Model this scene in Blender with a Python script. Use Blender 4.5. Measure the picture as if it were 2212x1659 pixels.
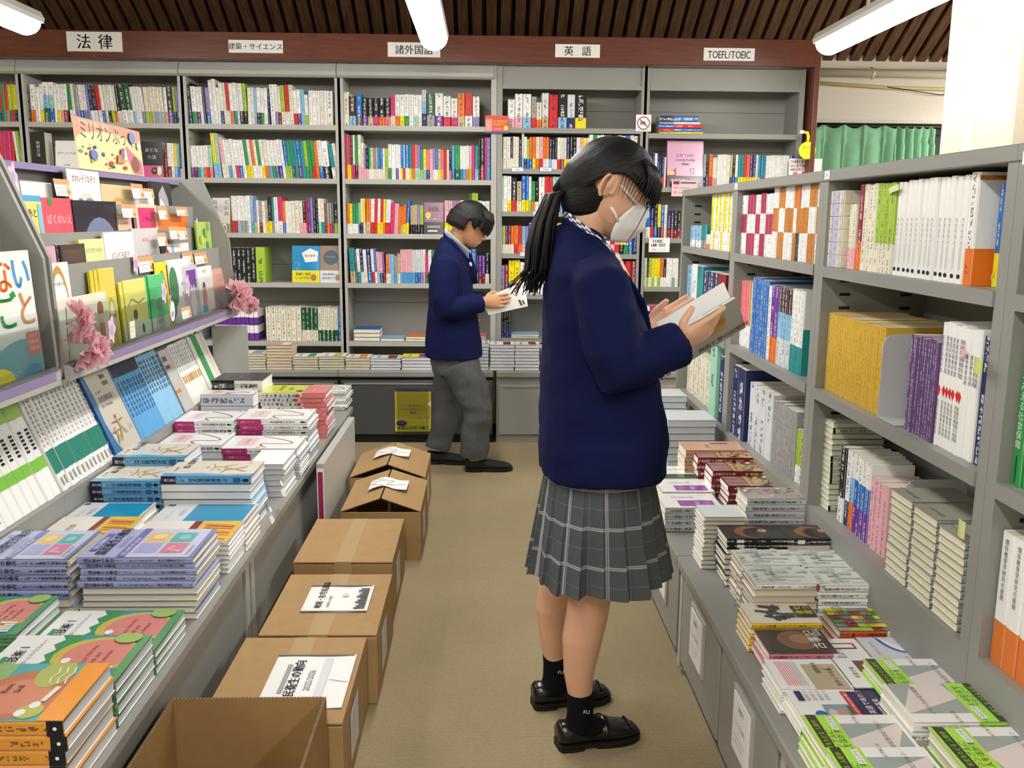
import bpy, math, random, re
import numpy as np
from mathutils import Vector, Matrix, Euler, noise
random.seed(7)
for _o in list(bpy.data.objects): bpy.data.objects.remove(_o)
SC = bpy.context.scene
COL = SC.collection
# ------------------------------------------------------------------ camera, world, exposure
CAM_H = 1.32
FPX = 1979.0
_dy = np.array([1050-1106, -(469-829.5), FPX]); _fw = _dy/np.linalg.norm(_dy)
_up = np.cross(_dy, np.array([1, -.008, 0])); _up = _up if _up[1] > 0 else -_up; _up = _up/np.linalg.norm(_up)
_dx = np.cross(_up, _fw); _dx = _dx if _dx[0] > 0 else -_dx
CR = np.array([_dx, _fw, _up])            # rows: world x, y, z in (right, up, forward) camera axes
cam_d = bpy.data.cameras.new('camera'); cam = bpy.data.objects.new('camera', cam_d); COL.objects.link(cam)
cam_d.sensor_fit = 'HORIZONTAL'; cam_d.sensor_width = 36.0; cam_d.lens = 36.0*FPX/2212; cam_d.clip_start = .05
_m = Matrix(((CR[0][0], CR[0][1], -CR[0][2], 0), (CR[1][0], CR[1][1], -CR[1][2], 0), (CR[2][0], CR[2][1], -CR[2][2], CAM_H), (0, 0, 0, 1)))
cam.matrix_world = _m
SC.camera = cam
w_ = bpy.data.worlds.new('world'); SC.world = w_; w_.use_nodes = True
w_.node_tree.nodes['Background'].inputs[0].default_value = (.9, .95, 1, 1)
w_.node_tree.nodes['Background'].inputs[1].default_value = .25
SC.view_settings.view_transform = 'Standard'; SC.view_settings.look = 'None'
SC.view_settings.exposure = 0.0; SC.view_settings.gamma = 1.0; SC.view_settings.use_curve_mapping = False
SC.cycles.use_denoising = True; SC.cycles.use_adaptive_sampling = True; SC.cycles.adaptive_threshold = .02
SC.cycles.max_bounces = 7; SC.cycles.diffuse_bounces = 4; SC.cycles.transparent_max_bounces = 12
SC.cycles.sample_clamp_indirect = 6.0

# ------------------------------------------------------------------ measuring helpers (photo pixel -> point on a real plane)
def _ray(px, py):
    d = CR @ np.array([px-1106, -(py-829.5), FPX]); return d/np.linalg.norm(d)
def atX(px, py, x): d = _ray(px, py); t = x/d[0]; return Vector((x, t*d[1], CAM_H+t*d[2]))
def atY(px, py, y): d = _ray(px, py); t = y/d[1]; return Vector((t*d[0], y, CAM_H+t*d[2]))
def atZ(px, py, z): d = _ray(px, py); t = (z-CAM_H)/d[2]; return Vector((t*d[0], t*d[1], z))

# ------------------------------------------------------------------ colours and materials
def lin(h):
    h = h.lstrip('#'); v = [int(h[i:i+2], 16)/255 for i in (0, 2, 4)]
    return tuple(c/12.92 if c <= .04045 else ((c+.055)/1.055)**2.4 for c in v)
PAL = dict(w='f3f3f1', W='ebe6d2', k='17171b', n='1f2c60', b='1e6cc0', c='8cc3e8', t='1d9499', g='2f9a4a', G='1c5636', l='a6ca3c', y='f0df1c', o='ec7a24',
           r='d52a2e', R='8a2029', p='f1b3bf', m='d4327a', v='6a2f98', u='938ac6', d='3b2421', e='a3a3a1', E='54555a', s='c8b38c', a='a5dcc2', P='ee7f86', C='5aa7dd', B='0f4f9c', h='d9dde2', Y='d9b238', O='e07a35', q='65497c', x='c9822f', z='b2305c')
NAME = dict(w='white', W='cream', k='black', n='navy', b='blue', c='light blue', t='teal', g='green', G='dark green', l='lime', y='yellow', o='orange', r='red', R='dark red', p='pale pink',
            m='magenta', v='purple', u='lavender', d='dark brown', e='grey', E='dark grey', s='beige', a='mint', P='coral', C='sky blue', B='deep blue', h='silver', Y='gold', O='orange', q='muted purple', x='ochre orange', z='rose')
def colr(c):
    if isinstance(c, tuple): return c
    if len(c) == 1: c = PAL[c]
    return lin(c)
MATS = {}
def nt(name):
    m = bpy.data.materials.new(name); m.use_nodes = True; MATS[name] = m
    t = m.node_tree; return m, t, t.nodes['Principled BSDF']
def mat(name, c, rough=.5, spec=.5, metal=0, noise_scale=0, noise_amt=.1, bump=0, bscale=200, coat=0, sheen=0):
    m, t, b = nt(name)
    b.inputs['Base Color'].default_value = (*colr(c), 1); b.inputs['Roughness'].default_value = rough
    b.inputs['Specular IOR Level'].default_value = spec; b.inputs['Metallic'].default_value = metal
    b.inputs['Coat Weight'].default_value = coat; b.inputs['Sheen Weight'].default_value = sheen
    tc = t.nodes.new('ShaderNodeTexCoord')
    if noise_scale:
        n = t.nodes.new('ShaderNodeTexNoise'); n.inputs['Scale'].default_value = noise_scale; n.inputs['Detail'].default_value = 6
        t.links.new(tc.outputs['Object'], n.inputs['Vector'])
        h = t.nodes.new('ShaderNodeHueSaturation'); mr = t.nodes.new('ShaderNodeMapRange')
        mr.inputs['To Min'].default_value = 1-noise_amt; mr.inputs['To Max'].default_value = 1+noise_amt; mr.inputs['From Min'].default_value = .3; mr.inputs['From Max'].default_value = .7
        t.links.new(n.outputs['Fac'], mr.inputs['Value']); t.links.new(mr.outputs[0], h.inputs['Value'])
        h.inputs['Color'].default_value = (*colr(c), 1); t.links.new(h.outputs[0], b.inputs['Base Color'])
    if bump:
        n = t.nodes.new('ShaderNodeTexNoise'); n.inputs['Scale'].default_value = bscale; n.inputs['Detail'].default_value = 3
        t.links.new(tc.outputs['Object'], n.inputs['Vector'])
        bp = t.nodes.new('ShaderNodeBump'); bp.inputs['Strength'].default_value = bump; bp.inputs['Distance'].default_value = .002
        t.links.new(n.outputs['Fac'], bp.inputs['Height']); t.links.new(bp.outputs[0], b.inputs['Normal'])
    return m
def math_(t, op, a, b=None, c=None):
    n = t.nodes.new('ShaderNodeMath'); n.operation = op
    for i, v in enumerate((a, b, c)):
        if v is None: continue
        if isinstance(v, (int, float)): n.inputs[i].default_value = v
        else: t.links.new(v, n.inputs[i])
    return n.outputs[0]
def print_mat(name, rough, coat=0):
    """Printed paper: the ink colour comes from the mesh's colour attribute; faces whose UV lies in 0..1 across carry a column of small illegible type."""
    m, t, b = nt(name)
    at = t.nodes.new('ShaderNodeAttribute'); at.attribute_name = 'Col'
    uv = t.nodes.new('ShaderNodeUVMap'); uv.uv_map = 'UV'
    sx = t.nodes.new('ShaderNodeSeparateXYZ'); t.links.new(uv.outputs[0], sx.inputs[0]); u, v = sx.outputs[0], sx.outputs[1]
    wn = t.nodes.new('ShaderNodeTexWhiteNoise'); wn.noise_dimensions = '3D'
    cb = t.nodes.new('ShaderNodeCombineXYZ'); oi = t.nodes.new('ShaderNodeObjectInfo')
    t.links.new(math_(t, 'FLOOR', math_(t, 'MULTIPLY', u, 7)), cb.inputs[0]); t.links.new(math_(t, 'FLOOR', math_(t, 'MULTIPLY', v, 6)), cb.inputs[1]); t.links.new(oi.outputs['Random'], cb.inputs[2])
    t.links.new(cb.outputs[0], wn.inputs['Vector'])
    mask = math_(t, 'GREATER_THAN', wn.outputs['Value'], .46)
    mask = math_(t, 'MULTIPLY', mask, math_(t, 'LESS_THAN', math_(t, 'ABSOLUTE', math_(t, 'SUBTRACT', u, .5)), .24))
    mask = math_(t, 'MULTIPLY', mask, math_(t, 'LESS_THAN', math_(t, 'FRACT', v), .84))
    w2 = t.nodes.new('ShaderNodeTexWhiteNoise'); w2.noise_dimensions = '2D'; c2 = t.nodes.new('ShaderNodeCombineXYZ')
    t.links.new(math_(t, 'FLOOR', v), c2.inputs[0]); t.links.new(oi.outputs['Random'], c2.inputs[1]); t.links.new(c2.outputs[0], w2.inputs['Vector'])
    mask = math_(t, 'MULTIPLY', mask, math_(t, 'GREATER_THAN', w2.outputs['Value'], .22))
    mask = math_(t, 'MULTIPLY', mask, .75)
    ink = t.nodes.new('ShaderNodeMix'); ink.data_type = 'RGBA'
    t.links.new(at.outputs['Alpha'], ink.inputs['Factor']); ink.inputs['A'].default_value = (.85, .85, .82, 1); ink.inputs['B'].default_value = (.03, .03, .04, 1)
    mx = t.nodes.new('ShaderNodeMix'); mx.data_type = 'RGBA'; t.links.new(mask, mx.inputs['Factor'])
    t.links.new(at.outputs['Color'], mx.inputs['A']); t.links.new(ink.outputs['Result'], mx.inputs['B'])
    t.links.new(mx.outputs['Result'], b.inputs['Base Color'])
    b.inputs['Roughness'].default_value = rough; b.inputs['Specular IOR Level'].default_value = .4; b.inputs['Coat Weight'].default_value = coat
    b.inputs['Coat Roughness'].default_value = .15
    return m
def page_mat():
    m, t, b = nt('page edges')
    at = t.nodes.new('ShaderNodeAttribute'); at.attribute_name = 'Col'
    uv = t.nodes.new('ShaderNodeUVMap'); uv.uv_map = 'UV'
    wv = t.nodes.new('ShaderNodeTexWave'); wv.inputs['Scale'].default_value = 1; wv.inputs['Distortion'].default_value = 1.5; wv.inputs['Detail'].default_value = 2; wv.bands_direction = 'X'
    mp = t.nodes.new('ShaderNodeMapping'); mp.inputs['Scale'].default_value = (220, 6, 1); t.links.new(uv.outputs[0], mp.inputs[0]); t.links.new(mp.outputs[0], wv.inputs[0])
    h = t.nodes.new('ShaderNodeHueSaturation'); t.links.new(at.outputs['Color'], h.inputs['Color'])
    t.links.new(math_(t, 'MULTIPLY_ADD', wv.outputs['Fac'], .16, .88), h.inputs['Value']); t.links.new(h.outputs[0], b.inputs['Base Color'])
    b.inputs['Roughness'].default_value = .8; b.inputs['Specular IOR Level'].default_value = .2
    return m
M_PAPER = print_mat('printed paper', .45); M_GLOSS = print_mat('glossy printed card', .25, .3); M_PAGE = page_mat()
M_STEEL = mat('grey painted steel', '94948f', .42, .4, noise_scale=3, noise_amt=.03)
M_STEEL2 = mat('pale grey painted steel', 'b4b4ae', .4, .4, noise_scale=3, noise_amt=.03)
M_DSTEEL = mat('dark grey painted steel', '4d4f52', .4, .4, noise_scale=4, noise_amt=.05)
M_BLACK = mat('black gap', '0c0c0d', .7)
M_WHITE = mat('white plastic', 'efefec', .4)
BOOKM = [M_PAPER, M_PAGE, M_GLOSS]

# ------------------------------------------------------------------ mesh builder
class MB:
    def __init__(s, M=None): s.v = []; s.f = []; s.c = []; s.u = []; s.m = []; s.sm = []; s.M = M
    def add(s, pts, faces, col='w', m=0, uv=None, ink=1.0, smooth=False, M=None):
        M = M if M is not None else s.M
        k = len(s.v)
        s.v += [tuple(M @ Vector(p)) if M is not None else tuple(p) for p in pts]
        c = (*colr(col), ink)
        for i, f in enumerate(faces):
            s.f.append([k+j for j in f]); s.c.append(c); s.m.append(m); s.sm.append(smooth)
            s.u.append(uv[i] if uv else None)
    def poly(s, pts, col='w', m=0, uv=None, ink=1.0): s.add(pts, [list(range(len(pts)))], col, m, [uv] if uv else None, ink)
    def box(s, a, b, col='w', m=0, skip=''):
        x0, y0, z0 = a; x1, y1, z1 = b
        p = [(x0, y0, z0), (x1, y0, z0), (x1, y1, z0), (x0, y1, z0), (x0, y0, z1), (x1, y0, z1), (x1, y1, z1), (x0, y1, z1)]
        F = dict(b=[0, 3, 2, 1], t=[4, 5, 6, 7], f=[0, 1, 5, 4], k=[2, 3, 7, 6], l=[3, 0, 4, 7], r=[1, 2, 6, 5])
        s.add(p, [F[k] for k in F if k not in skip], col, m)
    def bevbox(s, a, b, r, col='w', m=0):
        """box with chamfered vertical and horizontal edges"""
        x0, y0, z0 = a; x1, y1, z1 = b
        def ring(i, z): return [(x0+i, y0+r, z), (x0+r, y0+i, z), (x1-r, y0+i, z), (x1-i, y0+r, z), (x1-i, y1-r, z), (x1-r, y1-i, z), (x0+r, y1-i, z), (x0+i, y1-r, z)]
        R = [ring(r*.9, z0), ring(0, z0+r), ring(0, z1-r), ring(r*.9, z1)]
        s.loft(R, col, m, cap=True, smooth=False)
    def loft(s, rings, col='w', m=0, cap=True, smooth=True, closed=True, uv=None):
        n = len(rings[0]); pts = [p for r in rings for p in r]; F = []; U = [] if uv else None
        for i in range(len(rings)-1):
            for j in range(n if closed else n-1):
                k = (j+1) % n; F.append([i*n+j, i*n+k, (i+1)*n+k, (i+1)*n+j])
                if uv: U.append([(j/n, uv[i]), ((j+1)/n, uv[i]), ((j+1)/n, uv[i+1]), (j/n, uv[i+1])])
        if cap and closed:
            F.append(list(range(n))[::-1]); F.append([(len(rings)-1)*n+j for j in range(n)])
            if uv: U += [None, None]
        s.add(pts, F, col, m, U, smooth=smooth)
    def tube(s, path, rad, n=8, col='w', m=0, cap=True, flat=1.0, up=None, smooth=True):
        P = [Vector(p) for p in path]; R = rad if isinstance(rad, list) else [rad]*len(P)
        rings = []; prev = None
        for i, p in enumerate(P):
            t = (P[min(i+1, len(P)-1)]-P[max(i-1, 0)]).normalized()
            if prev is None:
                a = Vector(up) if up is not None else (Vector((0, 0, 1)) if abs(t.z) < .9 else Vector((1, 0, 0)))
                x = t.cross(a).normalized()
            else: x = (prev - t*prev.dot(t)).normalized()
            prev = x; y = t.cross(x).normalized()
            r = R[i]; rx, ry = r if isinstance(r, tuple) else (r, r*flat)
            rings.append([p+x*math.cos(2*math.pi*j/n)*rx+y*math.sin(2*math.pi*j/n)*ry for j in range(n)])
        s.loft(rings, col, m, cap, smooth)
    def mesh(s, name, mats):
        me = bpy.data.meshes.new(name); me.from_pydata(s.v, [], s.f)
        for q in mats: me.materials.append(q)
        nl = len(me.loops); tot = np.array([len(f) for f in s.f], dtype=np.int32)
        me.polygons.foreach_set('material_index', np.array(s.m, dtype=np.int32))
        me.polygons.foreach_set('use_smooth', np.array(s.sm, dtype=bool))
        ca = me.color_attributes.new('Col', 'FLOAT_COLOR', 'CORNER')
        ca.data.foreach_set('color', np.repeat(np.array(s.c, dtype=np.float32), tot, axis=0).ravel())
        ul = me.uv_layers.new(name='UV'); U = []
        for f, u in zip(s.f, s.u): U += ([(-9., -9.)]*len(f) if u is None else u)
        ul.data.foreach_set('uv', np.array(U, dtype=np.float32).ravel())
        me.update(); return me
    def build(s, name, mats, parent=None, loc=None):
        if not isinstance(mats, (list, tuple)): mats = [mats]
        o = bpy.data.objects.new(name, s.mesh(name, mats)); COL.objects.link(o)
        if parent is not None: o.parent = parent
        if loc is not None: o.location = loc
        return o
def tag(o, label, cat, group=None, kind=None):
    o['label'] = label; o['category'] = cat
    if group: o['group'] = group
    if kind: o['kind'] = kind
    return o
def thing(name, label, cat, loc=(0, 0, 0), rz=0, group=None):
    o = bpy.data.objects.new(name, None); COL.objects.link(o); o.location = loc; o.rotation_euler = (0, 0, rz); o.empty_display_size = .05
    return tag(o, label, cat, group)
def struct(o): o['kind'] = 'structure'; return o
def dup(o, parent=None):
    c = o.copy(); COL.objects.link(c)
    if parent is not None: c.parent = parent
    for ch in list(o.children): dup(ch, c)
    return c
_W = re.compile(r"[A-Za-z0-9][A-Za-z0-9'\u2019-]*")
def fit(*opts):
    for o in opts:
        if len(_W.findall(o)) <= 16: return o
    return opts[-1]
ORD = 'zeroth first second third fourth fifth sixth seventh eighth ninth tenth eleventh twelfth thirteenth fourteenth fifteenth sixteenth seventeenth eighteenth nineteenth twentieth'.split()
def ordn(i):
    if i <= 20: return ORD[i]
    if i % 10 == 0: return {30: 'thirtieth', 40: 'fortieth', 50: 'fiftieth'}[i]
    return {2: 'twenty', 3: 'thirty', 4: 'forty', 5: 'fifty'}[i//10]+'-'+ORD[i % 10]

# ------------------------------------------------------------------ lettering (outlines of Blender's own font)
_gl = {}
def glyph(ch):
    if ch in _gl: return _gl[ch]
    cu = bpy.data.curves.new('t', 'FONT'); cu.body = ch; cu.size = 1; cu.resolution_u = 2
    ob = bpy.data.objects.new('t', cu); me = ob.to_mesh()
    v = [(p.co.x, p.co.y) for p in me.vertices]; f = [list(p.vertices) for p in me.polygons]
    ob.to_mesh_clear(); bpy.data.objects.remove(ob); bpy.data.curves.remove(cu)
    if v:
        x0 = min(p[0] for p in v); x1 = max(p[0] for p in v)
        adv = 1.0 if ord(ch) > 0x2000 else (x1-x0)+.1
        if ord(ch) > 0x2000:
            v = [(p[0]*.98-((x0+x1)/2*.98-.5), p[1]) for p in v]
        else: v = [(p[0]-x0+.04, p[1]) for p in v]
    else: adv = .4
    _gl[ch] = (v, f, adv); return _gl[ch]
class Plane:
    """an affine 2D frame on a surface: origin o, axes ux, uy (metres per unit), outward normal n; shapes drawn on it stack outward a hair"""
    def __init__(s, mb, o, ux, uy, lift=.0004, m=0):
        s.mb = mb; s.o = Vector(o); s.ux = Vector(ux); s.uy = Vector(uy); s.n = s.ux.cross(s.uy).normalized(); s.k = 1; s.lift = lift; s.m = m
    def P(s, x, y): return s.o+s.ux*x+s.uy*y+s.n*(s.lift*s.k)
    def poly(s, pts, col):
        if s.m == 2:                       # printing stops at the trimmed edge of the cover
            for ax, lim, sg in ((0, 0, 1), (0, 1, -1), (1, 0, 1), (1, 1, -1)):
                out = []
                for i, q in enumerate(pts):
                    r = pts[i-1]; dq, dr = sg*(q[ax]-lim), sg*(r[ax]-lim)
                    if dq*dr < 0: f = dr/(dr-dq); out.append((r[0]+(q[0]-r[0])*f, r[1]+(q[1]-r[1])*f))
                    if dq >= 0: out.append(q)
                pts = out
            if len(pts) < 3: return
        s.mb.poly([s.P(*p) for p in pts], col, s.m); s.k += .5
    def rect(s, x0, y0, x1, y1, col): s.poly([(x0, y0), (x1, y0), (x1, y1), (x0, y1)], col)
    def ell(s, cx, cy, rx, ry, col, n=20, a0=0, a1=360):
        s.poly([(cx+rx*math.cos(math.radians(a0+(a1-a0)*i/n)), cy+ry*math.sin(math.radians(a0+(a1-a0)*i/n))) for i in range(n if a1-a0 == 360 else n+1)], col)
    def ring(s, cx, cy, r0, r1, col, n=20, ey=1):
        p = [(cx+r*math.cos(2*math.pi*i/n), cy+ey*r*math.sin(2*math.pi*i/n)) for r in (r0, r1) for i in range(n)]
        s.mb.add([s.P(*q) for q in p], [[i, (i+1) % n, n+(i+1) % n, n+i] for i in range(n)], col, s.m); s.k += .5
    def line(s, pts, w, col):
        n = len(pts); L = []; R = []
        for i in range(n):
            a = pts[max(i-1, 0)]; b = pts[min(i+1, n-1)]; dx, dy = b[0]-a[0], b[1]-a[1]
            A = s.ux.length; B = s.uy.length; l = math.hypot(dx*A, dy*B) or 1
            nx, ny = -dy*B/l/A*w/2, dx*A/l/B*w/2
            L.append((pts[i][0]+nx, pts[i][1]+ny)); R.append((pts[i][0]-nx, pts[i][1]-ny))
        s.mb.add([s.P(*q) for q in L+R], [[n+i, n+i+1, i+1, i] for i in range(n-1)], col, s.m); s.k += .5
    def text(s, x, y, size, txt, col='k', vert=False, rot=0, center=False, squeeze=1.0, bold=0):
        """size in metres; (x, y) in frame units: start of the baseline (or top of the column)"""
        A = s.ux.normalized(); B = s.uy.normalized()
        r = math.radians(rot); U = A*math.cos(r)+B*math.sin(r); V = -A*math.sin(r)+B*math.cos(r)
        tot = sum(glyph(c)[2] for c in txt)*size*squeeze
        p = s.P(x, y)
        if center: p = p-(V*(-len(txt)*size*.5) if vert else U*tot*.5)
        for c in txt:
            v, f, adv = glyph(c)
            if vert: q = p-V*size*.9-U*size*.5
            else: q = p
            if v:
                for b in ([0, bold] if bold else [0]):
                    s.mb.add([q+U*((a[0]*squeeze+b)*size)+V*(a[1]*size) for a in v], f, col, s.m)
            p = p-V*size*1.02 if vert else p+U*adv*size*squeeze
        s.k += .5
def art(pl, items):
    for it in items:
        k = it[0]
        getattr(pl, {'r': 'rect', 'e': 'ell', 'p': 'poly', 'l': 'line', 't': 'text', 'o': 'ring'}[k])(*it[1:-1] if isinstance(it[-1], dict) else it[1:], **(it[-1] if isinstance(it[-1], dict) else {}))
# ================================================================== lamps that light the shop
LAMP_STRENGTH = 38
def emis(name, c, s):
    m, t, b = nt(name); b.inputs['Base Color'].default_value = (.9, .9, .9, 1)
    b.inputs['Emission Color'].default_value = (*c, 1); b.inputs['Emission Strength'].default_value = s; return m
M_TUBE = emis('lit fluorescent tube', (1, .97, .92), LAMP_STRENGTH)
M_CAP = mat('lamp white enamel', 'e8e8e4', .35)
def lamp(x, y0, y1, z, label, g='ceiling strip lamps'):
    t = thing('strip_lamp', label, 'lamp', (x, y0, z), 0, g)
    L = y1-y0
    mb = MB()
    mb.loft([[(-.06, q, .05), (.06, q, .05), (.075, q, .02), (.07, q, .0), (-.07, q, .0), (-.075, q, .02)][::-1] for q in (0, L)], m=0, smooth=False)
    mb.build('housing', M_CAP, t)
    mb = MB()
    n = 12; rings = []
    for q, s in ((.0, .6), (.012, .9), (.03, 1), (L-.03, 1), (L-.012, .9), (L, .6)):
        rings.append([(.068*s*math.cos(math.pi+math.pi*j/n), q, .0005+.06*s*math.sin(math.pi+math.pi*j/n)) for j in range(n+1)])
    mb.loft(rings, m=0); mb.build('diffuser', M_TUBE, t)
    for q in (L*.2, L*.8):
        mb = MB(); mb.tube([(0, q, .05), (0, q, (6.3-(y0+q)*.62)-z)], .008, 6, m=0); mb.build('hanger_rod', M_CAP, t)
LZ = 2.2
for x, y, lb in ((-2.15, 4.6, 'white strip lamp hanging over the law shelves at the picture edge'), (-.265, 4.87, 'white strip lamp hanging above the foreign language sign'), (1.73, 4.85, 'white strip lamp hanging beside the cream pillar')):
    lamp(x, y-2.5, y, LZ, lb)
lamp(-2.15, -1.4, 1.1, LZ+.25, 'white strip lamp overhead near the picture book rack'); lamp(-.265, -1.4, 1.1, LZ+.25, 'white strip lamp overhead along the aisle'); lamp(1.73, -1.4, 1.1, LZ+.25, 'white strip lamp overhead near the tall shelving')
lamp(3.6, 2.4, 4.9, LZ, 'white strip lamp hanging beyond the pillar'); lamp(3.55, 5.0, 6.2, LZ, 'white strip lamp hanging before the far window')  # second lamp is an addition outside the frame, there to brighten the far wall

# ================================================================== room shell
m, t, b = nt('woven beige carpet')
tc = t.nodes.new('ShaderNodeTexCoord')
mp = t.nodes.new('ShaderNodeMapping'); mp.inputs['Scale'].default_value = (1, 1, 1); t.links.new(tc.outputs['Object'], mp.inputs[0])
br = t.nodes.new('ShaderNodeTexBrick'); br.inputs['Scale'].default_value = 70; br.inputs['Color1'].default_value = (*lin('c6b797'), 1); br.inputs['Color2'].default_value = (*lin('b3a484'), 1); br.inputs['Mortar'].default_value = (*lin('8f8062'), 1)
br.inputs['Mortar Size'].default_value = .12; br.inputs['Brick Width'].default_value = .55; br.inputs['Row Height'].default_value = .35; t.links.new(mp.outputs[0], br.inputs['Vector'])
n1 = t.nodes.new('ShaderNodeTexNoise'); n1.inputs['Scale'].default_value = 3; n1.inputs['Detail'].default_value = 8; t.links.new(tc.outputs['Object'], n1.inputs['Vector'])
hs = t.nodes.new('ShaderNodeHueSaturation'); t.links.new(br.outputs['Color'], hs.inputs['Color']); t.links.new(math_(t, 'MULTIPLY_ADD', n1.outputs['Fac'], .3, .85), hs.inputs['Value']); t.links.new(hs.outputs[0], b.inputs['Base Color'])
bp = t.nodes.new('ShaderNodeBump'); bp.inputs['Distance'].default_value = .003; bp.inputs['Strength'].default_value = .5; t.links.new(br.outputs['Fac'], bp.inputs['Height']); bp.invert = True; t.links.new(bp.outputs[0], b.inputs['Normal'])
b.inputs['Roughness'].default_value = .95; b.inputs['Specular IOR Level'].default_value = .1
M_CARPET = m
mb = MB(); mb.box((-4.6, -2.5, -.1), (4.6, 7.2, 0)); struct(mb.build('floor', M_CARPET))
M_WALL = mat('cream wall paint', 'e4ddcf', .7, .2, noise_scale=40, noise_amt=.02, bump=.15, bscale=300)
# ceiling: brown slats running up the slope from the far wall
m, t, b = nt('brown stained slat wood')
tc = t.nodes.new('ShaderNodeTexCoord'); mp = t.nodes.new('ShaderNodeMapping'); mp.inputs['Scale'].default_value = (14, 1, 1); t.links.new(tc.outputs['Object'], mp.inputs[0])
n1 = t.nodes.new('ShaderNodeTexNoise'); n1.inputs['Scale'].default_value = 6; n1.inputs['Detail'].default_value = 6; t.links.new(mp.outputs[0], n1.inputs['Vector'])
cr = t.nodes.new('ShaderNodeValToRGB'); cr.color_ramp.elements[0].color = (*lin('452c1b'), 1); cr.color_ramp.elements[1].color = (*lin('755237'), 1); cr.color_ramp.elements[0].position = .3; cr.color_ramp.elements[1].position = .7
t.links.new(n1.outputs['Fac'], cr.inputs[0]); t.links.new(cr.outputs[0], b.inputs['Base Color']); b.inputs['Roughness'].default_value = .6
M_SLAT = m
M_GROOVE = mat('dark ceiling void', '21160f', .9)
CS = .63; CY, CZ = 6.55, 2.36
def ceil_z(y): return CZ+(CY-y)*CS
mb = MB()
x = -4.6
while x < 4.6:
    y0, y1 = -2.5, 6.62; wd = .064
    a, c = ceil_z(y0), ceil_z(y1)
    p = [(x, y0, a), (x+wd, y0, a), (x+wd, y1, c), (x, y1, c), (x, y0, a+.04), (x+wd, y0, a+.04), (x+wd, y1, c+.04), (x, y1, c+.04)]
    mb.add(p, [[0, 3, 2, 1], [0, 1, 5, 4], [2, 3, 7, 6], [3, 0, 4, 7], [1, 2, 6, 5]], m=0)
    x += .092
a, c = ceil_z(-2.5)+.04, ceil_z(6.62)+.04
mb.add([(-4.6, -2.5, a), (4.6, -2.5, a), (4.6, 6.62, c), (-4.6, 6.62, c), (-4.6, -2.5, a+.06), (4.6, -2.5, a+.06), (4.6, 6.62, c+.06), (-4.6, 6.62, c+.06)], [[0, 3, 2, 1], [4, 5, 6, 7], [0, 1, 5, 4], [2, 3, 7, 6], [3, 0, 4, 7], [1, 2, 6, 5]], m=1)
struct(mb.build('ceiling', [M_SLAT, M_GROOVE]))
# far wall with the window opening behind the curtain
FY = 6.5
mb = MB()
mb.box((-4.6, FY, 0), (2.05, FY+.12, 2.9)); mb.box((2.05, FY, 1.96), (4.6, FY+.12, 2.9)); mb.box((2.05, FY, 0), (4.6, FY+.12, .9))
struct(mb.build('wall_far', M_WALL))
mb = MB(); mb.box((-4.7, -2.5, 0), (-4.6, 6.62, 8.3)); struct(mb.build('wall_left', M_WALL))
mb = MB(); mb.box((4.6, -2.5, 0), (4.7, 6.62, 8.3)); struct(mb.build('wall_right', M_WALL))
mb = MB(); mb.box((-4.6, -2.6, 0), (4.6, -2.5, 8.3)); struct(mb.build('wall_near', M_WALL))
M_FRAME = mat('dark window aluminium', '2b2b2d', .4, .5, .6)
mb = MB()
for a, c in (((2.05, FY+.03, .9), (4.6, FY+.09, .95)), ((2.05, FY+.03, 1.91), (4.6, FY+.09, 1.96)), ((2.05, FY+.03, .95), (2.1, FY+.09, 1.91)), ((3.3, FY+.03, .95), (3.35, FY+.09, 1.91)), ((4.55, FY+.03, .95), (4.6, FY+.09, 1.91))): mb.box(a, c)
wf = struct(mb.build('window_1', M_FRAME))
m, t, b = nt('window glass'); b.inputs['Base Color'].default_value = (.05, .06, .07, 1); b.inputs['Roughness'].default_value = .05; M_GLASS = m
mb = MB(); mb.box((2.1, FY+.055, .95), (4.55, FY+.062, 1.91)); mb.build('pane', M_GLASS, wf)
mb = MB(); mb.box((2.0, FY-.05, 1.965), (4.6, FY, 2.0)); struct(mb.build('trim_1', mat('cream trim', 'd8d2bf', .5)))
# cream pillar
PX0, PX1, PY0, PY1 = 2.0, 2.7, 3.56, 4.12
mb = MB(); mb.bevbox((PX0, PY0, 0), (PX1, PY1, 4.0), .012); pil = struct(mb.build('pillar', mat('cream pillar paint', 'bfb4a1', .75, .15, noise_scale=60, noise_amt=.03, bump=.3, bscale=250)))
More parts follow.
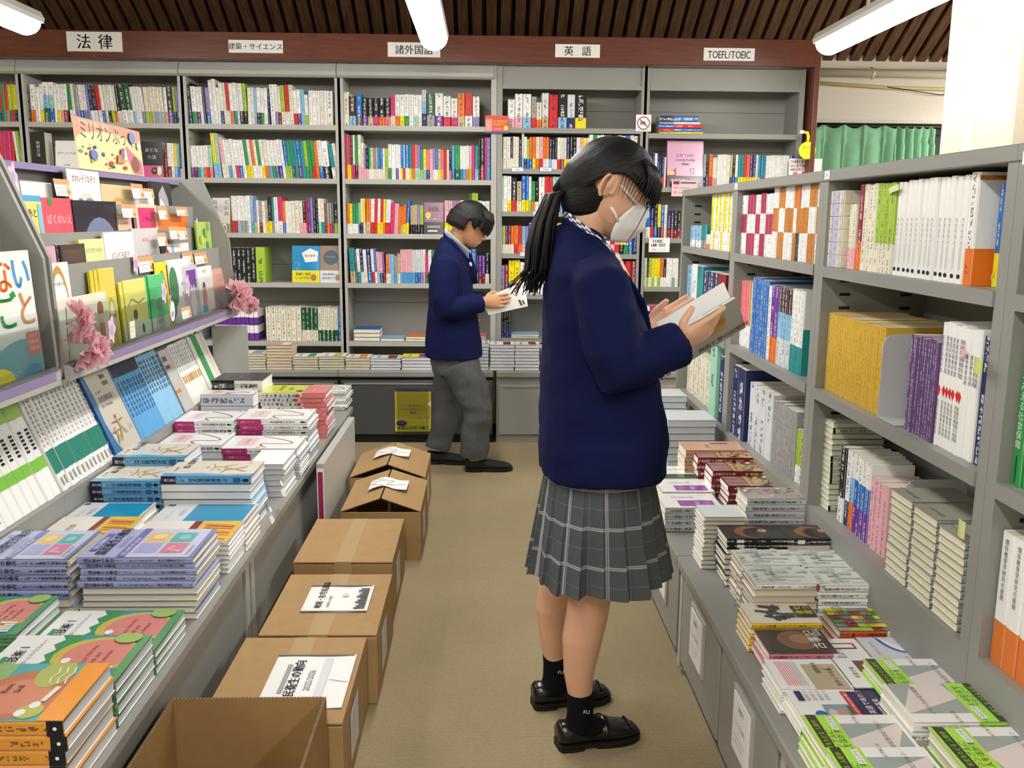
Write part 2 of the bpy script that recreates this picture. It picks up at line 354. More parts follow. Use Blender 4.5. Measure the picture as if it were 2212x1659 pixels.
# ================================================================== books
def book_mb(w, h, d, bands, ink=1.0, page='W', text=True, mb=None, M=None, m=0, pages=None):
    """one closed book: spine on y=0 facing -Y, thickness along x, height along z; bands = [(z fraction, colour)...] from the foot up"""
    mb = mb or MB(); t = min(.0016, w*.15); pg = pages or mb
    z0 = 0
    r = min(.25*w, .004)
    for i, (fr, c) in enumerate(bands):
        z1 = h*fr
        L = [(0, d), (0, r), (r, 0), (w-r, 0), (w, r), (w, d)]
        pts = [(x, y, z) for z in (z0, z1) for x, y in L]
        F = [[j, j+1, 7+j, 6+j] for j in range(5)]
        uv = [None]*5
        if text and len(bands) < 4:
            k = 1/(.62*w+.003); lo = .1 if (z1-z0) > .3*h else .25
            uv[2] = [(0, z0*k), (1, z0*k), (1, z1*k), (0, z1*k)]
        cc = colr(c); dark = (cc[0]*.3+cc[1]*.6+cc[2]*.1) < .16
        mb.add(pts, F, c, m, uv, 0.0 if dark else 1.0, M=M)
        z0 = z1
    cb, ct = bands[0][1], bands[-1][1]
    for z, c, flip in ((0, cb, 1), (h, ct, 0)):
        p = [(0, d, z), (0, r, z), (r, 0, z), (w-r, 0, z), (w, r, z), (w, d, z), (w-t, d, z), (w-t, t, z), (t, t, z), (t, d, z)]
        mb.add(p, [list(range(10))[::-1] if not flip else list(range(10))], c, m, M=M)
    a = .002
    x0, x1, y0, y1, za, zb = t, w-t, t, d-a, a, h-a
    p = [(x0, y0, za), (x1, y0, za), (x1, y1, za), (x0, y1, za), (x0, y0, zb), (x1, y0, zb), (x1, y1, zb), (x0, y1, zb)]
    s = 60*w/.02*.1
    uvq = [(0, 0), (w*10, 0), (w*10, 1), (0, 1)]
    pg.add(p, [[4, 5, 6, 7], [2, 3, 7, 6], [0, 3, 2, 1]], page, 1, [uvq, uvq, uvq], M=M)
    mb.add([(t, d, 0), (t, d, h), (t, t, h), (t, t, 0), (w-t, d, 0), (w-t, d, h), (w-t, t, h), (w-t, t, 0)], [[0, 1, 2, 3], [4, 7, 6, 5]], 'w', m, M=M)
    return mb
TOK = re.compile(r'^([A-Za-z]+)([\d.]*)(?:\^([\d.]+))?(?:/(-?[\d.]+))?$')
NB = [0]
def bands_of(c):
    if len(c) == 1: return [(1, c)]
    if len(c) == 2: return [(.33, c[1]), (1, c[0])]
    if len(c) == 4: return [(.25, c[3]), (.5, c[2]), (.75, c[1]), (1, c[0])]
    return [(.36, c[2]), (.68, c[1]), (1, c[0])]
def spines(toks, x0, x1, zb, mpp, Y, place, name, words_, group, depth=.15, seed=1, setback=.02, cat='book', start=1, plain=False):
    """a row of standing books: toks fill the run x0..x1 (metres along the shelf); place(x) gives (matrix) of a book whose foot is at x"""
    rnd = random.Random(seed)
    L = []
    h = 75; lean = 0
    for tk in toks.split():
        mt = TOK.match(tk)
        c, w, hh, ln = mt.groups(); w = float(w) if w else 1.0
        if hh: h = float(hh)
        if ln is not None: lean = float(ln)
        L.append((c, w, h, lean))
    gaps = []; pl_ = 0.0; ph_ = 80
    for c, w, hp, ln in L:
        gaps.append(max(0, math.sin(math.radians(pl_-ln)))*min(hp, ph_)*mpp if ln < pl_ else 0); pl_ = ln; ph_ = hp
    tot = sum(a[1] for a in L); sc = (x1-x0-sum(gaps))/tot; x = x0; i = start-1; out = []
    for (c, w, hp, ln), gp in zip(L, gaps):
        W = w*sc; x += gp
        if c == 'Z': x += W; continue
        i += 1; H = hp*mpp*(1+rnd.uniform(-.012, .012)); ww = W*.955
        o = book_mb(ww, H, depth*rnd.uniform(.9, 1.05), bands_of(c), text=not plain).build(name, BOOKM)
        o.matrix_world = place(x+W*.02, rnd.uniform(0, 1)*.008, ln, ww)
        nm = NAME[c[0]]; ft = f' with {NAME[c[-1]]} foot' if len(c) > 1 and c[-1] != c[0] else ''
        wd = words_.split('|')
        lb_ = f'{nm} {wd[0]}{ft}, {ordn(i)} {wd[1]}'
        tag(o, fit(lb_, lb_.replace(' foot,', ','), lb_.replace(' foot,', ',').replace('of the ', 'of ')), cat, group)
        out.append(o); x += W; NB[0] += 1
    return out
# ================================================================== back bookcases
DC, DS = 5.2915, 5.5415           # counter front, shelf front
BD = .27
def bay(name_lbl, x0, x1, shelves, kind):
    t = thing('bookcase', name_lbl, 'bookcase', (x0, DS, 0), 0, 'grey steel bookcases along the far side')
    W = x1-x0; pw = .032
    for k, xx in enumerate((0, W-pw/2) if kind[1] else (0,)):
        mb = MB(); mb.box((xx-pw/2, 0, .43), (xx+pw/2, BD, 2.19)); mb.build('upright', M_STEEL2 if kind[0] == 'A' else M_STEEL, t)
    mb = MB(); mb.box((pw/2+.001, BD-.012, .43), (W-pw/2-.001, BD, 2.19))
    z = .55
    while z < 2.1: mb.box((pw/2+.001, BD-.0135, z), (W-pw/2-.001, BD-.012, z+.003), m=1, skip='k'); z += .235
    mb.build('back_panel', [M_STEEL, M_DSTEEL], t)
    for z in shelves:
        mb = MB(); mb.box((pw/2+.001, .002, z-.026), (W-pw/2-.001, BD-.013, z)); mb.box((pw/2+.001, -.003, z-.027), (W-pw/2-.001, .002, z+.0015)); mb.build('shelf', M_STEEL2 if kind[0] == 'A' else M_STEEL, t)
    mb = MB()
    if kind[0] == 'A':
        mb.loft([[(q, -.012, 2.104), (q, -.03, 2.115), (q, -.03, 2.135), (q, -.004, 2.19), (q, .015, 2.19), (q, .015, 2.104)] for q in (-pw/2+.002, W-pw/2-.002)], smooth=False)
    else:
        mb.box((pw/2+.001, .01, 2.075), (W-pw/2-.001, .03, 2.19)); mb.box((pw/2+.001, -.002, 2.055), (W-pw/2-.001, .03, 2.078))
    mb.build('header_panel', M_STEEL2 if kind[0] == 'A' else M_STEEL, t)
    # base: worktop, toe space and drawer fronts
    mb = MB(); mb.bevbox((-pw/2+.0006, DC-DS, .395), (W-pw/2-.0006, BD, .43), .004); mb.build('worktop', M_STEEL, t)
    mb = MB(); mb.box((-pw/2+.001, DC-DS+.02, 0), (W-pw/2-.001, BD, .394)); mb.build('base_body', M_BLACK if kind[0] == 'A' else M_STEEL, t)
    mb = MB(); mb.bevbox((.0, DC-DS+.004, .05), (W-.02, DC-DS+.02, .375 if kind[0] == 'A' else .35), .003)
    dr = mb.build('drawer_front', M_DSTEEL if kind[0] == 'A' else M_STEEL, t)
    mb = MB(); mb.box((.02, DC-DS+.0005, .352 if kind[0] == 'A' else .335), (W-.04, DC-DS+.004, .362 if kind[0] == 'A' else .345)); mb.build('handle_strip', M_STEEL, dr)
    # shelf peg slots on the uprights' inner faces
    mb = MB()
    for z in np.arange(.6, 2.02, .05):
        for q in (.03, BD-.05):
            mb.box((pw/2, q, z), (pw/2+.001, q+.008, z+.012), skip='l')
            mb.box((W-pw/2-.0015, q, z), (W-pw/2-.0005, q+.008, z+.012), skip='r')
    mb.build('peg_slots', M_BLACK, t)['kind'] = 'stuff'
    return t
SA = (1.838, 1.533, 1.216, .923, .57)
SB3 = (1.835, 1.600, 1.353, 1.105, .861, .594)
SB4 = (1.812, 1.502, 1.202, .911, .62)
bay('grey steel bookcase cut off by the picture edge, beside the law bay', -3.57, -2.661, SA, 'A0')
bay('grey steel bookcase under the law sign', -2.661, -1.744, SA, 'A0')
bay('grey steel bookcase under the architecture and science sign', -1.744, -.846, SA, 'A0')
bay('grey steel bookcase under the foreign languages sign, behind the schoolboy', -.846, .060, SA, 'A1')
bay('grey steel bookcase under the english sign, behind the schoolgirl', .078, .938, SB3, 'B0')
bay('grey steel bookcase under the latin lettered sign at the end of the row', .938, 1.867, SB4, 'B1')
m, t, b = nt('red brown wood veneer')
tc = t.nodes.new('ShaderNodeTexCoord'); mp = t.nodes.new('ShaderNodeMapping'); mp.inputs['Scale'].default_value = (1.2, 8, 14); t.links.new(tc.outputs['Object'], mp.inputs[0])
n1 = t.nodes.new('ShaderNodeTexNoise'); n1.inputs['Scale'].default_value = 5; n1.inputs['Detail'].default_value = 8; t.links.new(mp.outputs[0], n1.inputs['Vector'])
cr = t.nodes.new('ShaderNodeValToRGB'); cr.color_ramp.elements[0].color = (*lin('52281a'), 1); cr.color_ramp.elements[1].color = (*lin('743c26'), 1); cr.color_ramp.elements[0].position = .25; cr.color_ramp.elements[1].position = .75
t.links.new(n1.outputs['Fac'], cr.inputs[0]); t.links.new(cr.outputs[0], b.inputs['Base Color']); b.inputs['Roughness'].default_value = .35; M_VEN = m
FB = 5.44
fa = thing('fascia_board', 'long red brown wooden fascia above the grey bookcases', 'fascia', (-3.6, FB, 2.18))
mb = MB(); mb.bevbox((0, 0, 0), (3.6+1.885, .03, .15), .003); mb.build('front_board', M_VEN, fa)
mb = MB(); mb.box((0, .03, .12), (3.6+1.885, .4, .145)); mb.build('cover_board', M_VEN, fa)
mb = MB(); mb.bevbox((3.6+1.885, -.0, -2.18), (3.6+1.915, .42, .15), .003); mb.build('side_panel', M_VEN, fa)
def plate(name, label, cat, px0, py0, px1, py1, Y, thick, items, base='w', group=None, mats=None, frame=None):
    """a printed card or sign facing the room, lower-left and upper-right pixel measured on the plane y=Y"""
    a = atY(px0, py1, Y); c = atY(px1, py0, Y); w, h = c.x-a.x, c.z-a.z
    mb = MB(); mb.box((0, 0, 0), (w, thick, h), base, 0)
    pl = Plane(mb, (0, 0, 0), (w, 0, 0), (0, 0, h))
    art(pl, items(w, h) if callable(items) else items)
    o = mb.build(name, mats or [M_PAPER]); o.location = (a.x, Y-thick, a.z)
    return tag(o, label, cat, group)
SG = 'section signs on the fascia'
for lb, q, txt, s in (('white sign reading 法律 on the fascia', (147, 70, 263, 111), '法　律', .085), ('white sign reading 建築・サイエンス on the fascia', (495, 88, 611, 114), '建築・サイエンス', .038),
                      ('white sign reading 諸外国語 on the fascia', (838, 93, 951, 123), '諸外国語', .054), ('white sign reading 英語 on the fascia', (1199, 97, 1296, 124), '英　　語', .056), ('white sign with latin capitals at the end of the fascia', (1519, 105, 1630, 131), 'TOEFL/TOEIC', .058)):
    plate('section_sign', lb, 'sign', *q, FB, .008, lambda w, h: [('t', .5, .5-s*.38/h, s, txt, 'k', dict(center=True, bold=.02, squeeze=.68 if txt[0] == 'T' else 1))], group=SG)
# ------------------------------------------------------------------ standing books on the far bookcases
def back_place(zb):
    def f(x, dy, ln, w):
        a = math.radians(ln); return Matrix.Translation((x+(w*(1-math.cos(a)) if ln > 0 else 0), DS+.012+dy, zb+(abs(math.sin(a))*w if ln > 0 else 0))) @ Matrix.Rotation(a, 4, 'Y')
    return f
ROWN = ['top shelf', 'second shelf', 'third shelf', 'fourth shelf', 'fifth shelf', 'sixth shelf']
sd = [10]
def brow(px0, px1, zb, row, bayname, name, kindw, toks, depth=.17, start=1):
    pm = atY((px0+px1)/2, 400, DS); # pixel scale on the shelf front
    ymid = None
    # find the image row of the shelf board under the run, to measure x along it
    c = (px0+px1)/2
    lo, hi = 0, 1659
    for _ in range(30):
        md = (lo+hi)/2
        if atY(c, md, DS).z > zb+.09: lo = md
        else: hi = md
    x0 = atY(px0, lo, DS).x; x1 = atY(px1, lo, DS).x
    mpp = atY(c, lo-10, DS).z-atY(c, lo, DS).z; mpp = mpp/10
    sd[0] += 1
    return spines(toks, x0, x1, zb+.0005, mpp, DS, back_place(zb+.0005), name, f'{kindw}|on {ROWN[row]} of the {bayname} bay', f'{kindw}s on the {ROWN[row]}, {bayname} bay', depth, sd[0], start=start)
brow(-18, 47, 1.838, 0, 'picture edge', 'law_book', 'law book', 'co^82 yb rG gt ro yt lr yk yg yG')
brow(-8, 50, 1.533, 1, 'picture edge', 'law_book', 'law book', 'pr1^98 rP mr mr mr rp wP1/-4 lg1/-6')
brow(63, 388, 1.838, 0, 'law', 'law_book', 'law book', 'wo1.3^83 w1.2^76 wy1^84 wcG1.4^88 wab1.4^88 w.6^80 wy1^83 wp.9 wR1.1 gw.9^84/-3 w.8 eu1^82/-4 wb1 wu1.1 uu.7 nw.9 dw1^83 rw1.1/-5 wb.8 W.8 wk.9^82 wl.9 Wo.7 kw1^82 Gw1.5^85/-6 Gw1.5^85 wc.8^80 w.8 w.8 wu.9^78 Wl.9^80/-4 Wl.8 Ws.8 We.8 Wc.9 Ws.9 ws.9^80/-2 kv1.5^80 lG.8 un1.1^80')
brow(353, 399, 1.533, 1, 'law', 'law_book', 'law book', 'R1^61 wR1.1^74 wW1 yc1^74 cb.8 nW.7^60 W1.2^92')
brow(402, 718, 1.838, 0, 'science', 'computing_book', 'computing book', 'kn1^89/-3 wg1.3^82 wv.9^80 w.8 k.7 ub1.1 w.9^95 w1^98 w.8^80 wn.9^90 W.8 rw1 wo.9 wt.9 w.7 wk1 lk1^89 w.8^80/0 W.9 c.7 wk1 wg.9 w1 n.6 w1.2^87/-2 wu.8 WR.8^84 lW1.1^87 rw1.2 W1 wr1^77 wv1 c1 wl1^67 w1^75/0 w1 w1 W1 w.9 wW1.6')
brow(409, 734, 1.533, 1, 'science', 'computing_book', 'computing book', 'wv.8^70/-2 wR.9 wt.8 wc.9 wo.8 wr.9 aP.9 yc1.1^97/-4 ac.9 pW1.1^88/-6 wW.7^84 wC1 wW1 wm1 wb1 w.9 gy1 wy.9 ow.9 w.8 gw.8 wy1 Wo1 wC.9 wg.9 wv1 wB1 w.8 bl.9^83/-5 gl.9 tB.9 tg.9 bv1 tt1 lg.9 gg1 gr.9 oo1 wb1.2 wk1.8 tw1.2^76/-8 ws1^78')
brow(498, 738, 1.216, 2, 'science', 'science_book', 'science book', 'wr.8^80/-1 wr.9 wc.9 we1.1 we.9 w.9 cC.9 ul.9^70 w.7 eR.9 w.9 sy.9 ky1^78 te.7 w1.2 mw1.2 ob.9^70 w.7 w1 W1.1 W1.2 Wp1.1 kp.9 r.6 v.8^76 u.7 k.8 k.7 wa.8 Wt1 R.7^66 eo.7 em.8 E.6 kl1.2^68 yy1.1^96')
brow(500, 551, .923, 3, 'science', 'science_book', 'science book', 'k1^75/0 k k k k'); brow(551, 572, .923, 3, 'science', 'science_book', 'science book', 'l1^76', start=6)
brow(462, 556, .57, 4, 'science', 'science_book', 'science book', 'wvwv1^68/0 wvwv wvwv wvwv wvwv wvwv wvwv wvwv wvwv wvwv')
brow(573, 650, .57, 4, 'science', 'science_book', 'science book', 'W1^73/0 W W W W W W', start=11); brow(651, 743, .57, 4, 'science', 'science_book', 'science book', 'GW1^72/0 GW GW GW WG WG WG WG WG b.8 b.8', start=18)
brow(741, 1036, 1.838, 0, 'foreign language', 'dictionary', 'dictionary', 'WW1.2^73/0 dc1.5^65 bE1.3^68 kv1.2^61 ks1.2 km1.2 ko1.3 kP1.2 mW1^66 wo1^69 wy1 wg1 w1 wa1 wW.8 hcn1^80 Ge1.8^73 wv1.8^73 wr1.7^67 wm1.4^62 os1.6^73 rw1.7^74 wu1.5^67')
brow(742, 1059, 1.533, 1, 'foreign language', 'language_book', 'language book', 'r1^96/0 uy.6 ry.6 dm.6 wm.6 gk1 Wp.9 Wp.9^78 up.6^68 kp.9 gW.5 aw1 oW.7 cW.7 bW.7 bW.7 wW.7 ls1.1^68 wg1^76 w1.3 wv.9 w.7 by.7 cr.7 bw1.2 ty.8 ro1 Pa.9 ua.7 tl1^66 yc1 Pn1 p1.1^67 uw.8 bw.7 sy1 Ps.9 r.9^66 W.7 kP.8^62 Cb1^75 gG1.6 wt.9 wC1 wo1 pl.8 m1 tc1.1 k.5^92 kR1.4^90 m.7^94 uC1.1^93')
brow(748, 914, 1.216, 2, 'foreign language', 'language_book', 'language book', 'ow1^66/0 yw1 gw1 tw1 ln.8^68 Wn.9^76 yW.7 os1.7^76/2 wr1.3 rr1 wy1 ry1 yo.8 wr1.6^75/3 m1.4^67 p1.4^66 oo.9^60 os.7 oy1.1^64 by1^73/4 sk.8^63/0 sk.8 sk.8 uk lk1.1')
brow(960, 1058, 1.216, 2, 'foreign language', 'language_book', 'language book', 'py1^73/0 py uy Py wE wl wa lw.7^90 lg.7 wl^73 wp we', start=27)
brow(752, 1057, .923, 3, 'foreign language', 'language_book', 'language book', 'ts1.6^75/-3 E.6^72 wt1^74 nW.9 wW1^73 nb1.3 wr.9 bw.7 pc.8^68 pn1^66 vR.6 oW1^62/0 cW.6 c.8 eC1^58 sW.9^64 pC.7^73 pC.7 pC.7 pC.7 pC.7 hC.9 hb.8 hb.8 hu.8 wp.6 mG.8^66 wG1^72 gs1 ls.8 po.8 wg1 w1 ow1 w1 cw1 h1 wo1 w1 ho1 bs1.7^74 kE.6^60 vR1 vR1 kw1.2^66')
brow(1097, 1268, 1.835, 0, 'english', 'dictionary', 'dictionary', 'wp1.1^63/0 wp1.2^75 wc1.3^74 er.8^68 Wo.8^57 hs1.1^76 rr1.4^74 kc1.4 hn1.2 ky1.8^73')
brow(1080, 1388, 1.600, 1, 'english', 'english_book', 'english book', 'tw.8^70/0 W1 W1 nw.7 W.6 W1 k.7^65 hc.6^78 wn.8^70 lb.6^66 ob.9^70 oy.9 Wo.9 pr1 oW.7 ow.9 nc.8^67 kw.7 kw.7 wr.9^70 WR.9 hy.7 ny.8 kW.8 kw1 wr.9 pw.8 yW1 W.7 w1^76 gw1 w1 w1 e1 e1 W.9^70 p.8^75 W1 W1 bw1.3 W1 W1 k1.2^76')
brow(1080, 1388, 1.353, 2, 'english', 'english_book', 'english book', 'aW.8^77/0 w.8 wy.9 kr1.2^74 sW1^66 by1^77 by.6 wl.6 go.8^66 kw.8 w1.3^76 rw1 rr.7 aw.8 a.7 wb1.2 bw1^75 vw1^66 Ww1 sw1 yw n1 u1 wy1^72 rw bw gW ow kw wb pw rr wc')
brow(1080, 1388, 1.105, 3, 'english', 'english_book', 'english book', 'pW.6^60/0 lW.6 vW.6 RW.6 oW.7 or.9 ro.8 cp.8 up.6 vw1^67 w1.1 rr1 wb1 ky.8 yw1 yw1 cb1.1 Ww1 wg1 rw1 wy1 pw1 bw1 wk Ww ow wp1^64 rp1 pr1 yk1 wg1 bb1 nn1 kk1')
brow(1080, 1388, .861, 4, 'english', 'english_book', 'english book', 'u.8^63/0 R.7 yb1^74 ym1 w1.3^70 w1.3 w1 w1 w1 lw.9 gw.8 wy1 ww bw wr rw1 Ww1 wb1 Rr1^73 br1 rr1 nr1 rr1 Rr1 kr1')
brow(1079, 1103, .594, 5, 'english', 'english_book', 'english book', 'kn1^64/0 kn kn kn kn')
brow(1404, 1440, 1.502, 1, 'test', 'exam_book', 'exam book', 'nu1^75/0 nn.8 wR1^73 nr.8^66 nr.8 nr.8 w.8'); brow(1520, 1713, 1.502, 1, 'test', 'exam_book', 'exam book', 'en1^72/0 kE.8 or1.2^73 Ws.7^65 Ws.7 w1^72 w1 w1 W1 sn.8 kb.9 wb.9 ty.9 ty.9 ry.9 oy.9 vy.9 ny.9 hy.9 tc.8 br.8 tm.8 w.9 wc.9 wc.9 w.9 w.9 w.9 w.9 wb bb', start=9)
brow(1396, 1472, 1.202, 2, 'test', 'exam_book', 'exam book', 'bw1.4^73/0 nr1 kb1 yk1 bR1 W.9^72 nR1^60 nR dR kR')
brow(1392, 1466, .911, 3, 'test', 'exam_book', 'exam book', 'W1^62/0 kl.6 lw1 yl1 yw1 yl ow kw w w we w')
brow(1388, 1468, .62, 4, 'test', 'exam_book', 'exam book', 'kw1^62/0 wk mw mw pw kr sw yr ww wr')
# ================================================================== tall grey shelving along the aisle, with its low counter
RX, CXR, CT, PT = .92, .56, .352, .518     # shelf front, counter front, counter top, plinth top
Z1, Z2, ZT = 1.195, .857, 1.452
def rbay(label, yn, yf, first):
    t = thing('shelf_unit', label, 'shelf unit', (RX, yn, 0), 0, 'grey steel shelf units beside the schoolgirl')
    L = yf-yn; D = .30; pw = .034
    for q in (0, L-pw):
        mb = MB(); mb.box((0, q+.0006, PT), (D, q+pw-.0006, ZT-.03)); mb.build('upright', M_STEEL, t)
    mb = MB(); mb.box((D-.012, pw, PT), (D, L-pw, ZT-.03)); mb.box((D-.0135, pw, .7), (D-.012, L-pw, .703), m=1); mb.box((D-.0135, pw, 1.03), (D-.012, L-pw, 1.033), m=1); mb.build('back_panel', [M_STEEL, M_DSTEEL], t)
    for z in (Z1, Z2):
        mb = MB(); mb.box((.002, pw+.0006, z-.025), (D-.013, L-pw-.0006, z)); mb.box((-.004, pw+.0006, z-.028), (.002, L-pw-.0006, z+.001)); mb.build('shelf', M_STEEL, t)
    mb = MB(); mb.bevbox((-.004, .0006, ZT-.03), (D, L-.0006, ZT), .002); mb.build('top_panel', M_STEEL, t)
    mb = MB()
    for z in np.arange(.56, 1.40, .037):
        for q in (.05, .22):
            mb.box((q, pw, z), (q+.03, pw+.001, z+.008), skip='f'); mb.box((q, L-pw-.001, z), (q+.03, L-pw, z+.008), skip='k')
    mb.build('peg_slots', M_BLACK, t)['kind'] = 'stuff'
    # counter base
    mb = MB(); mb.bevbox((CXR-RX, .0006, CT-.03), (.0, L-.0006, CT), .004); mb.build('worktop', M_STEEL, t)
    mb = MB(); mb.box((0, .0006, 0), (D, L-.0006, PT)); mb.build('plinth', M_STEEL, t)
    mb = MB(); mb.box((CXR-RX+.05, .001, .0), (-.001, L-.001, CT-.031)); mb.build('base_body', M_BLACK, t)
    q = .02
    for k in range(2):
        w = (L-.06)/2
        mb = MB(); mb.bevbox((CXR-RX+.012, q, .045), (CXR-RX+.05, q+w-.012, CT-.045), .003); dr = mb.build('drawer_front', M_STEEL, t)
        mb = MB(); mb.box((CXR-RX+.006, q+w*.33, .13), (CXR-RX+.012, q+w*.67, .285)); mb.build('card_frame', M_STEEL2, dr)
        mb = MB(); mb.box((CXR-RX+.0035, q+w*.36, .14), (CXR-RX+.006, q+w*.64, .275)); 
        pl = Plane(mb, (CXR-RX+.0035, q+w*.64, .14), (0, -w*.28, 0), (0, 0, .135))
        pl.text(.5, .78, .014, '英国の', 'E', center=True); pl.text(.5, .5, .012, 'シンプル歩む', 'E', center=True); pl.line([(.15, .3), (.8, .3)], .002, 'e'); pl.line([(.15, .2), (.7, .2)], .002, 'e')
        mb.build('card', M_PAPER, dr)
        q += w+.012
    mb = MB(); mb.box((CXR-RX+.012, L-.035, .02), (CXR-RX+.05, L-.004, CT-.031)); mb.build('corner_post', M_STEEL2, t)
    mb = MB(); mb.box((CXR-RX+.03, .002, 0), (CXR-RX+.05, L-.04, .045)); mb.build('kick_board', M_DSTEEL, t)
    return t
rbay('grey shelf unit at the far end, holding yellow and white volumes', 3.429, 4.347, 0)
rbay('grey shelf unit with rows of orange striped books on its top shelf', 2.526, 3.429, 0)
rbay('grey shelf unit with a long run of gold volumes', 1.60, 2.526, 0)
rbay('grey shelf unit cut off by the picture edge, holding green books', .68, 1.60, 0)
def tabcard(name, label, y, z, txt):
    mb = MB(); mb.box((0, 0, 0), (.002, .035, .022)); pl = Plane(mb, (0, .035, 0), (0, -.035, 0), (0, 0, .022)); pl.text(.5, .3, .012, txt, 'k', center=True)
    o = mb.build(name, M_PAPER); o.location = (RX-.0065, y, z); tag(o, label, 'shelf label', 'white shelf labels on the tall shelving')
tabcard('shelf_label', 'small white tab on the top rail above the orange striped books', 3.385, 1.427, 'D5'); tabcard('shelf_label', 'small white tab on the top rail above the purple patterned boxes', 2.475, 1.427, 'D7'); tabcard('shelf_label', 'small white tab on the top rail above the green books', 1.545, 1.415, 'D8')
def rplace(zb, X, lean_in=0):
    def f(s, dy, ln, w):
        a = math.radians(ln)
        return Matrix.Translation((X+dy*.6, -s-(w*(1-math.cos(a)) if ln > 0 else 0), zb+(abs(math.sin(a))*w if ln > 0 else 0))) @ Matrix.Rotation(-math.pi/2, 4, 'Z') @ Matrix.Rotation(a, 4, 'Y')
    return f
def rrun(toks, yfar, ynear, z, name, kindw, where, group, X=.94, depth=.17, start=1, cat='book', plain=False):
    sd[0] += 1
    return spines(toks, -yfar, -ynear, z+.0005, .001, 0, rplace(z+.0005, X), name, f'{kindw}|{where}', group, depth, sd[0], start=start, cat=cat, plain=plain)
# --- far bay
rrun('cw1^95/0 cw cw te1.4^98', 4.25, 3.96, Z1, 'textbook', 'textbook', 'on the far bay upper shelf', 'aqua textbooks, far bay', depth=.2)
rrun('Wo1^60/0 Wo', 3.94, 3.88, Z1, 'paperback', 'paperback', 'beside the aqua textbooks', 'small paperbacks, far bay')
rrun('yw1^232/0 wy yw ww yw wy yw ww yw wy yw wy', 3.87, 3.48, Z1, 'textbook', 'textbook', 'in the yellow and white set', 'yellow and white textbooks, far bay', depth=.2)
rrun('c1.2^250/0 w1.5^262 t1.5^255', 4.28, 3.98, Z2, 'textbook', 'textbook', 'among the binders on the far bay', 'tall textbooks, far bay lower shelf', depth=.22)
rrun('nu1^245/0 nu nu nu R2', 3.95, 3.60, Z2, 'textbook', 'textbook', 'beside the teal binders', 'navy and red textbooks, far bay', depth=.22)
rrun('W1^205/0 W W W W W W W W W W W W', 4.28, 3.74, PT, 'textbook', 'textbook', 'in the pale set on the plinth', 'pale textbooks on the plinth', X=.955)
# --- middle bay
rrun('wzw1^210/0 wzw zwz zwz zwz wzw wzw zwz zwz wzw wzw', 3.40, 3.05, Z1, 'magazine', 'workbook', 'in the rose striped run', 'rose striped workbooks', depth=.2)
rrun('wxw1^235/0 wxw wxw xwx xwx xwx xwx wxw wxw wxw wxw xwx xwx oxd Rxd wxw wxw wxw wxw xwx xwx xwx wxw wxw xwx', 3.04, 2.585, Z1, 'magazine', 'workbook', 'in the orange striped run', 'orange striped workbooks', depth=.2)
rrun('Pw1^240/0 Pw Pw Pw Pw Pw lw1 wn1.6', 3.40, 3.235, Z2, 'workbook', 'workbook', 'behind the open book', 'coral workbooks', depth=.21, X=.95)
rrun('bb1^262/0 b b b b b b b', 3.33-.105, 3.03, Z2, 'workbook', 'workbook', 'in the blue run', 'blue workbooks', depth=.22)
rrun('ww1^250/0 vo1.3 vo dch1 dch dch dch', 3.025, 2.80, Z2, 'workbook', 'workbook', 'beside the blue run', 'thin mixed workbooks', depth=.21, start=1)
tl_ = rrun('wt1^255/0 wt wt wt', 2.795, 2.69, Z2, 'workbook', 'workbook', 'in the teal set', 'teal footed workbooks', depth=.19)
for o, its in ((tl_[-1], [('r', 0, 0, 1, .55, (.02, .33, .3)), ('e', .25, .86, .12, .06, 'r'), ('t', .17, .83, .026, '新', 'w', {}), ('t', .1, .68, .04, 'にほん', (.02, .1, .12), dict(bold=.06)), ('t', .1, .56, .04, 'トレーニング', (.02, .1, .12), dict(bold=.06)), ('t', .3, .2, .008, '中級から上級の学習者へ', 'c', {}), ('o', .8, .35, .12, .16, 'a')],),):
    mb = MB(); d_ = .188; pl = Plane(mb, (max(v.co.x for v in o.data.vertices)+.0003, .002, 0), (0, d_, 0), (0, 0, max(v.co.z for v in o.data.vertices)), m=2); art(pl, its); mb.build('cover_print', M_PAPER, o)
rrun('a2.2^300/0', 3.73, 3.63, PT, 'workbook', 'workbook', 'tall beside the pale set', 'tall mint workbook', X=.93, depth=.25)
rrun('n1^262/0 n', 3.60, 3.468, PT, 'textbook', 'textbook', 'in the navy set', 'navy textbooks on the plinth', X=.935, depth=.24); rrun('n1^262/0 n1.3', 3.392, 3.235, PT, 'textbook', 'textbook', 'in the navy set', 'navy textbooks on the plinth', X=.935, depth=.24, start=3)
rrun('h1^225/0 h h h', 3.22, 2.955, PT, 'textbook', 'textbook', 'in the white set beside the navy set', 'white textbooks on the plinth', X=.95)
rrun('e1^215/0 e e e e e e e', 2.95, 2.74, PT, 'textbook', 'textbook', 'in the grey set', 'grey textbooks on the plinth', X=.955, depth=.16)
rrun('lw1^165/0 lw lw lw lw', 2.735, 2.62, PT, 'paperback', 'paperback', 'in the lime set beside the cream stack', 'lime paperbacks on the plinth', X=.96, depth=.11)
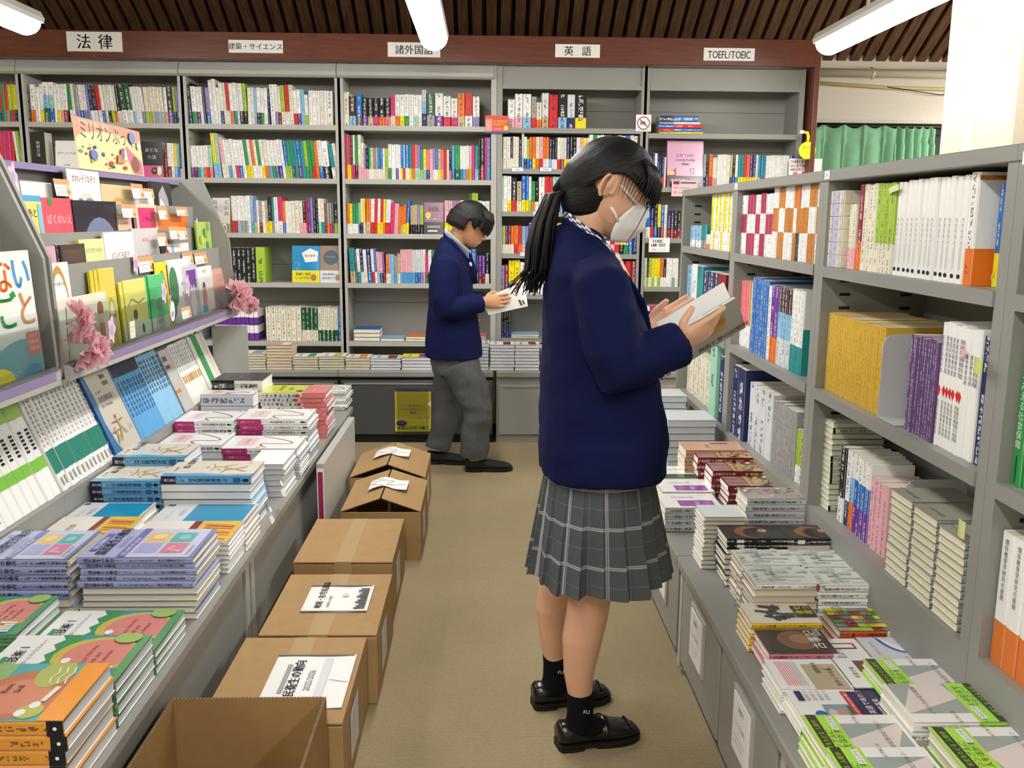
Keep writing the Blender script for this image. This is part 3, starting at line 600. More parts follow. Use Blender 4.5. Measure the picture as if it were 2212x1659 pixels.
# --- near bay
def carton(name, label, cat, x0, y0, z0, dx, dy, dz, side, front, group=None):
    t = thing(name, label, cat, (x0, y0, z0), 0, group)
    mb = MB(); mb.bevbox((0, 0, 0), (dx, dy, dz), .0015, 'W'); mb.build('box_body', M_PAPER, t)
    mb = MB(); pl = Plane(mb, (-.0006, dy, 0), (0, -dy, 0), (0, 0, dz)); side(pl); mb.build('end_label', M_PAPER, t)
    mb = MB(); pl = Plane(mb, (0, -.0006, 0), (dx, 0, 0), (0, 0, dz)); front(pl); mb.build('front_label', M_PAPER, t)
    return t
def purp(pl):
    pl.rect(.02, .02, .98, .98, (.74, .70, .58)); pl.rect(.3, .02, .75, .98, (.53, .49, .66))
    for i in range(3):
        for j in range(4): pl.ring(.15+.25*j, .2+.3*i, .035, .05, (.36, .32, .5) if (i+j) % 2 else (.75, .7, .72), 12, ey=2.6)
def crm(pl):
    pl.rect(.08, .2, .9, .8, (.70, .66, .55)); pl.rect(.09, .24, .89, .76, (.80, .77, .66)); pl.rect(.3, .45, .7, .55, 'e')
for i in range(6):
    carton('slip_case', f'cream slip case with purple patterned end, {ORD[i+1]} from the bottom of its stack', 'slip case', .93, 2.40, Z1+.0005+i*.0335, .19, .115, .033, purp, crm, 'patterned slip cases stacked on the shelf')
rrun('Wp1^165/0 Wp', 2.385, 2.345, Z1, 'textbook', 'paperback', 'beside the slip cases', 'two cream paperbacks', depth=.11)
rrun('Ro1.2^212/0 W1.1^210 W W lW1 lW lW lW', 2.335, 2.125, Z1, 'textbook', 'textbook', 'beside the slip cases', 'mixed textbooks near the slip cases', depth=.15)
g = rrun('w1^212/0 w w w w w w w w w w w w', 2.12, 1.80, Z1, 'textbook', 'textbook', 'in the all white run', 'white textbooks on the top shelf', depth=.15, plain=True)
ko_ = rrun('wo1.5^218/0', 1.797, 1.765, Z1, 'textbook', 'textbook', 'closing the white run', 'white and orange textbook', depth=.15)
o = ko_[-1]; mb = MB(); pl = Plane(mb, (max(v.co.x for v in o.data.vertices)+.0003, .002, 0), (0, .146, 0), (0, 0, max(v.co.z for v in o.data.vertices)), m=2)
pl.rect(0, .93, 1, .97, 'x'); [pl.text(.28, y_, .026, t_, c_) for t_, y_, c_ in (('知識', .76, 'n'), ('2字', .64, 'R'), ('読み', .52, 'n'), ('佐伯', .4, 'E'))]; pl.text(.3, .27, .024, '全国', 'y'); pl.text(.3, .18, .016, 'こんな授業', 'W'); pl.ell(.4, .08, .14, .07, 'W'); mb.build('cover_print', M_PAPER, o)
rrun('by1^195/0 nl nl wk1', 1.75, 1.665, Z1, 'textbook', 'textbook', 'past the orange footed one', 'dark textbooks near the post', depth=.15, X=.97)
for o in g:
    mb = MB(); w = 23.5/1000
    pl = Plane(mb, (.0, -.0003, 0), (.0225, 0, 0), (0, 0, .212)); pl.ell(.5, .07, .3, .022, 'k'); pl.text(.5, .62, .011, 'ラララライ', 'E', vert=True); pl.line([(.4, .12), (.4, .34)], .0012, 'e'); pl.line([(.62, .14), (.62, .36)], .0012, 'e')
    mb.build('spine_print', M_PAPER, o)
rrun('Y1^212/0 '+'Y '*25, 2.505, 2.12, Z2, 'bound_volume', 'volume', 'in the gold run', 'gold bound volumes', depth=.2)
rrun('q1^215/0 q q q q q q q q q', 1.995, 1.86, Z2, 'workbook', 'workbook', 'in the thin purple run', 'thin purple workbooks', depth=.18)
wr_ = rrun('w1^258/0 w w w w w w w.9 w.9 w.9 w.9', 1.853, 1.70, Z2, 'workbook', 'workbook', 'in the white and red run', 'white workbooks with red marks', depth=.2, plain=True)
for k_, o in enumerate(wr_):
    mb = MB(); pl = Plane(mb, (0, -.0003, 0), (.0135, 0, 0), (0, 0, .258))
    if k_ < 7: pl.poly([(0, .46), (.5, .5), (1, .46), (.5, .4)], 'r'); pl.text(.5, .9, .011, '家庭科保育学習', 'q', vert=True); pl.text(.5, .38, .009, '家庭科教育の実践', 'E', vert=True)
    else: pl.text(.5, .8, .01, '実践教育指導', 'E', vert=True)
    mb.build('spine_print', M_PAPER, o)
rrun('n1^250/0', 1.697, 1.668, Z2, 'workbook', 'workbook', 'closing the white and red run', 'navy workbook', depth=.22)
gr = rrun('g1^272/0 g g g g g g g g g', 1.563, 1.26, Z2, 'workbook', 'workbook', 'in the green run', 'green workbooks', depth=.2, plain=True)
for o in gr:
    mb = MB(); pl = Plane(mb, (0, -.0003, 0), (.029, 0, 0), (0, 0, .272)); pl.ell(.5, .93, .25, .022, 'c'); pl.text(.5, .88, .017, 'わかるみえる社会保障', 'w', vert=True); pl.line([(.5, .02), (.5, .2)], .004, 'G'); mb.build('spine_print', M_PAPER, o)
ow = rrun('wO1^250/0', 1.645, 1.606, PT, 'textbook', 'textbook', 'in the orange footed run', 'white and orange textbooks on the plinth', depth=.2, X=.935, plain=True)+rrun('wO1^250/0 wO wO wO wO wO wO wO wO', 1.563, 1.20, PT, 'textbook', 'textbook', 'in the orange footed run', 'white and orange textbooks on the plinth', depth=.2, X=.935, start=2, plain=True)
for o in ow:
    mb = MB(); pl = Plane(mb, (0, -.0003, 0), (.038, 0, 0), (0, 0, .25)); pl.text(.5, .96, .0115, '理科教育学研究の展開', 'E', vert=True); mb.build('spine_print', M_PAPER, o)
# bookends
def bookend(label, x, y, z):
    t = thing('bookend', label, 'bookend', (x, y, z))
    mb = MB(); r = .03
    out = [(0, 0), (.15, 0)]+[(.15-r+r*math.cos(a), .2-r+r*math.sin(a)) for a in np.linspace(0, math.pi/2, 6)]+[(r+r*math.cos(a), .2-r+r*math.sin(a)) for a in np.linspace(math.pi/2, math.pi, 6)]
    mb.loft([[(px_, q, pz) for px_, pz in out] for q in (0, -.003)], smooth=False); mb.build('upright_plate', M_BEND, t)
    mb = MB(); mb.box((0, -.1, 0), (.15, 0, .002)); mb.build('foot_plate', M_BEND, t)
M_BEND = mat('pale grey plastic', 'c4c6c6', .35)
bookend('pale grey bookend standing at the end of the gold volumes', .935, 2.115, Z2+.001); bookend('pale grey bookend on the plinth behind the pink paperbacks', .99, 2.06, PT+.001)
# sets on the plinth of the near bay
bl = rrun('kw1.4^205/0 wn1.3 wco1 wbv1 wbv wbv wbv p1.1^175 p p p', 2.365, 2.07, PT, 'paperback', 'paperback', 'between the two cream stacks', 'upright paperbacks between the cream stacks', X=.955, depth=.12)
def lying(x0, x1, y0, dep, z, th, bands, head='l', flip=False):
    """matrix and builder of one book lying flat, spine toward the viewer (or pages, if flip)"""
    # local x (thickness)->+Z, local y (depth)->+Y, local z (height)->-X
    M = Matrix(((0, 0, -1, x1), (0, 1, 0, y0), (1, 0, 0, z), (0, 0, 0, 1)))
    if flip: M = Matrix(((0, 0, 1, x0), (0, -1, 0, y0+dep), (1, 0, 0, z), (0, 0, 0, 1)))
    return M
def stack(name, desc, where, cat, x0, x1, y0, dep, z0, zt, n, bands, cover=None, head='l', pat='s', page='W', group=None, jit=.004, spine=None, seed=0, parts=True):
    """a pile of lying books; bands run left to right along the spine; pat says which long side faces the viewer: s spine, p page edges"""
    rnd = random.Random(seed+len(desc)*7+n); th = (zt-z0)/n
    for i in range(n):
        sidec = pat[(n-1-i) % len(pat)] if len(pat) < n else pat[n-1-i]
        flip = sidec == 'p'
        jx = 0 if i == n-1 else rnd.uniform(-jit, jit); jy = 0 if i == n-1 else rnd.uniform(0, jit)
        w, d = x1-x0, dep
        b = bands[::-1] if not flip else bands
        acc = 0; bb = []
        for fr, c in b: acc += fr; bb.append((min(acc, 1), c))
        bb[-1] = (1, bb[-1][1])
        cm = MB(); pm = MB() if parts else None
        book_mb(th*.985, w, d, bb, page=page, mb=cm, pages=pm)
        if spine:
            pl = Plane(cm, (0, 0, w), (th, 0, 0), (0, 0, -w)); 
            pl2 = Plane(cm, (0, 0, 0), (th*.985, 0, 0), (0, 0, w)); spine(pl2, th)
        if i == n-1 and cover and not flip:
            pl = Plane(cm, (th*.985, 0, 0), (0, d, 0), (0, 0, w), m=2) if head == 'l' else Plane(cm, (th*.985, d, w), (0, -d, 0), (0, 0, -w), m=2)
            cover(pl)
        pos = 'topmost' if i == n-1 else ('lowest' if i == 0 else ordn(n-i)+'-from-top')
        lab = fit(f'{desc}, {pos} of the pile {where}', f'{desc}, {pos} {where}') if n > 1 else f'{desc}, lying {where}'
        M = lying(x0+jx, x1+jx, y0+jy, d, z0+i*th+.0004, th, None, head, flip)
        if parts:
            t = thing(name, lab, cat, (0, 0, 0), 0, group); t.matrix_world = M
            cm.build('cover', BOOKM, t); pm.build('page_block', BOOKM, t)
        else:
            o = cm.build(name, BOOKM); o.matrix_world = M; tag(o, lab, cat, group)
# cream paperback piles on the plinth
def kuro(pl, th): pl.rect(.02, .955, .98, 1.0, 'k'); pl.text(.5, .86, th*.55, '英検で学ぶ日本語', 'E', vert=True)
def ctxt(pl): pl.rect(.12, .5, .5, .9, 'e'); pl.text(.3, .85, .012, '増補改訂版', 'E', vert=True)
CRM = 'dfe0c8'
CR2 = lin(CRM)
stack('paperback', 'small cream paperback', 'on the plinth beside the lime set', 'book', .955, 1.10, 2.555, .105, PT, .79, 14, [(1, CR2)], ctxt, pat='p'*14, page=CR2, group='cream paperback pile by the lime set', jit=.003, parts=False)
stack('paperback', 'cream paperback with black label', 'on the plinth under the gold volumes', 'book', .955, 1.10, 2.43, .105, PT, .772, 16, [(1, CR2)], ctxt, pat='psppppsssssppppsssss'[:16], page=CR2, group='cream paperback pile under the gold volumes', spine=kuro, jit=.003, parts=False)
CRM2 = lin('e9e5c4')
for k, (ya, zt, wh) in enumerate(((1.895, .715, 'beside the pink paperbacks'), (1.782, .712, 'in the middle of the three cream blocks'), (1.668, .705, 'against the orange footed run'))):
    stack('paperback', 'thick row of cream page edges', wh, 'book', .932, 1.08, ya, .108, PT, zt, 11, [(1, 'e')], lambda pl: (pl.rect(.0, .0, 1, 1, (.50, .49, .40)), pl.text(.2, .8, .012, '世界の史料ノート', 'E')), pat='s', page=CRM2, group='cream paperback block '+wh, jit=.002, parts=False)
# ================================================================== piles on the low counter by the aisle
def RS(name, desc, where, xl, xr, py, y, dep, n, bands, cover=None, z0=CT, group=None, cat='book', **k):
    a = atY(xl, py, y); c = atY(xr, py, y)
    stack(name, desc, where, cat, a.x, c.x, y, dep, z0+.0005, a.z, n, bands, cover, group=group or f'{desc} pile {where}', **k)
def stext(txt, col='E', at=.9, k=.55):
    def f(pl, th): pl.text(.5, at, th*k, txt, col, vert=True); pl.text(.5, .32, th*k*.7, '教学社', col, vert=True)
    return f
def c_white(title, cols):
    def f(pl):
        pl.rect(0, 0, 1, 1, 'w')
        for i, c in enumerate(cols): pl.ell(.3+.25*(i % 2), .75-.12*(i//2), .12, .06, c)
        pl.text(.5, .35, .016, title, 'k', center=True)
    return f
# carton at the far end of the counter
ct = thing('cardboard_box', 'brown cardboard box at the far end of the counter, beyond the white piles', 'box', (.62, 4.08, CT+.001))
M_CARD = mat('corrugated cardboard', 'ad8d63', .75, .15, noise_scale=25, noise_amt=.05)
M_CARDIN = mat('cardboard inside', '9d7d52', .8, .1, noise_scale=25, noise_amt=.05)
mb = MB(); mb.bevbox((0, 0, 0), (.28, .22, .17), .003); mb.build('box_body', M_CARD, ct)
mb = MB(); mb.box((-.002, -.002, .165), (.282, .222, .172)); mb.build('lid', M_CARD, ct)
RS('paperback', 'white book with lettered cover', 'nearest the cardboard box', 1420, 1485, 856, 3.85, .18, 8, [(1, 'h')], c_white('国語辞典の授業', 'yo'), pat='p', page='h', seed=1)
RS('paperback', 'white book with round food pictures', 'below the pale textbook set', 1443, 1548, 908, 3.38, .19, 8, [(1, 'h')], c_white('和食の教科書 食材', 'oyoy'), pat='p', page='h', seed=2)
def c_salmon(pl): pl.rect(0, 0, 1, 1, (.72, .42, .28)); pl.text(.2, .55, .02, '日本史', 'R'); pl.rect(.7, .2, .8, .5, 'R')
RS('paperback', 'salmon covered book', 'behind the samurai picture books', 1482, 1612, 973, 3.10, .13, 6, [(1, (.62, .33, .2))], c_salmon, page='W', seed=3)
def c_sam(pl):
    pl.rect(0, 0, 1, 1, (.60, .44, .20)); pl.rect(0, .62, 1, 1, 'R')
    for i in range(8): pl.line([(.08+.11*i, .64), (.08+.11*i, .98)], .004, 'W')
    rn = random.Random(4)
    for i in range(26):
        x, y = rn.uniform(.05, .95), rn.uniform(.03, .58)
        pl.ell(x, y, rn.uniform(.03, .11), rn.uniform(.02, .05), rn.choice(['d', 'R', 's', 'k', (.2, .22, .12), 'o', 'W']), 7)
    pl.rect(0, .56, .12, .6, 'r')
for i, (y, w) in enumerate(((2.80, 'nearest the floral pile'), (2.915, 'in the middle of three'), (3.03, 'farthest of three, before the salmon pile'))):
    a = (1573, 1700, 1050) if i == 0 else ((1540, 1660, 1018) if i == 1 else (1508, 1628, 989))
    RS('paperback', 'red banded book with battle painting cover', w, a[0], a[1], a[2], y, .112, 7, [(.35, 'R'), (.65, 'R')], c_sam, page='w', spine=stext('大河の一滴', 'w'), seed=5+i, group='battle painting book pile, '+w)
def c_pur(pl): pl.rect(0, 0, 1, 1, 'w'); pl.rect(.1, .1, .5, .72, (.36, .08, .42)); pl.text(.3, .35, .016, '中国', 'w', vert=False, center=True); pl.text(.7, .8, .012, '小学校研究室', 'E', vert=True)
def c_grn(pl): pl.rect(0, 0, 1, 1, 'w'); pl.rect(.0, .0, .3, 1, 'G'); pl.text(.7, .8, .014, '漢文入門事典', 'E', vert=True)
RS('textbook', 'white book with purple block on cover', 'nearest the worktop seam', 1437, 1562, 1097, 2.727, .15, 4, [(1, 'h')], c_pur, spine=stext('小田勝　実例', 'k'), seed=8)
RS('textbook', 'white book with purple block on cover', 'behind its twin pile', 1432, 1545, 1063, 2.88, .15, 4, [(1, 'h')], c_pur, seed=9)
RS('textbook', 'white book with dark green band on cover', 'behind the purple block books', 1428, 1510, 1032, 3.04, .15, 5, [(1, 'h')], c_grn, page='w', seed=10)
def c_flo(pl):
    pl.rect(0, 0, 1, 1, (.42, .36, .33)); rn = random.Random(3)
    for i in range(30): pl.ell(rn.uniform(.05, .95), rn.uniform(.05, .95), .05, .03, rn.choice(['p', 'R', 'w', 'e', (.3, .2, .2)]), 6)
    pl.text(.6, .85, .02, '源氏物語', 'R', vert=True)
RS('paperback', 'grey floral covered book', 'on the plinth side, behind the black paperbacks', 1615, 1744, 1078, 2.50, .115, 9, [(1, 'h')], c_flo, spine=stext('源氏物語と東アジア', 'k'), seed=11)
RS('paperback', 'grey pink covered paperback', 'behind the black paperbacks, on the aisle side', 1522, 1612, 1117, 2.42, .112, 12, [(1, 'h')], c_flo, pat='p', page='W', seed=12)
def c_blk(pl):
    pl.rect(0, 0, 1, 1, (.018, .016, .018)); pl.ell(.45, .5, .42, .3, (.25, .09, .04), 16); pl.ell(.4, .42, .36, .24, (.018, .016, .018), 16); pl.ell(.55, .32, .12, .08, (.5, .2, .05), 12); pl.line([(.5, .3), (.6, .27)], .003, 'y'); pl.text(.85, .75, .008, '近代日本', 's', vert=True)
def s_blk(pl, th): pl.text(.5, .22, th*.5, '近代日本の思想', 'w', vert=True); pl.rect(.2, .72, .8, .84, 'w'); pl.text(.5, .5, th*.4, '石川啄木', 'e', vert=True)
RS('paperback', 'black paperback with orange swirl cover', 'above the aisle, before the grey pink pile', 1571, 1702, 1164, 2.30, .11, 9, [(1, 'k')], c_blk, pat='ss'+'p'*7, page='W', spine=s_blk, seed=13)
RS('paperback', 'black paperback with orange swirl cover', 'against the plinth, before the floral pile', 1703, 1834, 1164, 2.30, .11, 7, [(1, 'k')], c_blk, pat='sp'*4, page='W', spine=s_blk, seed=14)
def c_grid(pl):
    pl.rect(0, 0, 1, 1, (.72, .77, .72)); rn = random.Random(2)
    for i in range(7):
        for j in range(9):
            if rn.random() < .6: pl.rect(.12+i*.12, .04+j*.105, .12+i*.12+.1, .04+j*.105+.09, rn.choice([(.55, .62, .55), (.62, .68, .64), (.66, .70, .58), (.5, .58, .55)]))
    pl.text(.5, .62, .011, '短歌集', 'E', center=True); pl.text(.06, .9, .007, '現代短歌小説選集', 'E', vert=True)
def s_grid(pl, th): pl.rect(.02, .0, .98, .035, 'r'); pl.text(.5, .25, th*.55, '石の短歌小説', 'E', vert=True); pl.text(.5, .92, th*.5, '岩波文庫', 'E', vert=True); pl.text(.5, .65, th*.45, '志賀直哉', 'e', vert=True)
gx = ((1633, 1769, 1262), (1771, 1911, 1266))
for k, (y, w) in enumerate(((2.045, 'near row'), (2.165, 'far row'))):
    for j, (xl, xr, py) in enumerate(gx):
        a = atY(xl, py, 2.045); c = atY(xr, py, 2.045)
        stack('paperback', 'pale green grid patterned paperback', f'in the {w}, {"aisle" if j == 0 else "shelf"} column', 'book', a.x, c.x, y, .11, CT+.0005, a.z, 6 if j else 7, [(1, 'w')], c_grid, pat='ssssss' if j else 'spppppp', page=(.72, .62, .44) if j == 0 else 'W', spine=s_grid, seed=15+j+k, group=f'grid patterned pile, {w} {j}')
def c_kai(pl):
    pl.rect(0, 0, 1, 1, (.80, .74, .60))
    for x, y, a in ((.25, .55, .2), (.5, .62, .22), (.72, .55, .2), (.35, .4, .16)):
        pl.poly([(x-.1, y-.08), (x+.1, y-.1), (x+.12, y+.02), (x+.03, y+.1), (x-.08, y+.08)], (.05, .06, .06))
        pl.line([(x, y), (x+.1, y+a)], .012, (.05, .06, .06)); pl.line([(x, y), (x-.14, y+.05)], .012, (.05, .06, .06))
    pl.rect(.25, .0, .8, .3, (.03, .03, .03)); pl.text(.68, .28, .021, '七つ', 'y', vert=True); pl.text(.47, .29, .021, '会議', 'y', vert=True); pl.text(.82, .8, .012, '池井戸潤', 'd', vert=True)
RS('paperback', 'cream novel with black silhouettes and yellow spine', 'before the grid patterned paperbacks', 1624, 1776, 1347, 1.92, .11, 5, [(1, (.85, .55, .03))], c_kai, page='W', pat='spss', spine=stext('七つの会議', 'd'), seed=20)
def c_col(pl):
    rn = random.Random(6); pl.rect(0, 0, 1, 1, (.25, .25, .2))
    for i in range(6):
        for j in range(6): pl.rect(i/6, j/6, (i+1)/6, (j+1)/6, rn.choice(['l', 'g', 'e', (.3, .3, .25), 'R', 'y', (.35, .28, .3), (.2, .25, .2)]))
    for t, y in (('空想の', .72), ('秘密', .4)): pl.text(.15, y, .035, t, (.35, .05, .08))
def s_red(pl, th): pl.rect(.0, 0, 1, .3, 'w'); pl.text(.5, .2, th*.5, '江國香織', 'E', vert=True); pl.text(.5, .6, th*.5, '空想の秘密', 'd', vert=True); pl.ell(.5, .8, .2, .02, 'd')
RS('paperback', 'paperback with patchwork cover and red spine', 'against the plinth, before the grid patterned paperbacks', 1815, 1961, 1364, 1.92, .11, 3, [(.72, (.75, .12, .02)), (.28, 'w')], c_col, page='W', spine=s_red, seed=21)
def c_koj(pl):
    pl.rect(0, 0, 1, 1, (.07, .035, .02)); pl.ell(.55, .45, .4, .3, (.22, .11, .06), 14); pl.ell(.6, .4, .2, .16, (.34, .19, .11), 12); pl.ell(.2, .8, .14, .12, (.02, .06, .03), 10); pl.text(.18, .12, .03, '古事記', 'w'); pl.text(.7, .05, .008, '池澤夏樹訳', 'w')
RS('paperback', 'dark brown paperback with pink spine', 'before the yellow spined novel', 1662, 1812, 1413, 1.795, .115, 4, [(.93, (.72, .22, .36)), (.07, 'w')], c_koj, page='W', pat='spsp', spine=stext('古事記', 'R'), seed=22)
def c_arc(pl): pl.rect(0, 0, 1, 1, 'h'); pl.ell(1.0, .1, .7, .5, 'b', 20, 90, 180); pl.ell(.98, .06, .62, .45, 'w', 20, 90, 180); pl.text(.2, .75, .01, 'ブルーノタウト', 'E')
def c_pro(pl): pl.rect(0, 0, 1, 1, 'w'); pl.text(.1, .6, .02, '花ひらく', 'k'); pl.rect(.55, .15, .8, .85, 'R'); pl.rect(.6, .2, .75, .8, 'w')
RS('paperback', 'white paperback with calligraphy cover', 'low behind the beige covered book', 1803, 1890, 1432, 1.79, .112, 2, [(1, 'w')], c_pro, page='W', seed=23)
RS('paperback', 'white paperback with blue arc cover', 'low against the plinth', 1893, 1992, 1428, 1.80, .112, 2, [(1, 'h')], c_arc, page='W', seed=24)
def c_war(pl): pl.rect(0, 0, 1, 1, 'w'); pl.rect(.0, .03, .82, .52, (.52, .44, .30)); pl.text(.1, .12, .012, '戦争と平和論', 'd'); pl.text(.5, .3, .012, '国際政治', 'd'); [pl.line([(.1, .6+.035*i), (.9, .6+.035*i)], .0016, 'e' if i < 3 else 'P') for i in range(9)]; pl.ell(.7, .2, .08, .06, (.58, .5, .36))
RS('paperback', 'white book with beige panel', 'before the portrait cover', 1690, 1845, 1490, 1.655, .125, 4, [(1, 'w')], c_war, page='W', seed=25)
def c_brn(pl): pl.rect(0, 0, 1, 1, 'w'); pl.rect(.1, .1, .9, .6, (.15, .07, .03)); pl.text(.3, .7, .012, '落書き集', 'E')
RS('paperback', 'white book with brown panel', 'beside the beige panel book', 1848, 1945, 1486, 1.665, .125, 3, [(1, 'w')], c_brn, page='W', seed=26)
def c_man(pl):
    pl.rect(0, 0, 1, 1, 'w'); pl.rect(.0, .0, .95, .36, (.02, .02, .09)); pl.text(.2, .2, .015, '英語で味わう', 'w'); pl.text(.3, .08, .014, '万葉集', 'w'); pl.rect(.0, .36, 1, .43, 'r'); pl.text(.06, .375, .0075, '英訳の名手が語る古典の魅力', 'w')
    pl.rect(.0, .43, .45, .72, (.28, .36, .42)); pl.ell(.2, .58, .12, .09, (.55, .33, .24), 14); pl.ell(.22, .65, .11, .045, (.6, .58, .55), 12); pl.rect(.02, .43, .4, .47, (.08, .12, .04)); pl.ell(.15, .78, .13, .07, 'b'); pl.rect(.55, .86, 1, .93, 'n')
    for i in range(4): pl.text(.55, .8-.07*i, .008, '自然をうたう歌', 'E')
RS('paperback', 'white book with portrait and navy panel on cover', 'beside the lime banded books', 1740, 1950, 1561, 1.545, .135, 5, [(1, 'w')], c_man, page='W', pat='ssp', seed=27)
def c_sim(lr):
    def f(pl):
        pl.rect(0, 0, 1, 1, 'w'); pl.rect(.0, .04, .78, .96, (.36, .42, .40)); pl.poly([(.0, .3), (.0, .62), (.4, .68), (.78, .04), (.62, .04)], (.78, .70, .68))
        pl.rect(0, .66, 1, 1, (.42, .80, .09)); pl.rect(0, .86, 1, .97, (.03, .05, .02)); pl.text(.1, .89, .011, '名言をたどる　人間学', 'l'); pl.text(.08, .79, .015, 'シンプルに', (.08, .12, .02)); pl.text(.08, .71, .015, '人を活かす', (.08, .12, .02)); pl.rect(.62, .70, .95, .77, 'w'); pl.text(.64, .715, .009, 'ロングセラー', 'G')
        pl.text(.1, .25, .011, '経営人生のビジョン', 'E'); pl.text(.75, .45, .008, '松下幸之助', 'E')
    return f
SP = [(.34, (.42, .80, .09)), (.66, 'w')]
LBT = 'book with lime band and grey cover'
RS('paperback', LBT, 'against the plinth, beside the brown panel book', 1922, 2118, 1494, 1.60, .13, 6, SP, c_sim(0), page='W', pat='ssp', seed=28)
RS('paperback', LBT+' turned around', 'in the middle of its column', 1975, 2190, 1562, 1.455, .135, 5, SP[::-1], lambda pl: c_sim(0)(Plane(pl.mb, pl.P(1, 1), -pl.ux, -pl.uy, m=2)), page='W', pat='ssp', seed=29)
RS('paperback', LBT, 'before the portrait cover, above the aisle', 1790, 2005, 1638, 1.395, .135, 5, SP, c_sim(0), page='W', pat='ssp', seed=30)
RS('paperback', LBT, 'against the plinth, cut by the picture corner', 2088, 2330, 1668, 1.315, .13, 5, SP, c_sim(0), page='W', seed=31)
RS('paperback', LBT, 'cut by the lower picture edge', 1850, 2080, 1720, 1.255, .13, 5, SP, c_sim(0), page='W', seed=32)
# ================================================================== counter and picture book racks opposite
LXE, LPX = -.684, -1.22
def lbay(label, y0, y1):
    t = thing('display_counter', label, 'counter', (LXE, y0, 0), 0, 'grey steel display counters along the picture book racks')
    L = y1-y0
    mb = MB(); mb.bevbox((LPX-LXE, .0006, CT-.03), (0, L-.0006, CT), .004); mb.build('worktop', M_STEEL, t)
    mb = MB(); mb.box((LPX-LXE-.35, .0006, 0), (LPX-LXE, L-.0006, PT)); mb.build('plinth', M_STEEL, t)
    mb = MB(); mb.box((LPX-LXE+.001, .001, 0), (-.04, L-.001, CT-.031)); mb.build('base_body', M_STEEL, t)
    for q in (.01, L-.05):
        mb = MB(); mb.box((-.045, q, 0), (-.012, q+.04, CT-.031)); mb.build('leg', M_STEEL2, t)
    mb = MB(); mb.bevbox((-.04, .06, .05), (-.018, L-.06, CT-.04), .003); mb.build('front_panel', M_STEEL, t)
    return t
lbay('grey counter under the orange and green textbooks', .62, 2.59); lbay('grey counter under the blue and white nursing textbooks', 2.59, 4.66)
PROF = [(-1.49, .84), (-1.49, 1.48), (-1.325, 1.485), (-1.21, 1.2), (-1.197, .9), (-1.21, .845)]
TIER = [(-1.20, .875, .90), (-1.262, 1.02, 1.17), (-1.318, 1.12, 1.262), (-1.372, 1.215, 1.357)]   # x of the front strip, floor, strip top
m, t, b = nt('clear acrylic'); b.inputs['Base Color'].default_value = (.93, .97, .96, 1); b.inputs['Roughness'].default_value = .04; b.inputs['Transmission Weight'].default_value = 1; b.inputs['IOR'].default_value = 1.08; M_ACR = m
M_LIL = mat('lilac price rail', '8d7fa6', .5)
def rack(label, y0, y1):
    t = thing('picture_book_rack', label, 'display rack', (0, y0, 0), 0, 'sloping grey picture book racks')
    L = y1-y0
    for q in (.0006, L-.0166):
        mb = MB(); mb.loft([[(px_, q+s, pz) for px_, pz in PROF] for s in (0, .016)], smooth=False); mb.build('side_panel', M_STEEL, t)
    mb = MB(); mb.box((-1.488, .017, .85), (-1.474, L-.017, 1.476)); mb.build('back_panel', M_STEEL, t)
    mb = MB(); mb.box((-1.474, .017, 1.462), (-1.43, L-.017, 1.476)); tp = mb.build('top_rail', M_STEEL2, t)
    for k, (x, z, zs) in enumerate(TIER):
        mb = MB()
        mb.box((-1.474, .017, z-.012), (x, L-.017, z)); mb.box((x-.003, .017, z-.012), (x+.001, L-.017, zs))
        mb.build('tier', M_STEEL, t)
    mb = MB(); mb.box((-1.199, .017, .85), (-1.185, L-.017, .895)); rl = mb.build('front_rail', M_STEEL2, t)
    mb = MB(); mb.box((-1.185, .05, .868), (-1.1825, L-.05, .892)); rn = random.Random(3)
    pl = Plane(mb, (-1.1825, .05, .868), (0, L-.1, 0), (0, 0, .024))
    for i in range(9): pl.text(.04+i*.108, .3, .014, rn.choice('おはなしえほんの'), 'u'); pl.line([(.1+i*.108, .1), (.1+i*.108, .9)], .0012, 'E')
    mb.build('price_strip', [M_LIL, M_PAPER], rl)
    mb = MB(); mb.box((-1.184, .02, .893), (-1.181, L-.02, 1.062)); mb.build('acrylic_front', M_ACR, t)
    mb = MB(); pl_ = [(-1.43, .3, 1.476)]; mb.box((-1.43, .02, 1.455), (-1.427, L-.02, 1.476)); mb.build('top_price_strip', M_LIL, t)
    return t
rack('sloping grey rack of small picture books with pink paper flowers', 2.59, 4.42)
rack('sloping grey rack cut off by the picture edge, holding a large white picture book', .75, 2.572)

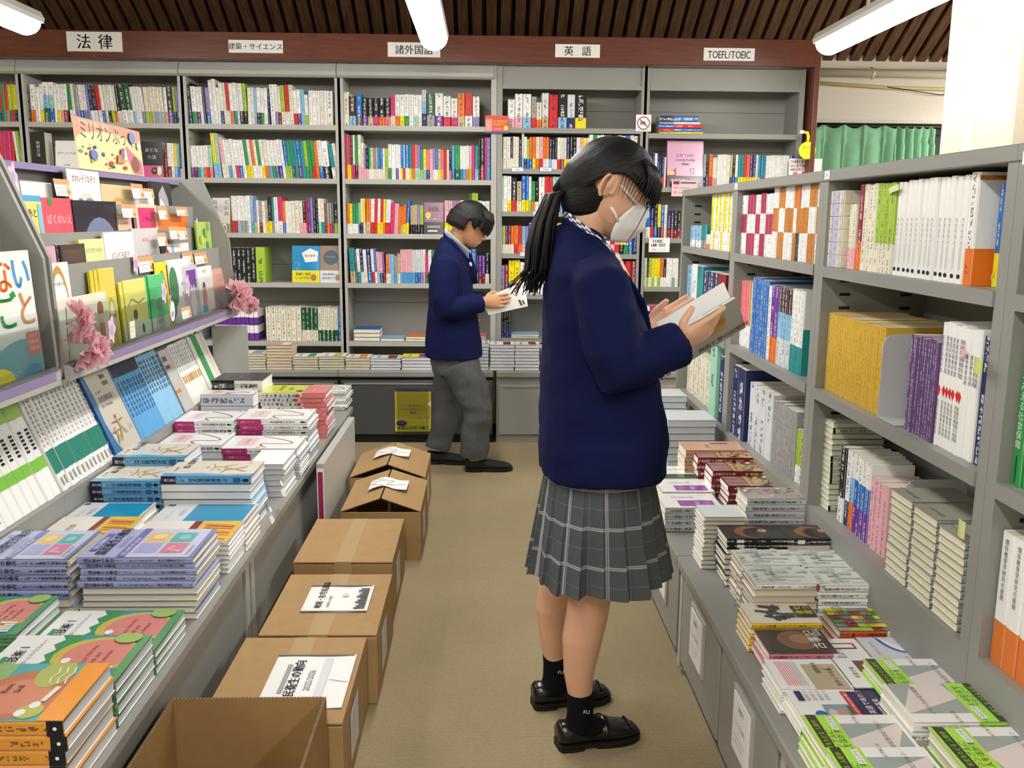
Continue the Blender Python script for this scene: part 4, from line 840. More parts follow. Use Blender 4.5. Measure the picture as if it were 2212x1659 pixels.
# ------------------------------------------------------------------ face-out books
MF = lambda t: Matrix(((0, 1, 0, 0), (-1, 0, 0, t), (0, 0, 1, 0), (0, 0, 0, 1)))
def face_book(name, label, cat, w, h, t, spinec, cover, place, group=None, page='W', band=None):
    o = thing(name, label, cat, (0, 0, 0), 0, group); o.matrix_world = place @ MF(t)
    cm, pm = MB(), MB()
    book_mb(t, h, w, band or [(1, spinec)], page=page, mb=cm, pages=pm)
    pl = Plane(cm, (t, 0, 0), (0, w, 0), (0, 0, h), m=2); cover(pl)
    cm.build('cover', BOOKM, o); pm.build('page_block', BOOKM, o)
    return o
def lface(X, pxl, pxr, pyt, tier, lean=14, base=None, X2=None):
    """placement on a rack tier from the photo: left and right edge, top edge; returns (w, h, matrix)"""
    zb = base if base is not None else TIER[tier][1]
    a = math.radians(lean)
    A = atX(pxl, pyt+15, X); B = atX(pxr, pyt+15, X)
    zt = atX((pxl+pxr)/2, pyt, X-.02).z
    h = (zt-zb)/math.cos(a)
    # foot stands a little in front so that the leaning top lies near X
    lo_, hi_ = (2.612, 4.398) if pxl > 0 else (.8, 2.552)
    Ay, By = max(A.y, lo_), min(B.y, hi_)
    M = Matrix.Translation((X, Ay, zb+.0025)) @ Matrix.Rotation(-a, 4, 'Y') @ Matrix.Rotation(math.pi/2, 4, 'Z')
    return By-Ay, h, M
PB = 'picture books on the rack'
def pb(tier, pxl, pxr, pyt, label, cover, spinec='w', t=.01, dx=.022, n=1, lean=3, name='picture_book', page='w'):
    X = TIER[tier][0]-.008-dx*.5
    w, h, M = lface(X, pxl, pxr, pyt, tier, lean)
    face_book(name, label, 'picture book', w, h, t, spinec, cover, M, PB, page)
def cov(bg, *items):
    def f(pl):
        pl.rect(0, 0, 1, 1, bg); art(pl, items)
    return f
def T(x, y, s, t, c='k', **k): return ('t', x, y, s, t, c, dict(center=True, bold=.02, **k))
# top tier
pb(3, 19, 48, 394, 'white picture book ending in ずかん, beside the near side panel', cov('w', T(.5, .45, .03, 'ずかん')))
pb(3, 52, 119, 396, 'white picture book with dark green title', cov('w', T(.5, .5, .026, '大ピンチずかん', 'G')))
pb(3, 152, 221, 371, 'white picture book with red title and two grey brown animals', cov('w', ('e', .5, .5, .3, .2, (.62, .72, .6)), T(.5, .84, .03, 'かわいそうなぞう', 'R', squeeze=.8), ('e', .33, .42, .16, .2, (.28, .22, .17)), ('e', .6, .46, .2, .17, (.33, .28, .24)), ('e', .33, .25, .08, .25, (.25, .2, .15)), ('e', .7, .25, .08, .22, (.3, .25, .2))), spinec='e', t=.014, dx=.015)
pb(3, 224, 292, 402, 'kraft coloured picture book with red spine and brown fan drawing', cov((.72, .55, .32), ('o', .5, .5, .2, .28, (.6, .38, .12)), ('l', [(.3, .3), (.5, .5), (.7, .3)], .012, 'd')), spinec='r', t=.02)
pb(3, 331, 374, 396, 'black picture book with a pale long-haired profile', cov('k', ('p', [(.3, .1), (.35, .8), (.6, .95), (.8, .7), (.85, .1)], (.4, .4, .42)), ('p', [(.3, .4), (.42, .72), (.6, .6), (.55, .25)], 'w'), ('l', [(.4, .5), (.52, .5)], .003, 'k')), spinec='k', t=.012)
pb(3, 293, 337, 427, 'small white picture book peeping over the pink one', cov('w', T(.5, .8, .018, 'もったいない', 'E')), dx=.008)
# third tier
pb(2, 38, 97, 424, 'yellow picture book with blue top edge titled このあと', cov((.80, .74, .2), ('r', 0, .93, 1, 1, 'C'), ('e', .45, .4, .34, .3, 'y'), T(.45, .75, .03, 'このあと'), ('e', .35, .4, .1, .1, 'w'), ('e', .58, .38, .09, .09, 'w'), ('r', .82, .3, .97, .9, 'c'), ('r', 0, 0, 1, .1, 'c')), spinec='c', dx=.03)
pb(2, 98, 166, 430, 'red picture book titled ぼくのいえ with a little house', cov((.72, .1, .14), T(.5, .68, .034, 'ぼくのいえ', 'w'), ('p', [(.4, .1), (.4, .4), (.58, .55), (.72, .4), (.72, .1)], (.35, .04, .06)), ('e', .15, .15, .1, .1, 'g'), ('e', .85, .3, .1, .12, (.5, .1, .2)), ('e', .25, .95, .07, .05, 'g'), ('r', .1, .3, .3, .5, 'm')), spinec='R', dx=.03)
pb(2, 165, 258, 436, 'dark night blue picture book with a pale blue furry shape', cov((.012, .015, .03), ('e', .55, .35, .38, .42, (.16, .22, .36)), ('e', .55, .25, .36, .3, (.3, .38, .52)), ('e', .45, .1, .3, .14, (.62, .68, .75)), ('p', [(.75, .3), (.98, .35), (.8, .15)], (.2, .26, .4))), spinec='k', t=.014, dx=.02)
pb(2, 259, 289, 463, 'small beige picture book with two sandals', cov((.72, .5, .36), ('e', .35, .35, .09, .22, (.25, .14, .06)), ('e', .62, .35, .09, .22, (.28, .16, .07)), T(.5, .8, .014, 'くつくつ', 'R')), spinec='s', dx=.015)
pb(2, 298, 344, 444, 'cream picture book with pink title panel', cov((.80, .68, .42), ('r', .12, .6, .9, .95, 'm'), T(.5, .72, .022, 'どうぞのいす', 'R', squeeze=.8), ('l', [(.42, .08), (.42, .4)], .014, (.4, .2, .06)), ('l', [(.62, .08), (.62, .4)], .014, (.4, .2, .06)), ('r', 0, 0, .06, 1, 'p')), spinec='p')
pb(2, 345, 408, 463, 'orange shaped picture book with a round smiling end', cov((.80, .2, .03), T(.4, .3, .02, 'まるまるまるの', 'R', squeeze=.7), ('e', .85, .5, .14, .48, 'o'), ('e', .8, .4, .02, .06, 'R'), ('e', .92, .4, .02, .06, 'R')), spinec='o')
# second tier
pb(1, 97, 127, 533, 'pink picture book with a white cloud shape', cov((.72, .4, .55), ('e', .55, .35, .3, .3, 'w'), T(.5, .25, .012, 'もこもこ', 'e')), spinec='p')
pb(1, 138, 190, 528, 'dark brown picture book titled 本でした', cov((.06, .035, .03), ('r', .08, .08, .92, .92, (.10, .06, .05)), T(.5, .4, .03, '本でした', 'w')), spinec='d', t=.02)
pb(1, 178, 236, 517, 'pale yellow picture book with green title and a small dark animal', cov((.80, .78, .38), T(.5, .8, .018, 'もうじきたべられる', 'g', squeeze=.75), ('e', .62, .3, .12, .14, 'd'), ('e', .55, .18, .14, .12, 'w')), spinec='y')
pb(1, 231, 294, 502, 'white picture book with red title above bread rolls', cov('w', T(.5, .6, .032, 'パンどろぼう', 'R', squeeze=.85), ('e', .5, .16, .38, .2, (.55, .27, .07)), ('e', .3, .18, .15, .16, (.72, .42, .16)), ('e', .5, .2, .15, .17, (.75, .45, .18)), ('e', .7, .18, .15, .16, (.70, .40, .14))), dx=.018)
pb(1, 292, 347, 494, 'pale grey picture book with a striped cat', cov((.62, .6, .6), T(.5, .8, .018, '100万回ねこ', 'P', squeeze=.8), ('p', [(.4, .0), (.38, .5), (.45, .62), (.5, .52), (.62, .52), (.68, .62), (.72, .5), (.75, .0)], (.2, .19, .17)), ('e', .48, .42, .03, .03, 'y'), ('e', .62, .42, .03, .03, 'y')), spinec='h')
pb(1, 352, 412, 527, 'low wide picture book with black and blue bands', cov('w', ('r', 0, 0, .2, 1, 'k'), ('e', .2, .5, .12, .4, 'r'), ('r', .35, 0, .45, 1, 'c'), T(.7, .6, .02, 'しましま')), spinec='k')
pb(1, 430, 464, 480, 'green leafy picture book at the far end of its tier', cov((.45, .62, .18), *[('e', .2+.15*(i % 5), .15+.11*(i//2), .09, .08, ('g', 'l', (.3, .5, .1), 'y')[i % 4]) for i in range(15)]), spinec='l')
# front tier behind the clear strip
pb(0, 109, 158, 568, 'white picture book with an orange ringed oval portrait', cov('w', ('o', .5, .45, .36, .42, (.6, .32, .08), 20, 1.25), ('e', .5, .35, .12, .2, (.1, .09, .08)), ('e', .5, .5, .08, .08, 'W'), T(.5, .78, .014, 'ナンセンス', 'E'), ('r', .8, 0, 1, .3, 'y')), spinec='w', dx=.05)
pb(0, 112, 236, 640, 'wide pale green picture book with a brown haired figure', cov((.62, .68, .56), ('r', 0, .85, 1, 1, 'W'), ('e', .85, .75, .06, .12, (.3, .12, .05)), ('e', .85, .6, .05, .08, (.75, .5, .36)), ('r', .8, .2, .9, .52, (.45, .15, .1)), ('t', .55, .6, .02, 'いのり', 'R', dict(bold=.02))), spinec='W', t=.012, dx=.012)
for i in range(3):
    pb(0, 203+i*9, 236+i*9, 583-i*2, f'yellow picture book with bean pods on the cover, {ORD[i+1]} of three', cov((.75, .62, .1), ('o', .6, .4, .16, .2, (.35, .42, .12), 20, 1.2), ('e', .6, .4, .14, .2, 'W'), T(.6, .4, .016, 'そらまめ', 'd', squeeze=.8), ('o', .6, .1, .1, .15, (.35, .42, .12))), spinec='y', dx=.045-.008*i)
for i in range(2):
    pb(0, 263+i*9, 311+i*8, 606-i*3, f'yellow green picture book with outline drawings, {ORD[i+1]} of two', cov((.78, .74, .2), ('r', 0, 0, 1, .35, (.6, .68, .55)), ('l', [(.1, .6), (.3, .7), (.6, .62), (.9, .68)], .004, 'E'), ('e', .4, .45, .1, .08, 'E'), ('e', .7, .2, .06, .08, 'G')), spinec='y', dx=.03-.008*i)
for i in range(3):
    pb(0, 309+i*8, 345+i*8, 598-i*3, f'bright green picture book, {ORD[i+1]} of three', cov((.10, .58, .2), ('r', 0, 0, 1, .3, (.6, .68, .58)), ('e', .55, .5, .2, .12, (.2, .4, .3)), T(.5, .2, .014, 'かえるくん', 'R')), spinec='g', dx=.034-.008*i)
pb(0, 340, 372, 566, 'yellow picture book with a brown oval frame', cov('y', ('o', .45, .6, .15, .24, (.45, .2, .05), 16, 1.2), ('e', .45, .6, .14, .2, (.6, .4, .2)), ('l', [(.82, .95), (.82, .5)], .012, 'd')), spinec='k', dx=.05)
pb(0, 366, 411, 560, 'white picture book with a dark green cactus shape', cov('w', ('e', .25, .6, .2, .3, (.03, .22, .07)), ('e', .15, .35, .12, .2, (.05, .28, .1)), T(.7, .6, .02, 'はって', 'k'), T(.7, .45, .02, 'あおい', 'k')), dx=.05)
pb(0, 403, 431, 573, 'lilac picture book with a purple title card', cov((.62, .55, .72), ('r', .15, .6, .85, .92, 'v'), ('e', .5, .3, .22, .2, 'w'), ('e', .42, .5, .06, .16, 'w'), ('e', .58, .5, .06, .16, 'w')), spinec='w', dx=.03)
pb(0, 428, 462, 575, 'white picture book with a dark haired figure in pink', cov('w', T(.5, .88, .014, 'かぜひき', 'k'), ('e', .4, .62, .09, .08, 'k'), ('e', .4, .4, .14, .2, (.6, .25, .22)), ('e', .6, .25, .12, .16, 'W'), ('r', .2, .1, .5, .25, 'C')), dx=.04)
for i in range(9):
    A = atX(449, 600, -1.24).y; dy = (atX(492, 600, -1.24).y-A)/9
    o = book_mb(dy*.94, .2, .15, [(.5, 'e'), (1, (.70, .34, .27))], text=False).build('picture_book', BOOKM)
    o.matrix_world = Matrix.Translation((-1.225, A+i*dy, TIER[0][1]+.001)) @ Matrix.Rotation(math.radians(-8), 4, 'Y') @ Matrix.Rotation(math.pi/2, 4, 'Z')
    tag(o, f'coral topped picture book, {ORD[i+1]} in the upright set at the far end', 'picture book', PB)
# the near rack's large white book
w, h, M = lface(-1.212, -40, 76, 545, 0, 3)
def c_shi(pl):
    pl.rect(0, 0, 1, 1, 'w')
    for t, x, y, c in (('な', .42, .72, 'o'), ('い', .78, .72, 'C'), ('な', .1, .72, 'C'), ('し', .1, .45, (.75, .3, .12)), ('ご', .45, .45, 'g'), ('と', .8, .45, (.75, .35, .15))): pl.text(x, y, w*.4, t, c, center=True, bold=.06)
    pl.rect(0, 0, 1, .3, (.25, .5, .5)); pl.ell(.6, .2, .5, .14, (.16, .4, .45)); pl.ell(.1, .05, .3, .12, 'y'); pl.rect(.72, .2, .98, .38, (.6, .2, .16)); pl.text(.1, .08, .016, 'のぞいてみよう', 'w', bold=.02); pl.ell(.75, .06, .2, .08, (.1, .3, .4))
    for i in range(3): pl.text(.75, .34-.05*i, .012, '仕事の本', 'w')
face_book('picture_book', 'large white picture book with big painted letters ending in しごと', 'picture book', w, h, .012, 'w', c_shi, M, PB)
# ------------------------------------------------------------------ cards, cut-out flowers and the big poster
def popcard(label, X, pxl, pxr, pyt, pyb, g='kraft topped picture book cards'):
    a = atX(pxl, pyb, X); c = atX(pxr, pyt, X)
    mb = MB(); w, h = c.y-a.y, c.z-a.z; mb.box((0, 0, 0), (.0012, w, h)); pl = Plane(mb, (.0012, 0, 0), (0, w, 0), (0, 0, h))
    pl.rect(0, .68, 1, 1, (.62, .34, .16)); pl.rect(.72, .0, 1, .7, (.72, .52, .26)); pl.ell(.84, .25, .12, .14, (.5, .25, .1)); pl.text(.06, .42, h*.14, 'よみきかせ', 'E', squeeze=w/h*.75)
    for i in range(3): pl.line([(.06, .3-.1*i), (.64, .3-.1*i)], .0012, 'e')
    o = mb.build('shelf_card', M_PAPER); o.location = (a.x, a.y, a.z); o.rotation_euler = (0, math.radians(-8), 0); tag(o, label, 'card', g)
for X, q, lb in ((-1.37, (122, 152, 388, 423), 'above the red little house book'), (-1.36, (288, 310, 398, 428), 'above the cream book with pink title'), (-1.365, (313, 332, 408, 428), 'beside the black profile book'),
                 (-1.312, (266, 294, 442, 470), 'above the sandals book'), (-1.312, (345, 362, 446, 474), 'above the orange shaped book'), (-1.312, (383, 405, 448, 466), 'behind the round end of the orange book'),
                 (-1.256, (344, 360, 502, 532), 'beside the striped cat book'), (-1.256, (369, 387, 489, 517), 'first of the pair over the low wide book'), (-1.256, (388, 404, 490, 518), 'second of the pair over the low wide book'),
                 (-1.25, (302, 332, 552, 590), 'above the bright green books'), (-1.25, (397, 417, 543, 574), 'above the lilac book'), (-1.25, (423, 447, 543, 572), 'beside the coral set'), (-1.175, (395, 412, 660, 690), 'on the clear strip below the lilac book')):
    popcard(f'small kraft and white card {lb}', X, *q)
def cutout(label, X, px, py, s=.035):
    c = atX(px, py, X); mb = MB(); rn = random.Random(px)
    n = 40; out = [(s*(1+.22*math.cos(5*a))*math.cos(a)*.8, s*1.25*(1+.22*math.cos(5*a))*math.sin(a)) for a in np.linspace(0, 2*math.pi, n, endpoint=False)]
    mb.loft([[(q, x, z) for x, z in out] for q in (0, .0012)], (.80, .52, .62), smooth=False)
    pl = Plane(mb, (.0012, 0, 0), (0, 1, 0), (0, 0, 1)); pl.ell(0, -.002, s*.42, s*.6, (.42, .38, .68))
    o = mb.build('paper_flower', M_PAPER); o.location = c; tag(o, label, 'paper cut-out', 'pink and lilac flower cut-outs')
for X, px, py, lb in ((-1.40, 27, 382, 'above the book ending in ずかん'), (-1.25, 293, 568, 'beside the card over the green books'), (-1.178, 241, 712, 'low on the clear strip beside the pink pompom'), (-1.178, 354, 630, 'over the bright green books'), (-1.178, 405, 617, 'over the lilac book'), (-1.30, 425, 492, 'behind the green leafy book')):
    cutout(f'pink paper flower cut-out {lb}', X, px, py, .03)
a = atX(372, 672, -1.177); mb = MB(); mb.loft([[(q, .03*math.cos(v), .045*math.sin(v)) for v in np.linspace(0, 2*math.pi, 24, endpoint=False)] for q in (0, .0015)], 'w', smooth=False)
pl = Plane(mb, (.0015, 0, 0), (0, 1, 0), (0, 0, 1)); pl.ring(0, 0, .026, .03, 'n', 24, 1.5); pl.ell(.006, -.01, .008, .012, 'e'); pl.ell(-.008, -.012, .008, .012, 'e'); pl.text(0, .01, .009, 'えほん', 'E', center=True)
o = mb.build('oval_card', M_PAPER); o.location = a; tag(o, 'white oval card with navy rim on the clear strip', 'card')
a = atX(286, 712, -1.176); mb = MB(); mb.box((0, -.022, -.028), (.001, .022, .028), (.82, .78, .6)); pl = Plane(mb, (.001, 0, 0), (0, 1, 0), (0, 0, 1)); pl.text(0, .006, .01, 'ミリオン', 'E', center=True); pl.text(0, -.008, .01, 'ぶっく', 'E', center=True); pl.line([(-.008, -.02), (.01, -.018)], .002, 'y')
o = mb.build('note_card', M_PAPER); o.location = a; tag(o, 'pale yellow handwritten note on the clear strip', 'card')
# million book board on the rack's top
PXB = -1.425
A = atX(172, 372, PXB); B = atX(312, 389, PXB); TL = atX(160, 250, PXB)
w, h = B.y-A.y, TL.z-1.474
ps = thing('header_board', 'peach poster board with small painted shapes on top of the picture book rack', 'poster', (PXB, A.y, 1.4765)); ps.rotation_euler = (0, math.radians(-3), 0)
mb = MB(); mb.box((-.004, 0, 0), (0, w, h), (.75, .62, .38)); pl = Plane(mb, (0, 0, 0), (0, w, 0), (0, 0, h))
pl.rect(0, 0, 1, 1, (.72, .34, .25)); pl.poly([(0, 0), (1, 0), (1, .55)]+[(.5+.5*math.cos(v), .55+.26*math.sin(v)) for v in np.linspace(.3, math.pi-.1, 12)]+[(0, .5)], (.80, .66, .36))
pl.text(.07, .88, .018, '創刊年100万部を超えた名作絵本', 'W')
pl.text(.05, .62, w*.118, 'ミリオンぶっく', 'E')
pl.poly([(.72, .62), (.98, .3), (.98, .02), (.82, .02), (.75, .3)], (.62, .2, .28)); pl.ell(.86, .22, .07, .16, (.26, .13, .08)); pl.ell(.86, .36, .04, .05, (.28, .14, .09))
rn = random.Random(12)
for i in range(34):
    x, y = rn.uniform(.04, .7), rn.uniform(.05, .52); s = rn.uniform(.012, .035)
    pl.ell(x, y, s, s*rn.uniform(.8, 2), rn.choice([(.12, .18, .42), (.45, .1, .06), (.2, .32, .12), (.62, .35, .06), (.05, .08, .08), 'W', (.5, .22, .1)]), rn.choice([5, 8, 12]))
pl.ell(.2, .3, .05, .1, (.14, .22, .52)); pl.ell(.82, .8, .05, .13, (.2, .28, .55)); pl.ell(.92, .66, .03, .09, 'W'); pl.poly([(.53, .2), (.56, .4), (.64, .38), (.66, .22)], (.62, .25, .08)); pl.ell(.63, .4, .03, .1, (.2, .18, .5))
mb.build('printed_board', M_PAPER, ps)
mb = MB(); mb.box((-.03, w*.45, 0), (-.004, w*.55, .05)); mb.build('foot_clip', M_ACR, ps)
# tissue paper pompoms
M_TISSUE, t, b = nt('pink tissue paper')
b.inputs['Base Color'].default_value = (*lin('f9d3da'), 1); b.inputs['Roughness'].default_value = .85; b.inputs['Specular IOR Level'].default_value = .1
tr_ = t.nodes.new('ShaderNodeBsdfTranslucent'); tr_.inputs['Color'].default_value = (*lin('fcc4d0'), 1); ms_ = t.nodes.new('ShaderNodeMixShader'); ms_.inputs['Fac'].default_value = .5
t.links.new(b.outputs[0], ms_.inputs[1]); t.links.new(tr_.outputs[0], ms_.inputs[2]); t.links.new(ms_.outputs[0], t.nodes['Material Output'].inputs['Surface'])
def pompom(label, c, R, seed, squash=(1, 1, 1)):
    rn = random.Random(seed); mb = MB()
    for i in range(46):
        d = Vector((rn.gauss(0, 1), rn.gauss(0, 1), rn.gauss(0, 1))).normalized()
        if d.x < -.35: d.x = -d.x
        u = d.orthogonal().normalized(); v = d.cross(u); rr = R*rn.uniform(.65, 1.0); wd = R*rn.uniform(.42, .62); ph = rn.uniform(0, 6)
        nn, mm_ = 9, 4; P = []
        for k in range(mm_):
            f = k/(mm_-1)
            for j in range(nn):
                th = (j/(nn-1)-.5)*2.6
                ruf = .16*R*f*math.sin(3.2*th*2+ph)
                r = wd*f
                q = d*(rr*(.35+.65*f)+ruf*.6)+u*(math.sin(th)*r)+v*(math.cos(th)*r*.55+ruf)
                P.append((q.x*squash[0], q.y*squash[1], q.z*squash[2]))
        F = [[k*nn+j, k*nn+j+1, (k+1)*nn+j+1, (k+1)*nn+j] for k in range(mm_-1) for j in range(nn-1)]
        mb.add(P, F, smooth=True)
    o = mb.build('paper_pompom', M_TISSUE); o.location = c; return tag(o, label, 'pompom', 'pink tissue paper pompoms')
pompom('pink tissue pompom, lower of two at the near end of the rack', atX(188, 757, -1.15), .063, 1); pompom('smaller pink tissue pompom above its twin at the near end', atX(165, 692, -1.16), .047, 2, (1, .8, 1.25))
pompom('pink tissue pompom, larger of two at the far end of the rack', atX(510, 640, -1.15), .075, 3); pompom('small pink tissue pompom tucked beside the larger far one', atX(538, 660, -1.12), .048, 4, (1, 1, .9))
# ------------------------------------------------------------------ leaning textbooks under the rack
def lplace(zb, X, lean=22):
    a = math.radians(lean)
    def f(s, dy, ln, w): return Matrix.Translation((X-dy*.5, s, zb)) @ Matrix.Rotation(-a, 4, 'Y') @ Matrix.Rotation(math.pi/2, 4, 'Z')
    return f
def lrun(toks, y0, y1, kindw, where, group, X=-1.235, lean=22, depth=.10, name='textbook', start=1, plain=True):
    sd[0] += 1
    return spines(toks, y0, y1, PT, .001, 0, lplace(PT+.001, X, lean), name, f'{kindw}|{where}', group, depth, sd[0], start=start, plain=plain)
def sp(f, objs, w, h):
    for o in objs:
        mb = MB(); pl_ = Plane(mb, (0, -.0003, 0), (w, 0, 0), (0, 0, h)); pl_.line([(.97, .01), (.97, .99)], .0004, 'h'); f(pl_); mb.build('spine_print', M_PAPER, o)
G1 = lrun('w1^290/0 w w w w w w w w w w w w w w', 1.95, 2.615, 'leaning textbook', 'of the near white set', 'leaning white textbooks, near set')
sp(lambda pl: ([pl.rect(.38, .55+.045*i, .62, .585+.045*i, 'e') for i in range(8)], pl.rect(.4, .06, .6, .2, 'e')), G1[:-7], .042, .29)
sp(lambda pl: (pl.rect(0, .3, 1, .42, (.2, .52, .06)), pl.rect(0, .85, 1, 1, (.35, .55, .12)), [pl.rect(.3, .5+.04*i, .7, .525+.04*i, 'k') for i in range(6)]), G1[-7:], .042, .29)
lrun('ww1^300/0 '+'w '*12, 2.625, 3.0, 'leaning textbook', 'of the green banded set', 'leaning green banded textbooks')
for o in [x for x in COL.objects if x.get('group') == 'leaning green banded textbooks']:
    mb = MB(); pl = Plane(mb, (0, -.0003, 0), (.0275, 0, 0), (0, 0, .3)); pl.rect(0, .18, 1, .42, (.02, .22, .16)); [pl.rect(.35, .46+.05*i, .65, .495+.05*i, (.5, .42, .46) if i < 4 else 'e') for i in range(10)]; pl.rect(.35, .05, .65, .14, 'e'); mb.build('spine_print', M_PAPER, o)
def c_kyu(pl):
    pl.rect(0, 0, 1, 1, (.62, .58, .50)); pl.poly([(0, 1), (.12, 1), (.17, .7), (.12, .4), (.2, .12), (.3, 0), (0, 0)], (.05, .2, .42))
    pl.text(.25, .62, .022, '急性期看護Ⅰ', 'E', bold=.04); pl.text(.25, .72, .009, '成人看護学', 'E'); pl.text(.25, .55, .01, '概論・周手術期看護', 'E')
    for i in range(2): [pl.line([(.62+.022*j, .86-.08*i), (.62+.022*j, .91-.08*i)], .0025, 'k') for j in range(8)]
    for x, y, s in ((.5, .28, 1), (.3, .2, .7)): pl.ell(x, y+.13*s, .025*s, .025*s, (.4, .2, .06)); pl.line([(x-.2*s, y+.08*s), (x, y+.07*s), (x+.2*s, y+.08*s)], .004, (.3, .15, .08)); pl.line([(x, y+.1*s), (x+.03*s, y), (x-.08*s, y-.12*s)], .008, (.6, .35, .08)); pl.line([(x+.03*s, y), (x+.15*s, y-.1*s)], .006, (.3, .35, .12))
    pl.line([(.8, .2), (.84, .27), (.88, .2)], .003, 'E')
face_book('textbook', 'beige nursing textbook with blue wave facing out under the rack', 'book', .22, .30, .02, 'B', c_kyu, Matrix.Translation((-1.236, 3.02, PT+.001)) @ Matrix.Rotation(math.radians(-22), 4, 'Y') @ Matrix.Rotation(math.pi/2, 4, 'Z'), 'leaning nursing textbooks', page='w')
G3 = lrun('C1^285/0 C C C C C C C C c c c c c c c c', 3.26, 3.72, 'leaning textbook', 'of the blue nursing set', 'leaning blue nursing textbooks')
sp(lambda pl: (pl.rect(0, .84, 1, 1, (.05, .045, .08)), [pl.rect(.3, .3+.07*i, .7, .35+.07*i, (.05, .12, .25)) for i in range(7)]), G3[:9], .0255, .285); sp(lambda pl: [pl.rect(.3, .45+.07*i, .7, .5+.07*i, (.05, .09, .16)) for i in range(7)], G3[9:], .0255, .285)
face_book('textbook', 'grey textbook facing out beside the blue nursing set', 'book', .12, .27, .012, 'e', cov((.58, .57, .55), ('r', .1, .82, .5, .9, 'E'), ('r', .1, .7, .5, .76, 'E'), ('r', .0, .3, .5, .36, (.62, .33, .08))), Matrix.Translation((-1.236, 3.73, PT+.001)) @ Matrix.Rotation(math.radians(-22), 4, 'Y') @ Matrix.Rotation(math.pi/2, 4, 'Z'), 'leaning nursing textbooks', page='w')
G4 = lrun('w1^278/0 w w w w w w w w w', 3.86, 4.10, 'leaning textbook', 'of the orange ticked set', 'leaning orange ticked textbooks')
sp(lambda pl: (pl.rect(.2, .36, .9, .48, (.62, .33, .08)), [pl.rect(.35, .55+.07*i, .65, .6+.07*i, 'e') for i in range(6)]), G4, .0225, .278)
G5 = lrun('w1^280/0 w g g g w w W W w', 4.12, 4.34, 'leaning textbook', 'of the green and white set', 'leaning green and white textbooks')
mb = MB(); mb.box((0, 0, 0), (.012, .006, .3)); o = mb.build('bookend', M_STEEL2); o.matrix_world = Matrix.Translation((-1.3, 4.36, PT+.001)) ; tag(o, 'grey plate closing the green and white textbook set', 'bookend')
o.scale = (14, 1, .95)
# the shelf behind, sloping board that the textbooks lean on
mb = MB(); mb.box((-.006, 0, 0), (0, 3.75, .32)); o = mb.build('sloping_backboard', M_STEEL); o.matrix_world = Matrix.Translation((-1.375, .66, PT)) @ Matrix.Rotation(math.radians(-22), 4, 'Y'); tag(o, 'grey sloping board behind the leaning textbooks', 'backboard')
# ------------------------------------------------------------------ textbook piles on the counter
def LS(name, desc, where, corner, n, bands, cover=None, xr=-.70, w=.275, dep=.2, z0=CT, **k):
    c = atX(*corner, xr); w = min(w, xr+1.2125)
    stack(name, desc, where, 'book', xr-w, xr, c.y, dep, z0+.0005, c.z, n, bands, cover, group=k.pop('group', f'{desc} pile {where}'), **k)
    return c
def c_skill(bg):
    def f(pl):
        pl.rect(0, 0, 1, 1, 'w'); pl.rect(0, 0, 1, .62, (.05, .32, .38)); pl.poly([(0, .62)]+[(i/9, .62+(.05 if i % 2 else 0)) for i in range(10)]+[(1, .5), (0, .5)], (.06, .32, .12))
        pl.ell(.55, .3, .4, .3, (.62, .5, .08)); pl.ell(.55, .28, .34, .25, (.70, .26, .22)); pl.rect(0, 0, 1, .07, bg)
        for i, s in enumerate(('Basic Nursing', 'Skill and', 'Technique')): pl.text(.35, .33-.07*i, .014, s, (.35, .05, .05))
        for x, y in ((.3, .5), (.42, .47)): pl.ell(x, y, .06, .035, 'w', 7)
        pl.text(.12, .82, .026, '看護技術Ⅰ', 'k', bold=.03); pl.rect(.1, .9, .5, .94, (.06, .32, .12)); pl.text(.12, .74, .011, '看護の基盤ヘルスアセスメント', 'E')
        for i in range(5): pl.rect(.05+.05*i, .1, .09+.05*i, .2+.05*(i % 3), 'W')
        pl.ell(.9, .15, .12, .1, (.35, .55, .15)); pl.ell(.1, .45, .09, .06, (.5, .62, .5))
    return f
def c_skill2(pl):
    pl.rect(0, 0, 1, 1, 'w'); pl.rect(0, 0, 1, .72, (.1, .42, .42)); pl.poly([(0, .72)]+[(i/9, .72+(.05 if i % 2 else -.02)) for i in range(10)]+[(1, .6), (0, .6)], (.3, .48, .2))
    pl.ell(.45, .38, .42, .3, (.55, .2, .10)); pl.ell(.4, .42, .3, .2, (.68, .26, .16)); pl.rect(0, 0, 1, .16, (.85, .33, .03)); pl.ell(.8, .3, .25, .12, (.45, .5, .12)); pl.ell(.15, .25, .12, .08, (.5, .5, .1))
    for x, y in ((.25, .25), (.12, .3)): pl.ell(x, y, .06, .035, 'w', 7)
    pl.text(.45, .5, .016, 'Basic', 'd'); pl.text(.45, .42, .016, 'Skill', 'd'); pl.rect(.0, .55, .16, .62, 'W'); pl.line([(.3, .22), (.55, .2)], .01, 'W')
    for i in range(3): pl.line([(.6, .18+.05*i), (.7, .2+.05*i), (.8, .18+.05*i), (.9, .2+.05*i)], .003, 'W')
s_or = lambda pl, th: (pl.rect(0, .0, 1, .1, 'k'), pl.ell(.5, .05, .12, .012, 'w'), pl.text(.5, .75, th*.5, '看護技術　Ⅱ', 'W', vert=True))
LS('textbook', 'orange spined nursing skills textbook', 'at the very front of the counter', (135, 1558), 5, [(1, (.78, .33, .04))], c_skill2, spine=s_or, page='h', pat='ss', seed=1)
LS('textbook', 'green edged nursing skills textbook', 'behind the orange spined ones', (248, 1474), 4, [(1, (.12, .35, .14))], c_skill((.12, .35, .14)), page='h', pat='s', seed=2)
